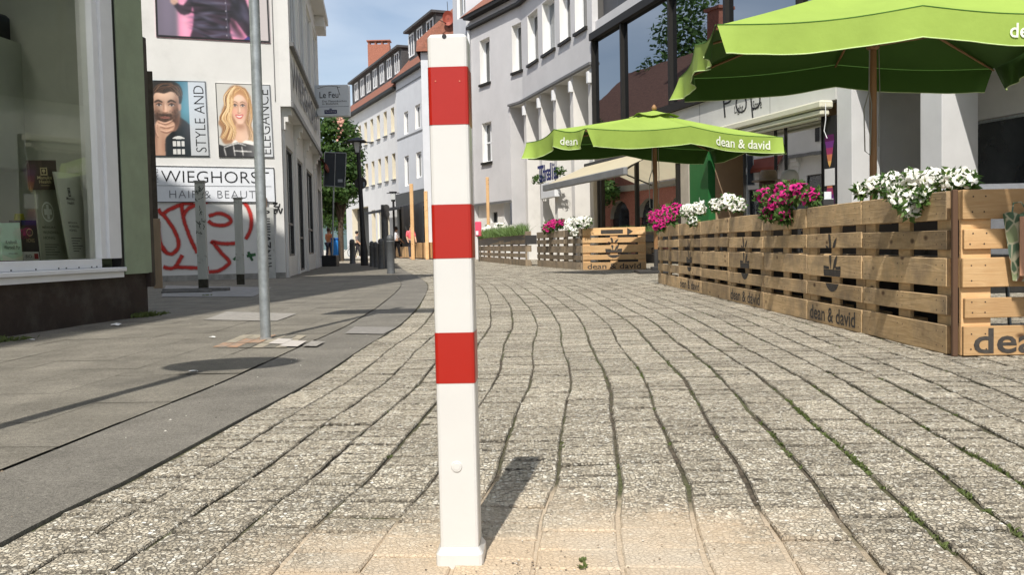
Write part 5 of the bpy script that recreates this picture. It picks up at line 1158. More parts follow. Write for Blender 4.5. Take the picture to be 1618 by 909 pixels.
# bookshop sign letters on the fins with a small leafy garland
th = thing('shop_lettering', 'dark blue Thalia letters over a white box on the arcade of white fins', 'sign')
a0, zz0 = FR.at(881, 282, .2); a1, zz1 = FR.at(850, 258, .2)
g = MB(); text_fit(g, 'Thalia', lambda x, y: FR.P(a1-x, zz0-.0+y, .22), a1-a0, .62, .02); vs = list(g.v); nf = list(g.f)
g.v += [tuple(Vector(v)-FR.n*.06) for v in vs]; g.f += [tuple(i+len(vs) for i in f) for f in nf]; g.m += [0]*len(nf); g.sm += [False]*len(nf); g.build('letters', ink((.13, .16, .42)), th)
g = MB(); g.fbox(FR, a0+.35, a1-.25, zz0-.62, zz0-.06, -.02, .2, 0, .02); g.build('white_box', M_frame, th)
gg = MB(); leafcloud(gg, [(*FR.P(a1+.15, zz0+.2, .15)[:], .28)[:4] if False else (FR.P(a1+.15, 0, .15).x, FR.P(a1+.15, 0, .15).y, zz0+.15, .26), (FR.P(a0-.1, 0, .15).x, FR.P(a0-.1, 0, .15).y, zz0+.25, .22)], 260, .06, random.Random(6))
tag(gg.build('garland', [M_leaf1, M_leaf2]), 'small leafy garland hanging around the blue bookshop lettering', 'garland')

# ================================================================== GLASS-FRONTED BUILDING (right)
M_pop = mat('fascia_white', (.60, .60, .57), .6, .04, 1.2, dirt=(.48, .48, .44), dsc=1, dth=(.55, .9))
gl = bthing('shop_building', 'modern building with glazed upper floor, white fascia and columns behind the parasols', 'building')
sN = -14.0; Z1 = 4.2; Z2 = 7.2
zb1 = FR.at(1051, 169)[1]; zt1 = FR.at(936, 65)[1]
g = MB(); g.fbox(FR, sN, sG0, zb1-.20, zb1, -.3, .10); g.fbox(FR, sN, sG0, zt1, zt1+.22, -.3, .12)
sm = [sG0-.06, FR.at(984, 130)[0], FR.at(1060, 120)[0], FR.at(1148, 60)[0]]
d_ = sm[2]-sm[3]; x = sm[3]
while x-d_ > sN: x -= d_; sm.append(x)
for s in sm: g.fbox(FR, s-.05, s+.05, zb1, zt1, -.12, .06)
wfr = g.build('glazing_frame', M_metalbr, gl)
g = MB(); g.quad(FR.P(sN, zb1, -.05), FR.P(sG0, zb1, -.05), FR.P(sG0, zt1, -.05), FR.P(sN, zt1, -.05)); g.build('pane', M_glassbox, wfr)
g = MB(); g.quad(FR.P(sN, zb1, -3), FR.P(sG0, zb1, -3), FR.P(sG0, zt1, -3), FR.P(sN, zt1, -3)); g.quad(FR.P(sN, zb1-.1, -.3), FR.P(sG0, zb1-.1, -.3), FR.P(sG0, zb1-.1, -9), FR.P(sN, zb1-.1, -9)); g.quad(FR.P(sN, zt1+.02, -.3), FR.P(sG0, zt1+.02, -.3), FR.P(sG0, zt1+.02, -9), FR.P(sN, zt1+.02, -9))
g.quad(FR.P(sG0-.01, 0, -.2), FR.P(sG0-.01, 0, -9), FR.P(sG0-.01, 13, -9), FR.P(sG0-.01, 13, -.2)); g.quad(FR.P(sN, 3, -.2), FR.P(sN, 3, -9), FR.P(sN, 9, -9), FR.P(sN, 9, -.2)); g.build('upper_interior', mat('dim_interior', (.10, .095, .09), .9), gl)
g = MB(); g.fbox(FR, sN, sG0, zt1+.225, zt1+.62, -2, -.10); g.build('parapet_base', M_grey, gl)
for i in range(22):
    a = sG0-.1-i*1.25; g = MB(); g.fbox(FR, a-1.23, a, zt1+.625, zt1+2.3, -.6, -.35, 0, .01); g.build('cladding_panel', mat('dark_panel', (.05, .052, .058), .45, .08, 2, rnd=.15), gl)
g = MB(); wall(g, FR, sN, sG0, zt1+.6, 15, [(sG0-1.8-i*3, sG0-.5-i*3, zt1+2.6, zt1+4.4) for i in range(8)], -1.4, .2, 0, 1); g.quad(FR.P(sN, 15, -1.4), FR.P(sG0, 15, -1.4), FR.P(sG0, 15, -9), FR.P(sN, 15, -9)); g.build('wall', [M_white, M_reveal], gl)
# white fascia above the shop
s_col1 = FR.at(1320, 260)[0]; zf0 = 3.18
g = MB(); g.fbox(FR, s_col1-.02, sG0-3.3, zf0, zb1-.205, -.25, .0); g.build('fascia', M_pop, gl)
g = MB()
for i in range(3): s = s_col1+2.2+i*3.1; g.fbox(FR, s, s+.012, zf0, zb1-.21, 0, .003)
g.build('fascia_joint', M_ledge, gl)
g = MB()
def fpop(sx, sz, size, body, off=0, sh=0):
    vs, fs, w_, h_ = text_geo(body, 1.0, off); g.add([FR.P(sx-v.x/w_*size[0]-v.y/h_*size[1]*sh, sz+v.y/h_*size[1], .006) for v in vs], fs)
a_, z_ = FR.at(1146, 190); b_, _ = FR.at(1205, 175); fpop(a_, FR.at(1165, 196)[1], (a_-b_, .85), 'Pop', -.02, -.15)
a2, z2 = FR.at(1161, 187); b2, _ = FR.at(1175, 183); fpop(a2, z2+.06, (a2-b2, .21), 'Light'); a3, z3 = FR.at(1190, 179); b3, _ = FR.at(1204, 174); fpop(a3, z3+.06, (a3-b3, .21), 'Store')
tag(g.build('shop_lettering', M_black), 'thin black Pop Light Store lettering on the white fascia between the parasols', 'sign')
g = MB(); text_fit(g, 'Deutsch', lambda x, y: FR.P(11.6-x, 3.45+y, .006), 1.9, .42, 0); tag(g.build('shop_lettering', ink((.3, .3, .28))), 'dark lettering on the fascia hidden behind the far parasol, mirrored in the left shop window', 'sign')
# columns
def column(sa_, sb_, dp):
    g = MB(); g.fbox(FR, sa_, sb_, 0, zb1-.205, -dp, -.015, 0, .006); return g.build('column', M_colm, gl)
M_colm = mat('column_render', (.60, .60, .60), .9, .05, 2, .4, 130)
column(FR.at(1345, 260)[0], s_col1-.03, .62); column(FR.at(1487, 240)[0], FR.at(1453, 240)[0], .72); column(-2.35, -1.85, .72); column(-4.8, -4.3, .72)
g = MB(); sR = FR.at(1345, 260)[0]
g.fbox(FR, sN, s_col1-.02, 3.5, zb1-.205, -.62, -.03); g.build('beam', M_pop, gl)
g = MB(); g.fbox(FR, sN, s_col1+.2, 2.72, 4.1, -2.6, -2.5); g.quad(FR.P(sN, 4.0, 0), FR.P(s_col1, 4.0, 0), FR.P(s_col1, 4.0, -2.6), FR.P(sN, 4.0, -2.6)); g.quad(FR.P(s_col1+.05, 0, -.62), FR.P(s_col1+.05, 0, -2.6), FR.P(s_col1+.05, 4, -2.6), FR.P(s_col1+.05, 4, -.62)); g.build('recess_wall', M_colm, gl)
for (a, b) in ((-13.5, -11), (-10.8, -8), (-7.8, -5), (-4.8, -2.1), (-1.9, .9), (1.1, 3.3)): window(FR, a, b, .85, 2.7, -2.52, gl, M_galv, M_dkglass, 0, 0, .05)
g = MB(); g.fbox(FR, sN, 3.4, 0, .84, -2.6, -2.48); g.build('low_wall', mat('dark_lowwall', (.10, .10, .10), .8), gl)
# light shop: awning cassette, glass front, black pillar
g = MB(); sa1 = FR.at(1318, 165)[0]; sb1 = FR.at(1145, 200)[0]; g.fbox(FR, sa1, sb1+.6, 3.02, 3.17, .004, .30, 0, .03); g.fbox(FR, sa1+.05, sb1+.6, 2.90, 3.0, .06, .26, 0, .02)
g.tube([FR.P(sa1+.2, 2.86, .18), FR.P(sb1+.6, 2.86, .18)], .035, 10); g.build('awning_cassette', mat('cassette_cream', (.62, .60, .48), .35, .04, 3), gl)
g = MB(); g.tube([FR.P(sa1-.02, 3.1, .2), FR.P(sa1-.05, 2.8, .22), FR.P(sa1+.03, 2.6, .2), FR.P(sa1-.06, 2.45, .2)], .008, 6); g.build('loose_cable', M_frame, gl)
sP0 = FR.at(1319, 260)[0]; sP1 = FR.at(1299, 260)[0]; zP0 = FR.at(1310, 318)[1]
g = MB(); g.fbox(FR, sP0+.02, sP1, 0, 2.9, -.22, -.03); g.build('black_pillar', M_black, gl)
g = MB()
mp_ = [ink((.03, .02, .03)), ink((.35, .10, .32)), ink((.62, .22, .40)), ink((.82, .50, .35)), ink((.90, .70, .40)), ink((.45, .2, .5)), ink((.85, .85, .85)), ink((.15, .2, .25))]
am, zm = FR.at(1309, 262); wq = (sP1-sP0)*.38
def drop(zc, up):
    for i in range(10):
        t0, t1 = i/10, (i+1)/10; f = lambda t: wq*(math.sin(math.pi*min(1, t*.62+.38*1)) if False else (t**.6 if t < .75 else (1-(t-.75)*.5)))
        z_0 = zc+up*.62*t0; z_1 = zc+up*.62*t1; c = (4, 4, 3, 3, 2, 2, 5, 5, 1, 1)[i]
        g.add([FR.P(am-f(t0), z_0, -.026), FR.P(am+f(t0), z_0, -.026), FR.P(am+f(t1), z_1, -.026), FR.P(am-f(t1), z_1, -.026)], [(0, 1, 2, 3)], c)
drop(zm-.07-.1, -1); drop(zm+.07-.1, 1)
g.fbox(FR, am-.15, am+.15, zP0+.30, zP0+.62, -.028, -.02, 6)
tag(g.build('lamp_poster', mp_), 'narrow black panel with glowing purple lamp drops on the pillar beside the shop glass', 'poster')
g = MB(); zz = 0
for px in (1290, 1232, 1216, 1167): s = FR.at(px, 260)[0]; g.fbox(FR, s-.018, s+.018, .05, 2.95, -.18, -.12)
sgA = FR.at(1290, 260)[0]; sgB = FR.at(1167, 260)[0]; g.fbox(FR, sgA, sgB, .0, .08, -.2, -.1); wfx = g.build('shop_front', M_metalbr, gl)
g = MB(); g.quad(FR.P(sgA, .08, -.15), FR.P(sgB, .08, -.15), FR.P(sgB, 2.95, -.15), FR.P(sgA, 2.95, -.15)); g.build('pane', M_glassdim, wfx)
# recessed dark entrance, green wall panel, cafe front
sC = FR.at(1083, 300)[0]; sC2 = FR.at(1112, 300)[0]
g = MB(); g.fbox(FR, sC2, sC, 0, 3.17, -1.2, -.12); g.build('green_wall', mat('shop_green', (.02, .13, .035), .5, .1, 3), gl)
g = MB(); text_fit(g, 'be', lambda x, y: FR.P(sC-.5-x, 1.45+y, -.116), .3, .22); g.build('green_wall_lettering', ink((.75, .8, .75)), gl)
g = MB(); aa = FR.at(1070, 300)[0]; g.fbox(FR, sC+.02, aa, 0, 3.17, -.5, -.10); g.build('cream_pier', mat('cream_pier', (.42, .38, .32), .8), gl)
M_intr = mat('cafe_interior', (.36, .25, .16), .9, .15, 1)
g = MB(); Dp = 5.0
for (a, b) in ((s_col1+.1, sC2-.02), (aa+.02, sG0-.05)):
    g.quad(FR.P(a, 0, -Dp), FR.P(b, 0, -Dp), FR.P(b, 3.2, -Dp), FR.P(a, 3.2, -Dp)); g.quad(FR.P(a, 3.17, -.25), FR.P(b, 3.17, -.25), FR.P(b, 3.17, -Dp), FR.P(a, 3.17, -Dp)); g.quad(FR.P(a, 0.01, -.1), FR.P(b, .01, -.1), FR.P(b, .01, -Dp), FR.P(a, .01, -Dp))
    for s in (a, b): g.quad(FR.P(s, 0, -.3), FR.P(s, 3.2, -.3), FR.P(s, 3.2, -Dp), FR.P(s, 0, -Dp))
g.build('shop_interior', M_intr, gl)
g = MB(); cps = [FR.at(p, 310)[0] for p in (942, 1001, 1066)]
for s in cps: g.fbox(FR, s-.06, s+.06, 0, 3.15, -.16, -.06)
s948 = FR.at(948, 310)[0]; g.fbox(FR, s948+.0, s948+.15, 0, 3.15, -.16, -.05); g.fbox(FR, cps[2], cps[0], 0, .25, -.16, -.05); cf = g.build('cafe_front', M_metalbr, gl)
g = MB(); g.quad(FR.P(cps[2], .25, -.11), FR.P(cps[0], .25, -.11), FR.P(cps[0], 3.15, -.11), FR.P(cps[2], 3.15, -.11)); g.build('pane', M_glass, cf)
g = MB(); g.fbox(FR, sG0-3.28, sG0, 3.16, zb1-.205, -.2, .001); g.build('fascia', mat('grey_fascia', (.20, .18, .16), .7, .1, 2), gl)
# cafe contents seen through glass
cl = thing('wooden_shelf', 'pale wooden post and shelf standing inside the cafe window', 'shelf'); g = MB(); a, z = FR.at(980, 300, -1.0); g.fbox(FR, a-.09, a+.09, 0, 2.75, -1.1, -1.0); g.fbox(FR, a-1.2, a+1.2, 2.3, 2.42, -1.25, -.98); g.build('frame', mat('cafe_wood', (.50, .32, .17), .6, .1, 4), cl)
rr = random.Random(8)
for i, (px, py) in enumerate(((1052, 278), (1063, 277), (1059, 297), (1048, 303), (1043, 268))):
    a, z = FR.at(px, py, -2.0); c = FR.P(a, z, -2.0); g = MB(); g.lathe([(.02, -.09), (.075, -.04), (.085, .02), (.05, .08), (.02, .12)], tuple(c), 12)
    t_ = thing('pendant_lamp', 'glowing warm pendant bulb in the cafe, %s' % ('nearest the cream pier and highest', 'just right of the pole at ceiling height', 'lower one beside the golden globe', 'lowest one above the red box', 'small one left of the others under the parasol')[i], 'lamp'); g.build('bulb', M_bulb, t_); g = MB(); g.tube([c+Vector((0, 0, .12)), Vector((c.x, c.y, 3.16))], .008, 5); g.build('cord', M_black, t_)
a, z = FR.at(1036, 290, -1.4); c = FR.P(a, z, -1.4); g = MB(); leafcloud(g, [(c.x, c.y, c.z, .30)], 420, .045, rr, (0, 1)); tag(g.build('twig_globe', [mat('gold_twig', (.45, .34, .15), .5), mat('gold_twig2', (.62, .52, .3), .5)]), 'airy golden twig globe hanging in the cafe window beside the parasol pole', 'decoration')
a, z = FR.at(990, 344, -.9); g = MB(); g.fbox(FR, a-.35, a+.35, 0, 1.35, -1.3, -.9, 0, .01); tag(g.build('red_box', ink((.55, .12, .14))), 'red display counter inside the cafe window', 'counter')
a, z = FR.at(1148, 300, -1.6); c = FR.P(a, 0, -1.6); g = MB(); g.lathe([(.02, 1.35), (.17, 1.42), (.22, 1.7), (.16, 1.95), (.07, 2.0), (.10, 2.05), (.10, 2.2), (.03, 2.25)], (c.x, c.y, 0), 16); g.tube([(c.x, c.y, 2.2), (c.x, c.y, 3.16)], .01, 5); tag(g.build('amber_lamp', mat('amber', (.45, .25, .06), .3, .1, 3)), 'amber glass pendant lamp in the dark shop entrance', 'lamp')
# cafe awning
aw = thing('awning', 'cream cafe awning with a grey front bar reaching over the pavement', 'awning')
b0, z0 = FR.at(990, 268, 1.5); b1, z1 = FR.at(861, 301, 1.5); zz = (z0+z1)/2
g = MB(); g.add([FR.P(b0+.03, zz+.13, 1.46), FR.P(b1-.03, zz+.13, 1.46), FR.P(b1-.03, 3.12, .03), FR.P(b0+.03, 3.12, .03)], [(0, 1, 2, 3)]); g.build('cloth', mat('awning_cream', (.74, .66, .47), .8, .04, 2, trans=.35), aw)
g = MB(); g.fbox(FR, b0, b1, zz-.08, zz+.12, 1.46, 1.58, 0, .02); g.build('front_bar', mat('awning_bar', (.22, .225, .23), .4), aw)
g = MB(); g.fbox(FR, b0, b1, 3.0, 3.16, .004, .16, 0, .01)
for s in (b0+.4, b1-1.2): g.tube([FR.P(s, 3.02, .1), FR.P(s+.35, 2.72, .8), FR.P(s, zz+.02, 1.46)], .025, 6)
g.build('arms', M_dark, aw)
# ================================================================== FAR STREET FURNITURE
def at_ground(px, pyb): return G(px, pyb)
def scale_at(p): return p.y/FPX
# grey bollards with domed tops
bs = [(557.5, 417, 378, 9), (588.5, 421.5, 381, 8), (594.5, 423, 382, 8), (603, 425, 377, 10), (618, 433, 371, 12), (569, 404, 381, 7)]
bl_ = ['grey domed bollard at the far left, left of the lamp post', 'slim grey bollard directly right of the lamp post', 'slim grey bollard, second right of the lamp post', 'grey bollard left of the tall pole with round signs', 'largest and nearest grey domed bollard at the kerb bend', 'small light grey bollard before the dark garage opening']
first = None
for (px, pb, pt, wd), lab in zip(bs, bl_):
    p = G(px, pb); s = p.y/FPX; h = (pb-pt)*s; r = wd*s/2
    t = thing('steel_bollard', lab, 'bollard', p, 0, 'grey bollards at the street bend')
    g = MB(); g.lathe([(r*1.12, 0), (r*1.1, .05), (r, .08), (r, h-.17), (r*1.06, h-.165), (r*1.06, h-.14), (r*.8, h-.135)], n=16); g.build('post', M_bollard, t)
    g = MB(); g.lathe([(r*.8, h-.135), (r*.98, h-.11), (r*.9, h-.05), (r*.55, h-.012), (.004, h)], n=16); g.build('domed_cap', M_bollard, t)
# tall pole with two round signs
p = G(610, 424); t = thing('sign_pole', 'dark pole with two small round signs standing among the grey bollards', 'sign', p); s = p.y/FPX
g = MB(); g.tube([(0, 0, -.02), (0, 0, (424-324)*s)], .10, 12); g.build('pole', M_bollard, t)
def rdisc(g, x, y, z, r, th=.03, m=0, n=28):
    vs = [(x+math.cos(i*6.2832/n)*r, y, z+math.sin(i*6.2832/n)*r) for i in range(n)]; v2 = [(a, y+th, c) for a, b, c in vs]; g.add(vs+v2, [tuple(range(n)), tuple(range(n, 2*n))]+[(i, (i+1) % n, (i+1) % n+n, i+n) for i in range(n)], m)
for k, py in enumerate((329, 339)): g = MB(); rdisc(g, .07, -.14, (424-py)*s, 5.0*s*1.05); g.build('round_sign', M_dark, t)
# lamp post with lantern, crossbar and the back of a round sign
p = G(576, 420); s = p.y/FPX; t = thing('street_lamp', 'black lamp post with a square glass lantern and the back of a round sign', 'street lamp', p)
zL = (420-243)*s; zT = (420-222)*s
g = MB(); g.tube([(0, 0, -.02), (0, 0, .5), (-.02, 0, .9), (-.10, 0, zL)], [.13, .13, .09, .065], 12); g.build('post', M_black, t)
x = -.12; g = MB()
for sx in (-1, 1):
    for sy_ in (-1, 1): g.tube([(x+sx*.07, sy_*.07, zL), (x+sx*.12, sy_*.12, zT-.08)], .013, 5)
g.box(x-.09, x+.09, -.09, .09, zL-.03, zL+.02); g.box(x-.52, x+.52, -.03, .03, zT-.115, zT-.08); ln = g.build('lantern_frame', M_black, t)
g = MB(); g.box(x-.30, x+.30, -.30, .30, zT-.08, zT-.04, 0, .02); g.add([(x-.28, -.28, zT-.04), (x+.28, -.28, zT-.04), (x+.28, .28, zT-.04), (x-.28, .28, zT-.04), (x, 0, zT+.10)], [(0, 1, 4), (1, 2, 4), (2, 3, 4), (3, 0, 4)]); g.build('lantern_roof', M_black, t)
g = MB(); g.add([(x-.065, -.065, zL+.02), (x+.065, -.065, zL+.02), (x+.065, .065, zL+.02), (x-.065, .065, zL+.02), (x-.11, -.11, zT-.09), (x+.11, -.11, zT-.09), (x+.11, .11, zT-.09), (x-.11, .11, zT-.09)], [(0, 1, 5, 4), (1, 2, 6, 5), (2, 3, 7, 6), (3, 0, 4, 7)]); g.build('lantern_glass', mat('lantern_glass', (.55, .57, .56), .2, .05, 3), t)
g = MB(); rdisc(g, -.06, .08, (420-289.5)*s, 9.6*s); sd = g.build('round_sign', M_dark, t); g = MB(); g.box(.02, .08, .078, .0795, (420-295)*s, (420-288)*s); g.build('sticker', ink((.5, .55, .6)), sd)
# rectangular sign seen from behind on a thin leaning pole
p = G(523, 421); s = p.y/FPX; t = thing('parking_sign', 'large dark rectangular sign seen from behind on a thin pole in a black foot', 'sign', p)
zz = lambda py: (421-py)*s; xx = lambda px: (px-523)*s
g = MB(); g.tube([(xx(525), 0, .1), (xx(531), 0, zz(297)), (xx(535), 0, zz(243))], .03, 8); g.build('pole', M_galv, t)
g = MB(); Wd = [(xx(516), -.05, zz(294)), (xx(549), -.05, zz(297)), (xx(553), -.05, zz(244)), (xx(519), -.05, zz(242))]; Wb = [(a, -.02, c) for a, b, c in Wd]; g.add(Wd+Wb, [(0, 1, 2, 3), (4, 5, 6, 7), (0, 1, 5, 4), (1, 2, 6, 5), (2, 3, 7, 6), (3, 0, 4, 7)]); sp_ = g.build('sign_panel', mat('sign_back', (.035, .045, .055), .5, .1, 4), t)
g = MB(); 
for a, b in ((0, 1), (1, 2), (2, 3), (3, 0)): A0 = Vector(Wd[a])+Vector((0, -.012, 0)); B0 = Vector(Wd[b])+Vector((0, -.012, 0)); g.tube([A0, B0], .018, 6)
g.tube([(xx(533), -.065, zz(296)), (xx(536), -.065, zz(243))], .016, 6); g.build('rim', M_galv, sp_)
g = MB(); g.box(xx(538.5), xx(546), -.066, -.06, zz(289), zz(284.5)); g.build('sticker', ink((.62, .65, .68)), sp_)
g = MB(); g.box(xx(511), xx(534), -.3, .3, 0, zz(403.5), 0, .03); g.build('foot_block', M_black, t)
# blue bin, red ring sign, people and bicycle at the far corner
p = G(531, 413); s = p.y/FPX; t = thing('blue_bin', 'bright blue upright bin beside the dark sign foot', 'bin', p)
g = MB(); g.box(-6*s, 5*s, -.2, .2, .04, (413-379)*s, 0, .03); g.build('body', ink((.16, .50, .82)), t); g = MB(); g.box(-6.4*s, 5.4*s, -.22, .22, (413-379)*s, (413-376)*s, 0, .02); g.build('lid', ink((.12, .35, .65)), t); g = MB(); g.box(5.2*s, 8*s, -.15, .15, 0, (413-380)*s, 0, .02); g.build('dark_side', M_dark, t)
p = G(540, 405.5); s = p.y/FPX; t = thing('traffic_sign', 'round red ringed traffic sign with a white plate below at the far corner', 'sign', p)
g = MB(); g.tube([(0, 0, 0), (0, .04, (405.5-343)*s)], .05, 8); g.build('pole', M_galv, t); g = MB(); rdisc(g, -.02, 0, (405.5-350)*s, 6*s); rg = g.build('red_ring', ink((.80, .25, .25)), t); g = MB(); rdisc(g, -.02, -.02, (405.5-350)*s, 4*s, .015); g.build('white_disc', ink((.93, .70, .68)), rg); g = MB(); g.box(-4*s, 3.6*s, -.02, .01, (405.5-363)*s, (405.5-356)*s); g.build('white_plate', ink((.85, .85, .85)), t)
M_skin = mat('skin', (.55, .33, .22), .6, .06, 6)
def skinned(name, m, parent, verts, edges, radii, root=0, sub=1):
    me = bpy.data.meshes.new(name); me.from_pydata(verts, edges, []); o = bpy.data.objects.new(name, me); C.objects.link(o); o.parent = parent; me.materials.append(m)
    sk_ = o.modifiers.new('skin', 'SKIN'); sk_.use_smooth_shade = True
    for i, r in enumerate(radii):
        r = r if isinstance(r, tuple) else (r, r); me.skin_vertices[0].data[i].radius = r; me.skin_vertices[0].data[i].use_root = (i == root)
    sb_ = o.modifiers.new('sub', 'SUBSURF'); sb_.levels = sub; sb_.render_levels = sub; return o
def person(loc, rz, label, shirt, trous, hair, h=1.74, seated=False, hat=None, stride=.12, armbend=.1, headtilt=0):
    t = thing('person', label, 'person', loc, rz); k = h/1.74
    hip = .92 if not seated else .50
    if not seated:
        L1 = [(.09, 0, .88), (.10, stride*.5-.02, .47), (.10, stride, .07), (.10, stride-.14, .03)]; L2 = [(-.09, 0, .88), (-.10, -stride*.5-.02, .47), (-.10, -stride, .07), (-.10, -stride-.14, .03)]
    else:
        L1 = [(.10, 0, .50), (.11, -.42, .50), (.11, -.42, .07), (.11, -.56, .03)]; L2 = [(-.10, 0, .50), (-.11, -.42, .50), (-.11, -.40, .07), (-.11, -.54, .03)]
    b = hip
    T = [(0, 0, b), (0, 0, b+.22), (0, .01, b+.44), (0, .01, b+.52), (0, -.01, b+.58), (0, -.02, b+.66), (0, -.02, b+.75)]
    A = [(.17, .01, b+.47), (.22, -armbend*.3, b+.20), (.21, -.10-armbend, b-.02), (.20, -.14-armbend*1.4, b-.09)]; A2 = [(-x, y, z) for x, y, z in A]
    V = [(x*k, y*k, z*k) for x, y, z in T+A+A2+L1+L2]
    E = [(i, i+1) for i in range(6)]+[(2, 7), (7, 8), (8, 9), (9, 10), (2, 11), (11, 12), (12, 13), (13, 14), (0, 15), (15, 16), (16, 17), (17, 18), (0, 19), (19, 20), (20, 21), (21, 22)]
    R = [(.15, .105), (.13, .095), (.15, .10), (.075, .07), (.055, .058), (.082, .095), (.06, .075)]+[.055, .043, .032, .035]*2+[.085, .06, .042, .045]*2
    R = [((r[0]*k, r[1]*k) if isinstance(r, tuple) else (r*k, r*k)) for r in R]
    skinned('body', M_skin, t, V, E, R)
    # shirt
    Vs = [(x*k, y*k, z*k) for x, y, z in T[:4]]+[(x*k, y*k, z*k) for x, y, z in A[:2]+A2[:2]]; Es = [(0, 1), (1, 2), (2, 3), (2, 4), (4, 5), (2, 6), (6, 7)]
    Rs = [(.175*k, .125*k), (.155*k, .115*k), (.175*k, .12*k), (.09*k, .085*k)]+[(.07*k, .07*k), (.058*k, .058*k)]*2
    skinned('shirt', shirt, t, Vs, Es, Rs)
    Vt = [V[0]]+V[15:18]+V[19:22]; skinned('trousers', trous, t, Vt, [(0, 1), (1, 2), (2, 3), (0, 4), (4, 5), (5, 6)], [(.17*k, .125*k)]+[(.10*k, .10*k), (.075*k, .075*k), (.065*k, .065*k)]*2)
    hz_ = (b+.70)*k
    g = MB(); n = 14
    for i in range(6):
        pass
    prof = [(.004, .175), (.06, .165), (.092, .13), (.105, .08), (.104, .03), (.09, -.02)]
    g.lathe([(r*k, (z-.02)*k) for r, z in prof[::-1]], (0, .012*k, hz_), n); g.build('hair', hair, t)
    g = MB(); g.tube([(0, -.095*k, hz_+.0*k), (0, -.125*k, hz_-.03*k)], [.014*k, .017*k], 6); g.build('nose', M_skin, t)
    if hat:
        g = MB(); g.lathe([(.21*k, .085*k), (.20*k, .10*k), (.115*k, .11*k), (.105*k, .20*k), (.09*k, .225*k), (.004, .23*k)], (0, 0, hz_), 20); g.build('hat', hat, t)
    return t
p = G(520.5, 411); person(p, 2.6, 'distant person in an orange top behind the dark sign foot', ink((.85, .55, .35)), ink((.2, .22, .3)), ink((.25, .17, .12)), stride=.12)
def PG(px, y):
    q = PY(px, 392+829/y, y); return Vector((q.x, y, 0))
p = PG(627, 50); person((p.x, p.y, 0), 2.2, 'person in a white shirt and dark trousers walking before the dark shop front', ink((.93, .93, .95)), ink((.08, .08, .10)), ink((.2, .15, .12)), stride=.16, armbend=.2)
p = PG(565, 60); person((p.x, p.y, 0), 1.6, 'person in grey walking past the dark garage opening of the far house', ink((.45, .43, .43)), ink((.16, .15, .17)), ink((.12, .1, .09)), stride=.2)
p = PG(650, 46); person((p.x, p.y, 0), .4, 'person in a pink top sitting behind the timber planters', ink((.93, .42, .46)), ink((.25, .25, .28)), ink((.15, .12, .1)), seated=False)
p = G(545, 408); t = thing('bicycle', 'dark bicycle parked by the round red sign at the far corner', 'bicycle', p, .4)
for x in (-.52, .52): 
    g = MB(); g.tube([(x+.33*math.cos(i*6.2832/20), 0, .34+.33*math.sin(i*6.2832/20)) for i in range(21)], .018, 5); w_ = g.build('wheel', M_black, t)
    g = MB(); 
    for i in range(8): g.tube([(x, 0, .34), (x+.32*math.cos(i*.785), 0, .34+.32*math.sin(i*.785))], .004, 4)
    g.build('spokes', M_galv, w_)
g = MB(); g.tube([(-.52, 0, .34), (-.15, 0, .32), (-.25, 0, .82), (-.52, 0, .34)], .016, 6); g.tube([(-.15, 0, .32), (.36, 0, .78), (-.22, 0, .72)], .016, 6); g.tube([(.52, 0, .34), (.36, 0, .80), (.34, 0, .98)], .016, 6); g.build('frame', M_dark, t)
g = MB(); g.tube([(.34, -.28, 1.0), (.36, 0, .98), (.34, .28, 1.0)], .014, 6); g.build('handlebar', M_dark, t); g = MB(); g.box(-.36, -.14, -.07, .07, .83, .89, 0, .02); g.build('saddle', M_black, t)
# distant second lamp
p = PG(624, 50); s = p.y/FPX; t = thing('street_lamp', 'small distant lamp post with a lantern before the pale blue house', 'street lamp', p); zt = (408.6-302)*s
g = MB(); g.tube([(0, 0, 0), (0, 0, zt-.55)], .06, 8); g.build('post', M_black, t); g = MB(); g.box(-.13, .13, -.13, .13, zt-.5, zt-.1, 0, .02); g.build('lantern_glass', mat('lantern_glass', (.5, .5, .5)), t); g = MB(); g.box(-.35, .35, -.03, .03, zt-.14, zt-.10); g.box(-.2, .2, -.2, .2, zt-.098, zt-.04, 0, .02); g.box(-.1, .1, -.1, .1, zt-.58, zt-.502); g.build('lantern_frame', M_black, t)

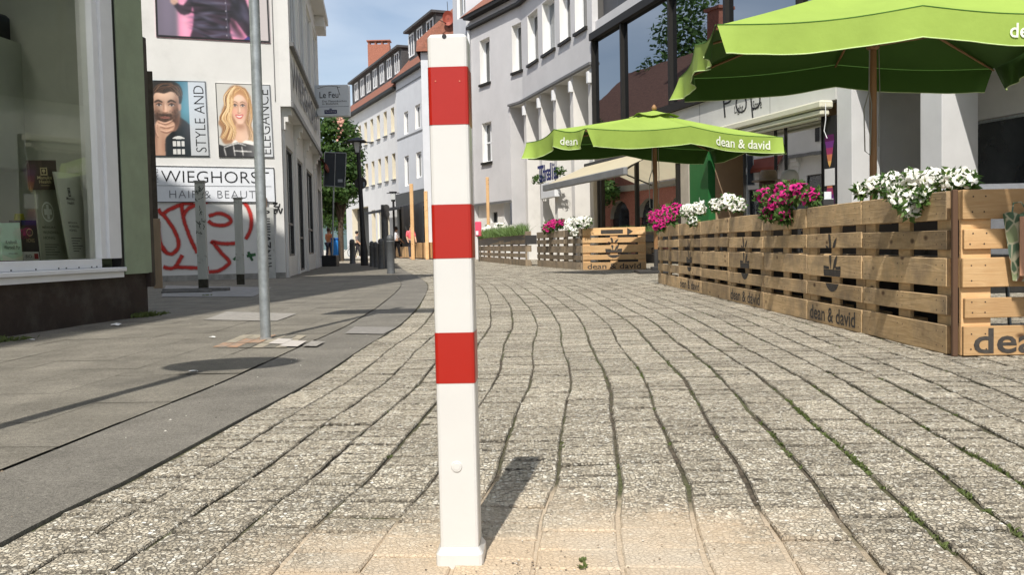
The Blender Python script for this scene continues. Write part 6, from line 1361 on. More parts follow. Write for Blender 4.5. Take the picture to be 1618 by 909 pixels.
# ================================================================== PALLETS
def woodmat(name, c1, c2, rough=.75, knots=True, grey=None, bright=1.0):
    m = bpy.data.materials.new(name); m.use_nodes = True; t = m.node_tree; N = t.nodes; L = t.links; b = N['Principled BSDF']; b.inputs['Roughness'].default_value = rough; b.inputs['Specular IOR Level'].default_value = .25
    tc = N.new('ShaderNodeTexCoord'); oi = N.new('ShaderNodeObjectInfo'); off = N.new('ShaderNodeVectorMath'); off.operation = 'SCALE'; off.inputs['Scale'].default_value = 37.0
    cmb = N.new('ShaderNodeCombineXYZ'); 
    for k in range(3): L.new(oi.outputs['Random'], cmb.inputs[k])
    L.new(cmb.outputs[0], off.inputs[0]); ad = N.new('ShaderNodeVectorMath'); L.new(tc.outputs['Object'], ad.inputs[0]); L.new(off.outputs[0], ad.inputs[1])
    mp = N.new('ShaderNodeMapping'); mp.inputs['Scale'].default_value = (1.2, 14, 14); L.new(ad.outputs[0], mp.inputs[0])
    n0 = N.new('ShaderNodeTexNoise'); n0.inputs['Scale'].default_value = 1.1; n0.inputs['Detail'].default_value = 3; n0.inputs['Distortion'].default_value = 1.2; L.new(mp.outputs[0], n0.inputs['Vector'])
    wv = N.new('ShaderNodeMath'); wv.operation = 'MULTIPLY'; wv.inputs[1].default_value = 34; L.new(n0.outputs['Fac'], wv.inputs[0]); sn = N.new('ShaderNodeMath'); sn.operation = 'SINE'; L.new(wv.outputs[0], sn.inputs[0])
    mr = N.new('ShaderNodeMapRange'); mr.inputs[1].default_value = -1; mr.inputs[2].default_value = 1; L.new(sn.outputs[0], mr.inputs[0])
    n1 = N.new('ShaderNodeTexNoise'); n1.inputs['Scale'].default_value = 5; n1.inputs['Detail'].default_value = 8; n1.inputs['Roughness'].default_value = .7; L.new(mp.outputs[0], n1.inputs['Vector'])
    av = N.new('ShaderNodeMath'); av.operation = 'MULTIPLY_ADD'; av.inputs[1].default_value = .30; L.new(mr.outputs[0], av.inputs[0]); s2 = N.new('ShaderNodeMath'); s2.operation = 'MULTIPLY'; s2.inputs[1].default_value = .75; L.new(n1.outputs['Fac'], s2.inputs[0]); L.new(s2.outputs[0], av.inputs[2])
    mx = N.new('ShaderNodeMixRGB'); L.new(av.outputs[0], mx.inputs[0]); mx.inputs[1].default_value = (*c1, 1); mx.inputs[2].default_value = (*c2, 1); cur = mx.outputs[0]
    n2 = N.new('ShaderNodeTexNoise'); n2.inputs['Scale'].default_value = 3.2; n2.inputs['Detail'].default_value = 7; n2.inputs['Roughness'].default_value = .65; L.new(ad.outputs[0], n2.inputs['Vector'])
    r2 = N.new('ShaderNodeMapRange'); r2.inputs[1].default_value = .42; r2.inputs[2].default_value = .68; r2.inputs[3].default_value = 0; r2.inputs[4].default_value = .95; L.new(n2.outputs['Fac'], r2.inputs[0])
    m3 = N.new('ShaderNodeMixRGB'); L.new(r2.outputs[0], m3.inputs[0]); L.new(cur, m3.inputs[1]); gc = grey or tuple(x*.5 for x in c1); m3.inputs[2].default_value = (*gc, 1); cur = m3.outputs[0]
    if knots:
        vo = N.new('ShaderNodeTexVoronoi'); vo.inputs['Scale'].default_value = 1; mk_ = N.new('ShaderNodeMapping'); mk_.inputs['Scale'].default_value = (4.2, 1.0, 7.5); L.new(ad.outputs[0], mk_.inputs[0]); L.new(mk_.outputs[0], vo.inputs['Vector'])
        rk = N.new('ShaderNodeMapRange'); rk.inputs[1].default_value = .06; rk.inputs[2].default_value = .14; rk.inputs[3].default_value = .85; rk.inputs[4].default_value = 0; L.new(vo.outputs['Distance'], rk.inputs[0])
        m4 = N.new('ShaderNodeMixRGB'); L.new(rk.outputs[0], m4.inputs[0]); L.new(cur, m4.inputs[1]); m4.inputs[2].default_value = (.07, .03, .015, 1); cur = m4.outputs[0]
    rr_ = N.new('ShaderNodeMapRange'); rr_.inputs[3].default_value = .66; rr_.inputs[4].default_value = 1.22; L.new(oi.outputs['Random'], rr_.inputs[0]); m5 = N.new('ShaderNodeVectorMath'); m5.operation = 'SCALE'; L.new(cur, m5.inputs[0]); L.new(rr_.outputs[0], m5.inputs['Scale'])
    L.new(m5.outputs[0], b.inputs['Base Color'])
    bp = N.new('ShaderNodeBump'); bp.inputs['Strength'].default_value = .5; bp.inputs['Distance'].default_value = .003; L.new(av.outputs[0], bp.inputs['Height']); L.new(bp.outputs[0], b.inputs['Normal'])
    return m
W_old = woodmat('weathered_pallet_wood', (.44, .29, .14), (.72, .52, .30), grey=(.27, .20, .13))
W_new = woodmat('fresh_pallet_wood', (.58, .34, .15), (.76, .52, .28), grey=(.60, .36, .17))
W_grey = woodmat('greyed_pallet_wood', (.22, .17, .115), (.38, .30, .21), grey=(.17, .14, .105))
M_sten = mat('stencil_black', (.055, .048, .042), .85, .4, 30)
PL = 1.2; PH = .8; PD = .144
WID = [.145, .100, .145, .100, .145]; GP = (PH-sum(WID))/4
def pallet(label, wood, loc, rz, L=PL, seed=0, sc=1.0, group=None, flip=False):
    """front planks lie in y=0..0.022 facing -Y"""
    t = thing('pallet', label, 'pallet', loc, rz, group); rr = random.Random(seed); z = 0; t.scale = (sc, sc, sc)
    for i, w_ in enumerate(WID):
        g = MB(); jx = rr.uniform(-.006, .006); jz = rr.uniform(-.004, .004)
        n = 8; sgm = []
        g.box(.004+jx, L-.004+jx*.5, 0, .022, z+.002, z+w_-.002, 0, .003)
        # small tilt
        tl = rr.uniform(-.006, .006); g.v = [(a, b+rr.uniform(-.001, .001), c+tl*(a/L-.5)+jz*(i not in (0,))) for a, b, c in g.v]
        nl = g
        for xc in (.075, L/2, L-.075):
            for q in ((-.035, .25), (.035, .75), (-.03, .75), (.03, .25)):
                if rr.random() < .9: cx = xc+q[0]+rr.uniform(-.008, .008); cz = z+w_*q[1]; nl.add([(cx+.0042*math.cos(a*1.047), -.0009, cz+.0042*math.sin(a*1.047)) for a in range(6)], [tuple(range(6))], 1)
        g.build('deck_board', [wood, mat('nail_rust', (.05, .03, .022), .7)], t)
        z += w_+GP
    for xc in (.0725, L/2, L-.0725):
        g = MB(); g.box(xc-.0715, xc+.0715, .0225, .0445, .003, PH-.003, 0, .003); g.v = [(a, b, c) for a, b, c in g.v]; o = g.build('cross_board', wood, t)
        for zc in (.0725, PH/2, PH-.0725):
            g = MB(); g.box(xc-.070, xc+.070, .0450, .1215, zc-.07, zc+.07, 0, .004); g.build('block', wood, t)
    for zc, w_ in ((.05, .10), (PH/2, .145), (PH-.05, .10)):
        g = MB(); g.box(.004, L-.004, .122, .144, zc-w_/2, zc+w_/2, 0, .003); g.build('bottom_board', wood, t)
    return t
def emblem(t, cx, W=.30):
    """stencilled bowl with a sprouting plant, on the planks only"""
    bands = []; z = 0
    for w_ in WID: bands.append((z+.003, z+w_-.003)); z += w_+GP
    def clip(poly_, z0, z1):
        def cl(P, f, side):
            out = []
            for i in range(len(P)):
                a, b = P[i], P[(i+1) % len(P)]; ia = (a[1] >= f) == side; ib = (b[1] >= f) == side
                if ia: out.append(a)
                if ia != ib: tt = (f-a[1])/(b[1]-a[1]); out.append((a[0]+(b[0]-a[0])*tt, f))
            return out
        P = cl(poly_, z0, True)
        return cl(P, z1, False) if len(P) > 2 else []
    def leaf(x, z, l, wd, a):
        ca, sa_ = math.cos(a), math.sin(a); pts = []
        for i in range(10):
            tt = i/9; pts.append((tt*l, wd*math.sin(math.pi*tt)))
        for i in range(8, 0, -1):
            tt = i/9; pts.append((tt*l, -wd*math.sin(math.pi*tt)))
        return [(x+p*ca-q*sa_, z+p*sa_+q*ca) for p, q in pts]
    hw = W/2; shapes = [[(cx+hw*math.cos(a), .375+hw*.95*math.sin(a)) for a in [math.pi+math.pi*i/16 for i in range(17)]]]
    shapes += [[(cx-hw, .378), (cx-hw*.3, .378), (cx-hw*.35, .395), (cx-hw, .40)], [(cx+hw*.45, .378), (cx+hw, .378), (cx+hw, .40), (cx+hw*.4, .395)]]
    shapes += [leaf(cx-.02, .37, .21, .022, 1.65), leaf(cx+.02, .37, .13, .022, .9), leaf(cx-.01, .50, .15, .020, 1.9), leaf(cx+.01, .50, .12, .018, .8), leaf(cx-.02, .48, .11, .016, 2.6)]
    g = MB(); yy = -.0018
    for k, s_ in enumerate(shapes):
        for (z0, z1) in bands:
            P = clip(s_, z0, z1)
            if len(P) > 2: g.add([(x, yy-.0002*k, z) for x, z in P], [tuple(range(len(P)))])
    g.build('stencilled_bowl', M_sten, t)
def stencil(t, txt_, x0, W, z=.022, H=.10, off=-.002):
    g = MB(); text_fit(g, txt_, lambda x, y: (x0+x, -.002, z+y), W, H, .014); g.build('stencilled_name', M_sten, t)
# near fence: seams measured along a straight line
seams = [1497, 1362, 1275, 1206, 1152, 1108, 1073, 1040]
c0 = G(1507, 563.5); c1 = G(1039, 447.5); dv = (c1-c0).normalized(); FN = Fac(c0, dv, (-dv.y, dv.x))
ss = [FN.at(px, 450)[0] for px in seams]
nm = ['nearest', 'second nearest', 'third', 'fourth', 'fifth', 'sixth', 'farthest']
ang = math.atan2(dv.y, dv.x)
# tweak: keep pallets side by side, each 1.2 m if space allows
tot = ss[-1]-max(ss[0], .0)
fl = tot/7
near = []
for i in range(7):
    a = ss[i]; b = ss[i+1]; Lp = (b-a)-.012
    # local +X must run towards the camera so that planks (local -Y) face the street
    org = c0+dv*(b-.006); fz = (.806+.012*((i*37) % 3-1))/PH
    t = pallet('%s weathered pallet of the flower fence, counted from the corner pallet' % nm[i] if i != 6 else 'farthest weathered pallet of the long flower fence, at its end', W_old, org, ang+math.pi, L=Lp, seed=i+3, group='pallets of the long flower fence')
    near.append(t)
    lab = t['label']
    if i in (1, 3, 5): t['label'] = lab.replace('weathered pallet', 'pallet with bowl emblem'); emblem(t, Lp/2, .31); stencil(t, 'dean & david', .06, Lp-.16)
# end grain stack between fence and corner: handled by fresh corner pallet
cp = pallet('fresh honey coloured corner pallet facing the camera, lettered dean & david', W_new, c0+Vector((.03, -.03, 0)), 0, L=1.75, seed=40); stencil(cp, 'dean & david', .05, 1.12, .014, .122)
cp2 = thing('timber_upright', 'dark reddish upright board closing the fence corner', 'board', c0+Vector((-.004, -.012, 0))); g = MB(); g.box(-.006, .02, 0, .022, 0, .80, 0, .003); g.build('board', mat('red_brown_wood', (.11, .06, .035), .8, .2, 7, stretch=(1, 1, .2)), cp2)
# far group: front panel facing the camera and side pallets
f0 = G(921, 427); f1 = G(1022, 425.5); SC2 = (f1-f0).length/1.2
a_ = math.atan2(f1.y-f0.y, f1.x-f0.x)
fp = pallet('fresh pallet facing the camera with black arrow and bowl emblem, lettered dean & david', W_new, f0, a_, L=1.2, seed=50, sc=SC2*.985)
emblem(fp, .60, .32); stencil(fp, 'dean & david', .09, 1.02, .015, .105)
g = MB(); zt = PH-.145; g.add([(.36, -.003, zt+.03), (.78, -.003, zt+.03), (.78, -.003, zt+.105), (.36, -.003, zt+.105)], [(0, 1, 2, 3)]); g.add([(.86, -.003, zt-.005), (.97, -.003, zt+.065), (.86, -.003, zt+.135)], [(0, 1, 2)]); g.build('arrow', M_sten, fp)
g1 = G(849, 421); g2 = G(757, 412.5)
def run(A, B, n, wood, labs, seed, sc, grp):
    d = (B-A)/n; an = math.atan2(d.y, d.x)
    for i in range(n):
        org = A+d*(i+1); pallet(labs[i], wood, org, an+math.pi, L=(d.length-.03)/sc, seed=seed+i, sc=sc, group=grp)
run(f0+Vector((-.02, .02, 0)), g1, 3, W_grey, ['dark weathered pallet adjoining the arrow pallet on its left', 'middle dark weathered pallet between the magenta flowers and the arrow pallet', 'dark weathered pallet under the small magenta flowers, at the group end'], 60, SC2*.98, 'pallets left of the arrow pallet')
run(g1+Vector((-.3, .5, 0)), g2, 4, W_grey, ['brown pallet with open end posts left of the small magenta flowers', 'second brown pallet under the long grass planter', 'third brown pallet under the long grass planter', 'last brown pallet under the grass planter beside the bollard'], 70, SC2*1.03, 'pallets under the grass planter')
# timber boxes behind the bollard on the left
h0 = G(692, 410.5); h1 = G(650, 409); h2 = G(621, 407.5); s = h0.y/FPX
for i, (A, B, lab, hpx) in enumerate(((h1, h0, 'long plank planter box just left of the bollard band', 28), (h2, h1, 'lower plank planter box at the left end of the timber terrace', 22))):
    t = thing('planter_box', lab, 'planter', A, math.atan2((B-A).y, (B-A).x)); Lx = (B-A).length; hh = hpx*s
    for k in range(int(Lx/.16)):
        g = MB(); g.box(k*.16+.006, k*.16+.152, 0, .03, .05, hh, 0, .004); g.build('plank', W_new, t)
    g = MB(); g.box(0, Lx, .031, .9, .03, hh-.05, 0, .01); g.build('box', W_new, t); g = MB(); g.box(-.05, Lx+.05, -.05, .95, 0, .03); g.build('base', M_slate, t)
for px, pt, lab in ((653, 291, 'taller pale timber post of the left terrace'), (675.5, 303, 'shorter pale timber post close to the bollard')):
    p = PG(px, 43); s = p.y/FPX; t = thing('timber_post', lab, 'post', p); g = MB(); g.box(-2.7*s, 2.7*s, -.09, .09, 0, (410.7-pt)*s, 0, .01); g.build('post', W_new, t)
p = PG(773, 36.5); s = p.y/FPX; t = thing('timber_post', 'slender orange timber post before the grey building, right of the bollard', 'post', p); g = MB(); g.box(-2.4*s, 2.4*s, -.07, .07, 0, (412-281)*s, 0, .01); g.build('post', W_new, t)
p = G(684, 404); tag(thing('dummy', 'x', 'x'), None) if False else None

# ================================================================== FLOWERS
M_pet = {'white': mat('petal_white', (.88, .87, .80), .6, .05, 20, trans=.12), 'magenta': mat('petal_magenta', (.60, .012, .21), .55, .25, 20, trans=.2)}
M_pth = {'white': mat('throat_green', (.55, .60, .25), .6), 'magenta': mat('throat_dark', (.16, .0, .09), .6)}
M_fl1 = mat('petunia_leaf', (.06, .13, .025), .6, .35, 14, trans=.3); M_fl2 = mat('petunia_leaf_pale', (.12, .20, .05), .6, .3, 14, trans=.3)
def bloom_mesh(kind, rr, r=.032):
    g = MB(); n = 30; lobes = 5; ph_ = rr.uniform(0, 6); R0 = []; 
    for k, (q, z) in enumerate(((.12, -.55), (.35, -.12), (.72, .06), (1.0, -.02))):
        for i in range(n):
            a = i*6.2832/n; f = 1 if k < 2 else 1-.17*(1-abs(math.sin(a*lobes/2+ph_))**.5)*(k-1)/2*1.6
            R0.append((math.cos(a)*r*q*f, math.sin(a)*r*q*f, r*(z+(.10*math.sin(a*5+ph_)+.05*math.sin(a*11))*(k/3)**2)))
    g.add(R0, [(k*n+i, k*n+(i+1) % n, (k+1)*n+(i+1) % n, (k+1)*n+i) for k in range(3) for i in range(n)], 0, True)
    for k in range(n): g.m[k] = 1
    return g
def plant(label, kind, blobs, nb, nleaf, seed, indiv=True, bs=1.0, ls=.022, root=None):
    """blobs: world (x,y,z,r); blooms sit on the outside of the foliage, facing out and up"""
    rr = random.Random(seed); base = Vector(root) if root is not None else Vector((sum(b[0] for b in blobs)/len(blobs), sum(b[1] for b in blobs)/len(blobs), min(b[2]-b[3] for b in blobs)))
    t = thing('flower_plant', label, 'flowers', base)
    B = [(b[0]-base.x, b[1]-base.y, b[2]-base.z, b[3]) for b in blobs]
    g = MB(); 
    for _ in range(nleaf):
        b = rr.choice(B); d = Vector((rr.gauss(0, 1), rr.gauss(0, 1), rr.gauss(0, 1))).normalized(); p = Vector(b[:3])+d*b[3]*rr.uniform(.35, 1.02)
        a = (d+Vector((rr.gauss(0, .7), rr.gauss(0, .7), rr.gauss(0, .7)))).normalized(); e = a.cross(Vector((rr.gauss(0, 1), rr.gauss(0, 1), rr.gauss(0, 1)))).normalized(); s_ = ls*rr.uniform(.7, 1.7); nn_ = a.cross(e)*s_*.25
        g.add([p, p+a*s_*.6+e*s_*.42+nn_, p+a*s_*1.5, p+a*s_*.6-e*s_*.42+nn_], [(0, 1, 2), (0, 2, 3)], 0 if rr.random() < .6 else 1)
    g.build('foliage', [M_fl1, M_fl2], t)
    vars_ = [bloom_mesh(kind, rr) for _ in range(3)]; src = []; acc = MB(); placed = []
    tries = 0
    while len(placed) < nb and tries < nb*30:
        tries += 1; b = rr.choice(B); d = Vector((rr.gauss(-.35, .8), rr.gauss(-.45, .8), rr.gauss(.45, .8))).normalized()
        if d.z < -.35: continue
        p = Vector(b[:3])+d*b[3]*rr.uniform(.88, 1.12)
        if any((p-q).length < .030*bs for q in placed): continue
        if any((p-Vector(c[:3])).length < c[3]*.75 for c in B): continue
        placed.append(p); nrm = (d+Vector((rr.gauss(0, .25)-.1, rr.gauss(0, .25)-.25, rr.gauss(0, .25)))).normalized(); q = nrm.to_track_quat('Z', 'Y').to_matrix().to_4x4()@Matrix.Rotation(rr.uniform(0, 6.28), 4, 'Z'); sc_ = bs*(rr.uniform(1.0, 1.35) if kind == 'white' else rr.uniform(.75, 1.1))
        M = Matrix.Translation(p)@q@Matrix.Scale(sc_, 4); v = rr.randrange(3)
        if indiv:
            if len(src) <= v or src[v] is None:
                while len(src) <= v: src.append(None)
                o = vars_[v].build('bloom', [M_pet[kind], M_pth[kind]], t); src[v] = o; o.matrix_local = M
            else: o = src[v].copy(); C.objects.link(o); o.parent = t; o.matrix_local = M
        else: acc.add([M@Vector(x) for x in vars_[v].v], vars_[v].f, 0)
    if not indiv: acc.m = [0]*len(acc.f); acc.build('blooms', [M_pet[kind]], t)
    # trough behind the plank
    return t
def fb(px, py, r, d=.0):
    """point over the near fence plane, d outward to the street"""
    s, z = FN.at(px, py, d); p = FN.P(s, z, d); return (p.x, p.y, z, r)
plant('big white petunia cushion spilling over the near end of the long fence', 'white', [fb(1362, 302, .035, -.06), fb(1385, 295, .05, -.07), fb(1410, 290, .055, -.07), fb(1440, 288, .06, -.07), (fb(1470, 286, .055, -.08)), fb(1500, 286, .05, -.08), fb(1525, 288, .045, -.08), fb(1430, 318, .05, .03), fb(1440, 332, .035, .04), fb(1415, 308, .04, .02), fb(1458, 310, .035, .02)], 95, 1500, 1)
plant('large magenta petunia in the middle of the long fence', 'magenta', [fb(1208, 310, .06, .0), fb(1225, 325, .07, .02), fb(1245, 315, .07, .01), fb(1262, 305, .07, -.02), fb(1282, 312, .055, -.03), fb(1215, 338, .05, .05), fb(1240, 342, .045, .05), fb(1250, 298, .05, -.05), fb(1230, 302, .05, -.05)], 85, 1500, 2, bs=1.25, ls=.026)
plant('white petunia between the two magenta ones, right of its white neighbour', 'white', [fb(1132, 326, .06, -.03), fb(1150, 320, .07, -.03), fb(1166, 325, .06, -.03)], 55, 600, 3, bs=1.15)
plant('white petunia with a hanging sprig, beside the farthest magenta one', 'white', [fb(1086, 334, .07, -.01), fb(1104, 331, .07, -.03), fb(1095, 350, .04, .05)], 48, 600, 4, bs=1.2)
plant('magenta petunia at the far end of the long fence', 'magenta', [fb(1036, 345, .10, .03), fb(1050, 338, .11, .0), fb(1066, 334, .10, -.03), fb(1043, 356, .08, .07), (fb(1060, 345, .08, .05))], 80, 900, 5, bs=1.5, ls=.03)
FG2 = Fac(f0, g1-f0, None)
def fb2(px, py, r, d=0):
    s, z = FG2.at(px, py, d); p = FG2.P(s, z, d); return (p.x, p.y, z, r)
plant('small magenta petunia on the far pallet group left of the white one', 'magenta', [fb2(866, 362, .14, .05), fb2(875, 357, .15, 0), fb2(886, 353, .10, -.05)], 70, 500, 6, False, 1.7, .04)
plant('small white petunia spilling beside the arrow pallet', 'white', [fb2(903, 357, .15, 0), fb2(915, 354, .15, -.03), fb2(926, 352, .11, -.05), fb2(908, 367, .10, .08)], 75, 500, 7, False, 1.7, .04)
g = MB(); rr = random.Random(31)
FG3 = Fac(g1, g2-g1, None)
M_gr1 = mat('grass_blade', (.12, .20, .05), .6, .3, 10, trans=.3)
t = thing('grass_planter', 'long green grass planting on top of the brown pallets beside the bollard', 'plant', g1)
for i in range(2600):
    u = rr.random(); p = (g1+Vector((-.3, .5, 0))).lerp(g2, u)-g1; z = .86+.03*rr.random(); y = rr.uniform(.0, .35); x = p.x+rr.gauss(0, .03); h_ = rr.uniform(.12, .38); dx, dy = rr.gauss(0, .12), rr.gauss(0, .12)
    g.add([(x, p.y+y, z), (x+.02, p.y+y, z), (x+.01+dx, p.y+y+dy, z+h_)], [(0, 1, 2)])
g.build('grass', [M_gr1], t); p_ = (g2-g1); g = MB(); a0 = Vector((-.3, .5, 0)); nrm = Vector((-p_.y, p_.x, 0)).normalized()*(-.32)
g.add([a0+Vector((0, 0, .6)), p_+Vector((0, 0, .6)), p_+nrm+Vector((0, 0, .6)), a0+nrm+Vector((0, 0, .6)), a0+Vector((0, 0, .85)), p_+Vector((0, 0, .85)), p_+nrm+Vector((0, 0, .85)), a0+nrm+Vector((0, 0, .85))], [(0, 1, 5, 4), (4, 5, 6, 7), (2, 3, 7, 6), (0, 3, 7, 4), (1, 2, 6, 5)]); g.build('trough', M_dark, t)
# bright clutter behind the grass (white and red blossoms, small board)
ty = 35
for px, py, r, kd, lab in ((790, 362, .35, 'white', 'pale blossom mound behind the grass, before the grey building'),):
    q = PY(px, py, ty); plant(lab, kd, [(q.x-.5, ty, q.z-.1, .22), (q.x, ty, q.z, .24), (q.x+.45, ty, q.z-.08, .2)], 60, 300, 9, False, 2.0, .05, root=(q.x, ty, 0.0))
q = PG(757, 34); s = q.y/FPX; t = thing('pink_board', 'small pink and white notice board beside the bollard edge', 'board', q); g = MB(); g.box(-.12, .12, 0, .04, .95, 1.5, 0, .02); g.build('panel', ink((.86, .30, .42)), t); g = MB(); g.box(-.10, .0, -.02, -.005, 1.0, 1.15); g.build('label', ink((.9, .9, .92)), t); g = MB(); g.box(-.02, .02, 0, .04, 0, .95); g.build('stake', M_dark, t)

# ================================================================== PARASOLS
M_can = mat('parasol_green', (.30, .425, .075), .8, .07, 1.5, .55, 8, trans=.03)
M_undershade = mat('parasol_underside_shade', (.045, .115, .014), .9, .06, 1.5)  # shade under the parasols, put into a darker green
M_seam = mat('parasol_seam', (.06, .17, .02), .8); M_hem = mat('parasol_hem', (.55, .70, .32), .8)
M_pwood = mat('parasol_wood', (.28, .15, .065), .5, .2, 5, stretch=(1, 1, .15)); M_cord = mat('cord', (.30, .30, .26), .8)
M_wtxt = mat('print_white', (.82, .85, .72), .7, .04, 8)
def parasol(label, FL, a, b, Ze, rise, val, foot, texts, seed, vent=True):
    t = thing('parasol', label, 'parasol', foot); rr = random.Random(seed); O = Vector(foot); cen = FL+a*.5+b*.5; cen = Vector((cen.x, cen.y, 0))
    cr = [FL, FL+a, FL+a+b, FL+b]; cr = [Vector((p.x, p.y, Ze)) for p in cr]; mids = [((cr[i]+cr[(i+1) % 4])/2)+Vector((0, 0, .12)) for i in range(4)]
    apex = cen+Vector((0, 0, Ze+rise))
    rim = []
    for i in range(4): rim += [cr[i], mids[i]]
    g = MB(); NU, NT = 10, 12; inner = .10
    def surf(i, w_, q):
        A, B_ = rim[i], rim[(i+1) % 8]; e = A.lerp(B_, w_); dn = math.sin(math.pi*w_)
        e = e+(cen+Vector((0, 0, e.z))-e).normalized()*dn*.045; e.z -= dn*.012
        p = apex.lerp(e, q); p.z -= .10*q*(1-q)*4*(.35+.65*dn)*.5+dn*.04*q; return p
    for i in range(8):
        vs = [surf(i, u/NU, inner+(1-inner)*v/NT)-O for v in range(NT+1) for u in range(NU+1)]
        g.add(vs, [(v*(NU+1)+u, v*(NU+1)+u+1, (v+1)*(NU+1)+u+1, (v+1)*(NU+1)+u) for v in range(NT) for u in range(NU)], 0, True)
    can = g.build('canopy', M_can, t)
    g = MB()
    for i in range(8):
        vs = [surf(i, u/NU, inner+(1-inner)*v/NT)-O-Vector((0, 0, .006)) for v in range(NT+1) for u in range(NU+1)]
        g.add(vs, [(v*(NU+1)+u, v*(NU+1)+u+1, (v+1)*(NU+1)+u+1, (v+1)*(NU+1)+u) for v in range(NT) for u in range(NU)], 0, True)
    g.build('shaded_underside', M_undershade, can)  # added dark sheet: the canopy's underside shade as colour
    if vent:
        g = MB(); N8 = 8; top = apex+Vector((0, 0, .06))
        for i in range(8):
            A = surf(i, 0, .20)+Vector((0, 0, .05)); B_ = surf((i+1) % 8, 0, .20)+Vector((0, 0, .05)); vs = []
            for v in range(5):
                for u in range(5):
                    q = v/4; e = A.lerp(B_, u/4); p = top.lerp(e, q); p.z += .03*math.sin(math.pi*u/4)*q*q*(1 if i % 2 else -1)-.02*q*(1-q); vs.append(p-O)
            g.add(vs, [(v*5+u, v*5+u+1, (v+1)*5+u+1, (v+1)*5+u) for v in range(4) for u in range(4)], 0, True)
        g.build('vent_cap', M_can, can); g = MB(); g.lathe([(.03, 0), (.05, .02), (.045, .06), (.02, .10), (.004, .11)], tuple(top-O), 10); g.build('finial', M_pwood, t)
    # valance per side, rippled, open at the corners
    def vpt(i, s_, h):
        """i side 0..3, s_ 0..1 along, h 0..1 down"""
        j = 2*i; w_ = s_*2; k = j if w_ <= 1 else j+1; w2 = w_ if w_ <= 1 else w_-1; p = surf(k, w2, 1.0)
        A, B_ = cr[i], cr[(i+1) % 4]; d = (B_-A).normalized(); n = Vector((d.y, -d.x, 0)); 
        if n.dot(p-cen) < 0: n = -n
        L_ = (B_-A).length; rp = sum(am_*math.sin(2*math.pi*(f*s_*L_)+ph_) for am_, f, ph_ in RP[i])
        edge = math.exp(-((min(s_, 1-s_)*L_)/.17)**2)
        out = (.015+rp*(.25+.75*h)*h+edge*.10*h); p = p+n*out; p.z -= val*h*(1-.02*math.sin(2*math.pi*s_*L_*.9+i))
        if edge > .02: p = p+d*(edge*.07*h*(1 if s_ < .5 else -1))
        return p, n
    RP = [[(.010, .55, rr.uniform(0, 6)), (.006, 1.3, rr.uniform(0, 6)), (.004, 3.3, rr.uniform(0, 6))] for _ in range(4)]
    for i in range(4):
        if i in (1, 3): RP[i] = [(.035, .8, 1.0), (.02, 1.7, 2.0), (.01, 3.1, 0)]
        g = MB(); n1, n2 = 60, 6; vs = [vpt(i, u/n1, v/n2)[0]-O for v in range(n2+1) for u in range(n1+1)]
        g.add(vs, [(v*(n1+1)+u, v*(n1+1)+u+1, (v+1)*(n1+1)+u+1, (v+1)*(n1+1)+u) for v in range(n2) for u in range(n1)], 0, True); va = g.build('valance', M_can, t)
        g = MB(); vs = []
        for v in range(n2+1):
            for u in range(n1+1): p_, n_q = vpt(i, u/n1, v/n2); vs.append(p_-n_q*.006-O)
        g.add(vs, [(v*(n1+1)+u, v*(n1+1)+u+1, (v+1)*(n1+1)+u+1, (v+1)*(n1+1)+u) for v in range(n2) for u in range(n1)], 0, True); g.build('valance_shaded_inside', M_undershade, va)  # same painted shade on the inner side of the valance
        g = MB(); g.tube([vpt(i, u/n1, 0)[0]-O+Vector((0, 0, .006)) for u in range(n1+1)], .006, 5); g.build('seam', M_seam, va)
        g = MB(); g.tube([vpt(i, u/n1, 1)[0]-O for u in range(n1+1)], .007, 5); g.build('hem', M_hem, va)
        for (ti, s0, s1, body, h0, h1) in texts:
            if ti != i: continue
            g = MB(); vs, fs, w_, h_ = text_geo(body, 1.0, .012)
            def fn(x, y):
                p, n = vpt(i, s0+(s1-s0)*x, h1-(h1-h0)*y); return p+n*.012-O
            g.add([fn(v.x/w_, v.y/h_) for v in vs], fs); g.build('printed_name', M_wtxt, va)
    # ribs and struts
    hub = cen+Vector((0, 0, Ze+rise-.10)); run_ = cen+Vector((0, 0, Ze-.10+rise*.18))
    for k in range(8):
        e = rim[k]-Vector((0, 0, .035)); g = MB(); g.tube([hub-O, hub.lerp(e, .5)-O-Vector((0, 0, .05)), e-O], [.02, .018, .013], 6); rb = g.build('rib', M_pwood, t)
        m_ = hub.lerp(e, .48)-Vector((0, 0, .06)); g = MB(); g.tube([run_-O, m_-O], .016, 6); g.build('strut', M_pwood, rb)
    g = MB(); g.lathe([(.05, -.05), (.075, -.03), (.075, .03), (.05, .05)], tuple(run_-O), 14); g.lathe([(.04, -.06), (.07, -.04), (.07, .03)], tuple(hub-O), 14); g.build('hub', M_pwood, t)
    g = MB(); g.tube([(0, 0, .05), (cen.x-O.x, cen.y-O.y, Ze+rise)], .042, 16); g.build('pole', M_pwood, t)
    g = MB(); cz = run_-O; g.tube([cz+Vector((-.05, -.03, -.05)), cz+Vector((-.06, -.03, -.55)), cz+Vector((-.12, -.03, -.75)), cz+Vector((-.11, -.03, -1.25)), cz+Vector((-.05, -.03, -1.3)), cz+Vector((-.03, -.03, -.7)), cz+Vector((-.055, -.03, -.55))], .008, 6); g.tube([cz+Vector((.06, -.03, -.05)), cz+Vector((.07, -.03, -.6)), cz+Vector((.05, -.03, -1.2))], .006, 6); g.build('cord', M_cord, t)
    g = MB(); g.box(-.38, .38, -.38, .38, 0, .06, 0, .01); g.box(-.1, .1, -.1, .1, .06, .12, 0, .01); g.tube([(0, 0, .1), (0, 0, .45)], .045, 12); g.build('base', M_dark, t)
    return t
Y1 = 9.4
def corner(px, py, Z):
    d = ray(px, py); tt = (Z-HC)/d.z; return EYE+d*tt
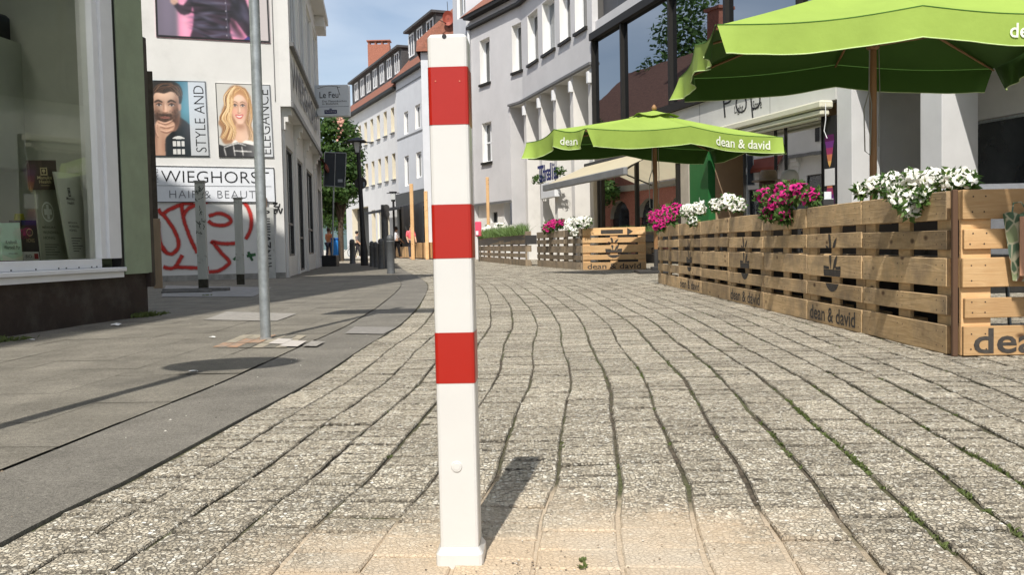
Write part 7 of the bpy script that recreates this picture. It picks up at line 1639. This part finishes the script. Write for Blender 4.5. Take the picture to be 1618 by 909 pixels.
Zn = 2.82; FLn = corner(1133, 40, Zn); BLn = corner(1075, 123, Zn); BRn = corner(1599, 95, Zn)
bv = BLn-FLn; av_ = BRn-BLn; av_ = av_-bv*(av_.dot(bv)/bv.dot(bv))
cn = FLn+av_*.5+bv*.5; 
parasol('large green parasol nearest the camera at upper right, filling the corner of the view', FLn, av_, bv, Zn, .80, .31, (cn.x, cn.y, 0), [(0, .718, .965, 'dean & david', .28, .75)], 1)
Zf = 2.50; FLf = corner(926, 203.5, Zf); FRf = corner(1236, 217, Zf); af = FRf-FLf; nf_ = Vector((-af.y, af.x, 0)).normalized(); 
bf = nf_*af.length*.50; BLtest = FLf+bf; cfx = FLf+af*.5+bf*.5
parasol('smaller looking green parasol farther away, lettered dean & david in white', FLf, af, bf, Zf, .50, .30, (cfx.x, cfx.y, 0), [(0, .64, .93, 'dean & david', .22, .78), (3, .60, .86, 'dean', .30, .75)], 2)
# third parasol mostly outside the view at right
FL3 = Vector((FLn.x+av_.x+1.2, FLn.y-1.0, 0)); 
a3_ = av_.normalized()*3.6; b3_ = bv.normalized()*3.0
parasol('green parasol at the right edge showing only a dark corner behind the near one', FL3+Vector((.0, 1.2, 0)), a3_, b3_, 2.75, .8, .30, tuple(Vector(((FL3+a3_*.5+b3_*.5).x, (FL3+a3_*.5+b3_*.5).y+1.2, 0))), [], 3)
# fourth parasol wholly beside the camera: shades the right part of the corner pallet
FL4 = Vector((2.10, .55, 0)); parasol('green parasol just outside the view at right, shading the corner pallet', FL4, Vector((3.2, 0, 0)), Vector((0, 2.6, 0)), 2.5, .8, .2, (3.59, 1.85, 0), [], 4)

# ================================================================== TERRACE FURNITURE + PEOPLE
M_sofa = mat('grey_upholstery', (.16, .165, .175), .95, .15, 14, .5, 200)
q = PY(1618, 288, 6.4); t = thing('lounge_sofa', 'grey upholstered lounge sofa behind the fresh corner pallet', 'sofa', (3.15, 6.2, 0))
q = PY(1560, 290, 6.2); zs2 = q.z
g = MB(); g.box(0, 2.4, 0, .22, .18, zs2, 0, .05); g.build('backrest', M_sofa, t); g = MB(); g.box(0, 2.4, .23, .95, .16, .44, 0, .05); g.build('seat', M_sofa, t); g = MB(); g.box(-.02, .22, .24, .95, .45, .66, 0, .05); g.build('armrest', M_sofa, t)
g = MB(); 
for x in (.1, 2.3):
    for y in (.1, .85): g.box(x-.03, x+.03, y-.03, y+.03, 0, .17)
g.build('feet', M_dark, t)
M_bag = bpy.data.materials.new('leaf_pattern'); M_bag.use_nodes = True; n_ = M_bag.node_tree; b_ = n_.nodes['Principled BSDF']; b_.inputs['Roughness'].default_value = .9
tc = n_.nodes.new('ShaderNodeTexCoord'); mp = n_.nodes.new('ShaderNodeMapping'); mp.inputs['Scale'].default_value = (26, 26, 17); mp.inputs['Rotation'].default_value = (0, .5, 0); vo = n_.nodes.new('ShaderNodeTexVoronoi'); vo.inputs['Scale'].default_value = 1; n_.links.new(tc.outputs['Object'], mp.inputs[0]); n_.links.new(mp.outputs[0], vo.inputs['Vector'])
sp2 = n_.nodes.new('ShaderNodeSeparateColor'); n_.links.new(vo.outputs['Color'], sp2.inputs[0]); cr_ = n_.nodes.new('ShaderNodeValToRGB'); cr_.color_ramp.interpolation = 'CONSTANT'; e = cr_.color_ramp.elements; e[0].color = (.07, .12, .07, 1); e[1].position = .3; e[1].color = (.22, .26, .14, 1)
for p__, c__ in ((.5, (.30, .13, .06, 1)), (.65, (.10, .17, .12, 1)), (.85, (.45, .43, .30, 1))): x = e.new(p__); x.color = c__
vd = n_.nodes.new('ShaderNodeTexVoronoi'); vd.feature = 'DISTANCE_TO_EDGE'; vd.inputs['Scale'].default_value = 1; n_.links.new(mp.outputs[0], vd.inputs['Vector']); rg_ = n_.nodes.new('ShaderNodeMapRange'); rg_.inputs[1].default_value = .03; rg_.inputs[2].default_value = .12; n_.links.new(vd.outputs['Distance'], rg_.inputs[0])
mx_ = n_.nodes.new('ShaderNodeMixRGB'); mx_.inputs[1].default_value = (.40, .38, .27, 1); n_.links.new(rg_.outputs[0], mx_.inputs[0]); n_.links.new(sp2.outputs[0], cr_.inputs[0]); n_.links.new(cr_.outputs[0], mx_.inputs[2]); n_.links.new(mx_.outputs[0], b_.inputs['Base Color'])
yb_ = c0.y-.03-.06
tl = PY(1588, 338, yb_); tr2 = PY(1640, 334, yb_); br = PY(1645, 448, yb_); blp = PY(1604, 444, yb_)
t = thing('tote_bag', 'leaf patterned cloth bag hanging on the corner pallet at the right edge', 'bag', (tl.x, yb_, blp.z))
g = MB(); o_ = Vector((tl.x, yb_, blp.z)); P4 = [blp-o_, br-o_, tr2-o_, tl-o_]; n1 = 8; vs = []
for fz_ in (0, 1):
    for v in range(n1+1):
        for u in range(n1+1):
            p = P4[0].lerp(P4[1], u/n1).lerp(P4[3].lerp(P4[2], u/n1), v/n1); bulge = .03*math.sin(math.pi*u/n1)*(1-.5*v/n1); p = p+Vector((0, (-bulge if fz_ == 0 else .02), .008*math.sin(u*1.3)*(v/n1))); vs.append(p)
m2_ = (n1+1)**2
fs = [(k*m2_+v*(n1+1)+u, k*m2_+v*(n1+1)+u+1, k*m2_+(v+1)*(n1+1)+u+1, k*m2_+(v+1)*(n1+1)+u) for k in (0, 1) for v in range(n1) for u in range(n1)]
for v in range(n1): a = v*(n1+1); b = (v+1)*(n1+1); fs += [(a, b, b+m2_, a+m2_), (a+n1, b+n1, b+n1+m2_, a+n1+m2_)]
for u in range(n1): fs.append((u, u+1, u+1+m2_, u+m2_))
g.add(vs, fs, 0, True); g.build('cloth', M_bag, t)
lw = PY(1612, 342, yb_-.04)-o_; lb = PY(1618, 436, yb_-.04)-o_; g = MB(); g.box(lw.x, lw.x+.12, lw.y, lw.y+.004, lb.z, lw.z); g.build('paper_panel', ink((.74, .55, .44)), t)
g = MB(); g.tube([tl-o_+Vector((.03, 0, -.02)), tl-o_+Vector((.05, .02, .05)), tl-o_+Vector((.09, .03, .055)), tl-o_+Vector((.13, 0, -.02))], .004, 6); g.build('handle', M_bag, t)
def chair(loc, rz, label, col):
    t = thing('terrace_chair', label, 'chair', loc, rz, 'terrace chairs behind the flower fence')
    g = MB(); g.box(-.21, .21, -.2, .2, .43, .455, 0, .01); g.build('seat', col, t); g = MB(); g.box(-.2, .2, .18, .2, .56, .86, 0, .008); g.build('backrest', col, t)
    for x in (-.19, .19):
        for y in (-.18, .19): g = MB(); g.tube([(x, y, .43 if y < 0 else .86), (x*1.08, y*1.15, 0)], .012, 8); g.build('leg', M_galv, t)
    return t
def table(loc, label, top):
    t = thing('terrace_table', label, 'table', loc, 0, 'terrace tables behind the flower fence'); g = MB(); g.box(-.36, .36, -.36, .36, .71, .74, 0, .006); g.build('tabletop', top, t); g = MB(); g.tube([(0, 0, .02), (0, 0, .71)], .03, 10); g.build('column', M_galv, t)
    g = MB(); g.box(-.28, .28, -.03, .03, 0, .03); g.box(-.03, .03, -.28, .28, .001, .031); g.build('foot', M_galv, t)
M_ctop = mat('pale_top', (.62, .56, .48), .5, .08, 4)
table((3.0, 4.95, 0), 'small pale table just behind the nearest pallet of the fence', M_ctop); table((3.1, 7.9, 0), 'small table behind the middle of the flower fence', M_ctop); table((3.2, 10.6, 0), 'small table behind the far half of the flower fence', M_ctop)
chair((2.85, 5.75, 0), 0, 'grey chair behind the near end of the fence', M_dark); chair((3.75, 4.9, 0), -1.4, 'pale chair behind the fresh corner pallet', M_ctop); chair((3.1, 7.2, 0), 3.14, 'dark chair on the near side of the middle table', M_dark); chair((3.15, 8.7, 0), 0, 'dark chair on the far side of the middle table', M_dark); chair((3.3, 11.4, 0), 0, 'pale chair at the far table of the terrace', M_ctop)
t = thing('menu_holder', 'dark menu holder with a white card behind the fence by the grey column', 'menu stand', (0, 0, 0)); s_, z_ = FN.at(1310, 318, -.5)
pm = FN.P(s_, 0, -.5); t.location = pm
g = MB(); wv_ = pm.y/FPX; zc = (377-316)*wv_+HC; g.box(-9*wv_, 8*wv_, 0, .02, zc-9*wv_, zc+1*wv_, 0, .004); g.build('holder', M_dark, t); g = MB(); g.box(-6*wv_, 5*wv_, .021, .03, zc, zc+13*wv_); g.box(6*wv_, 9*wv_, .03, .04, zc-9*wv_, zc+2*wv_); g.build('card', ink((.86, .87, .88)), t); g = MB(); g.box(-.015, .015, 0, .015, 0, zc-9*wv_); g.build('stand', M_dark, t)
M_gapdark = mat('black_gap_fill', (.022, .02, .018), .7, .2, 8)  # black boards added behind the fence so its gaps look deep in shade
for i, (a_s, ln_, lab) in enumerate(((.3, 2.3, 'added black boards darkening the gaps of the two nearest fence pallets'), (2.8, 2.3, 'added black boards darkening the gaps of the middle flower fence pallets'), (5.3, 2.2, 'added black boards darkening the gaps of the farthest flower fence pallets'))):
    P_ = c0+dv*(a_s*tot/8)-Vector((-dv.y, dv.x, 0))*.20; t = thing('gap_darkener', lab, 'gap_darkener', P_, math.atan2(dv.y, dv.x)); Lb_ = ln_*tot/8*1.04
    g = MB(); g.box(0, Lb_, -.45, 0, .43, .47, 0, .008); g.build('seat', M_gapdark, t); g = MB(); g.box(0, Lb_, -.05, -.005, .02, .428, 0, .004); g.build('front_panel', M_gapdark, t); g = MB(); g.box(0, Lb_, -.03, .0, .474, .74, 0, .004); g.build('backrest', M_gapdark, t)
# two seated guests behind the flowers
def guest(px, pyt, y, label, **kw):
    q = PY(px, pyt, y); k = q.z/1.33; person((q.x, y, 0), kw.pop('rz', .3), label, h=1.74*min(1.12, max(.9, k)), seated=True, **kw)
guest(1214, 281, 12.2, 'seated guest in a brown brimmed hat behind the magenta flowers', shirt=ink((.22, .21, .24)), trous=ink((.15, .15, .2)), hair=ink((.3, .22, .16)), hat=ink((.48, .40, .31)), rz=.9)
guest(1247, 271, 11.6, 'seated grey haired guest behind the magenta flowers', shirt=ink((.35, .36, .38)), trous=ink((.15, .15, .2)), hair=ink((.62, .60, .56)), rz=3.4)
q = PY(1140, 345, 13); 
# shop clutter right of the bollard and left edge litter is done; finish by anchoring the building roots at their bases
bpy.context.view_layer.update()
for o in list(C.objects):
    if o.type == 'EMPTY' and o.location.length < 1e-6 and o.children:
        ps = [c.matrix_world@Vector(b) for c in o.children if c.type == 'MESH' for b in c.bound_box]
        if not ps: continue
        x = (min(p.x for p in ps)+max(p.x for p in ps))/2; y = (min(p.y for p in ps)+max(p.y for p in ps))/2; z = min(p.z for p in ps)
        o.location = (x, y, z)
        for c in o.children: c.location = (c.location.x-x, c.location.y-y, c.location.z-z)
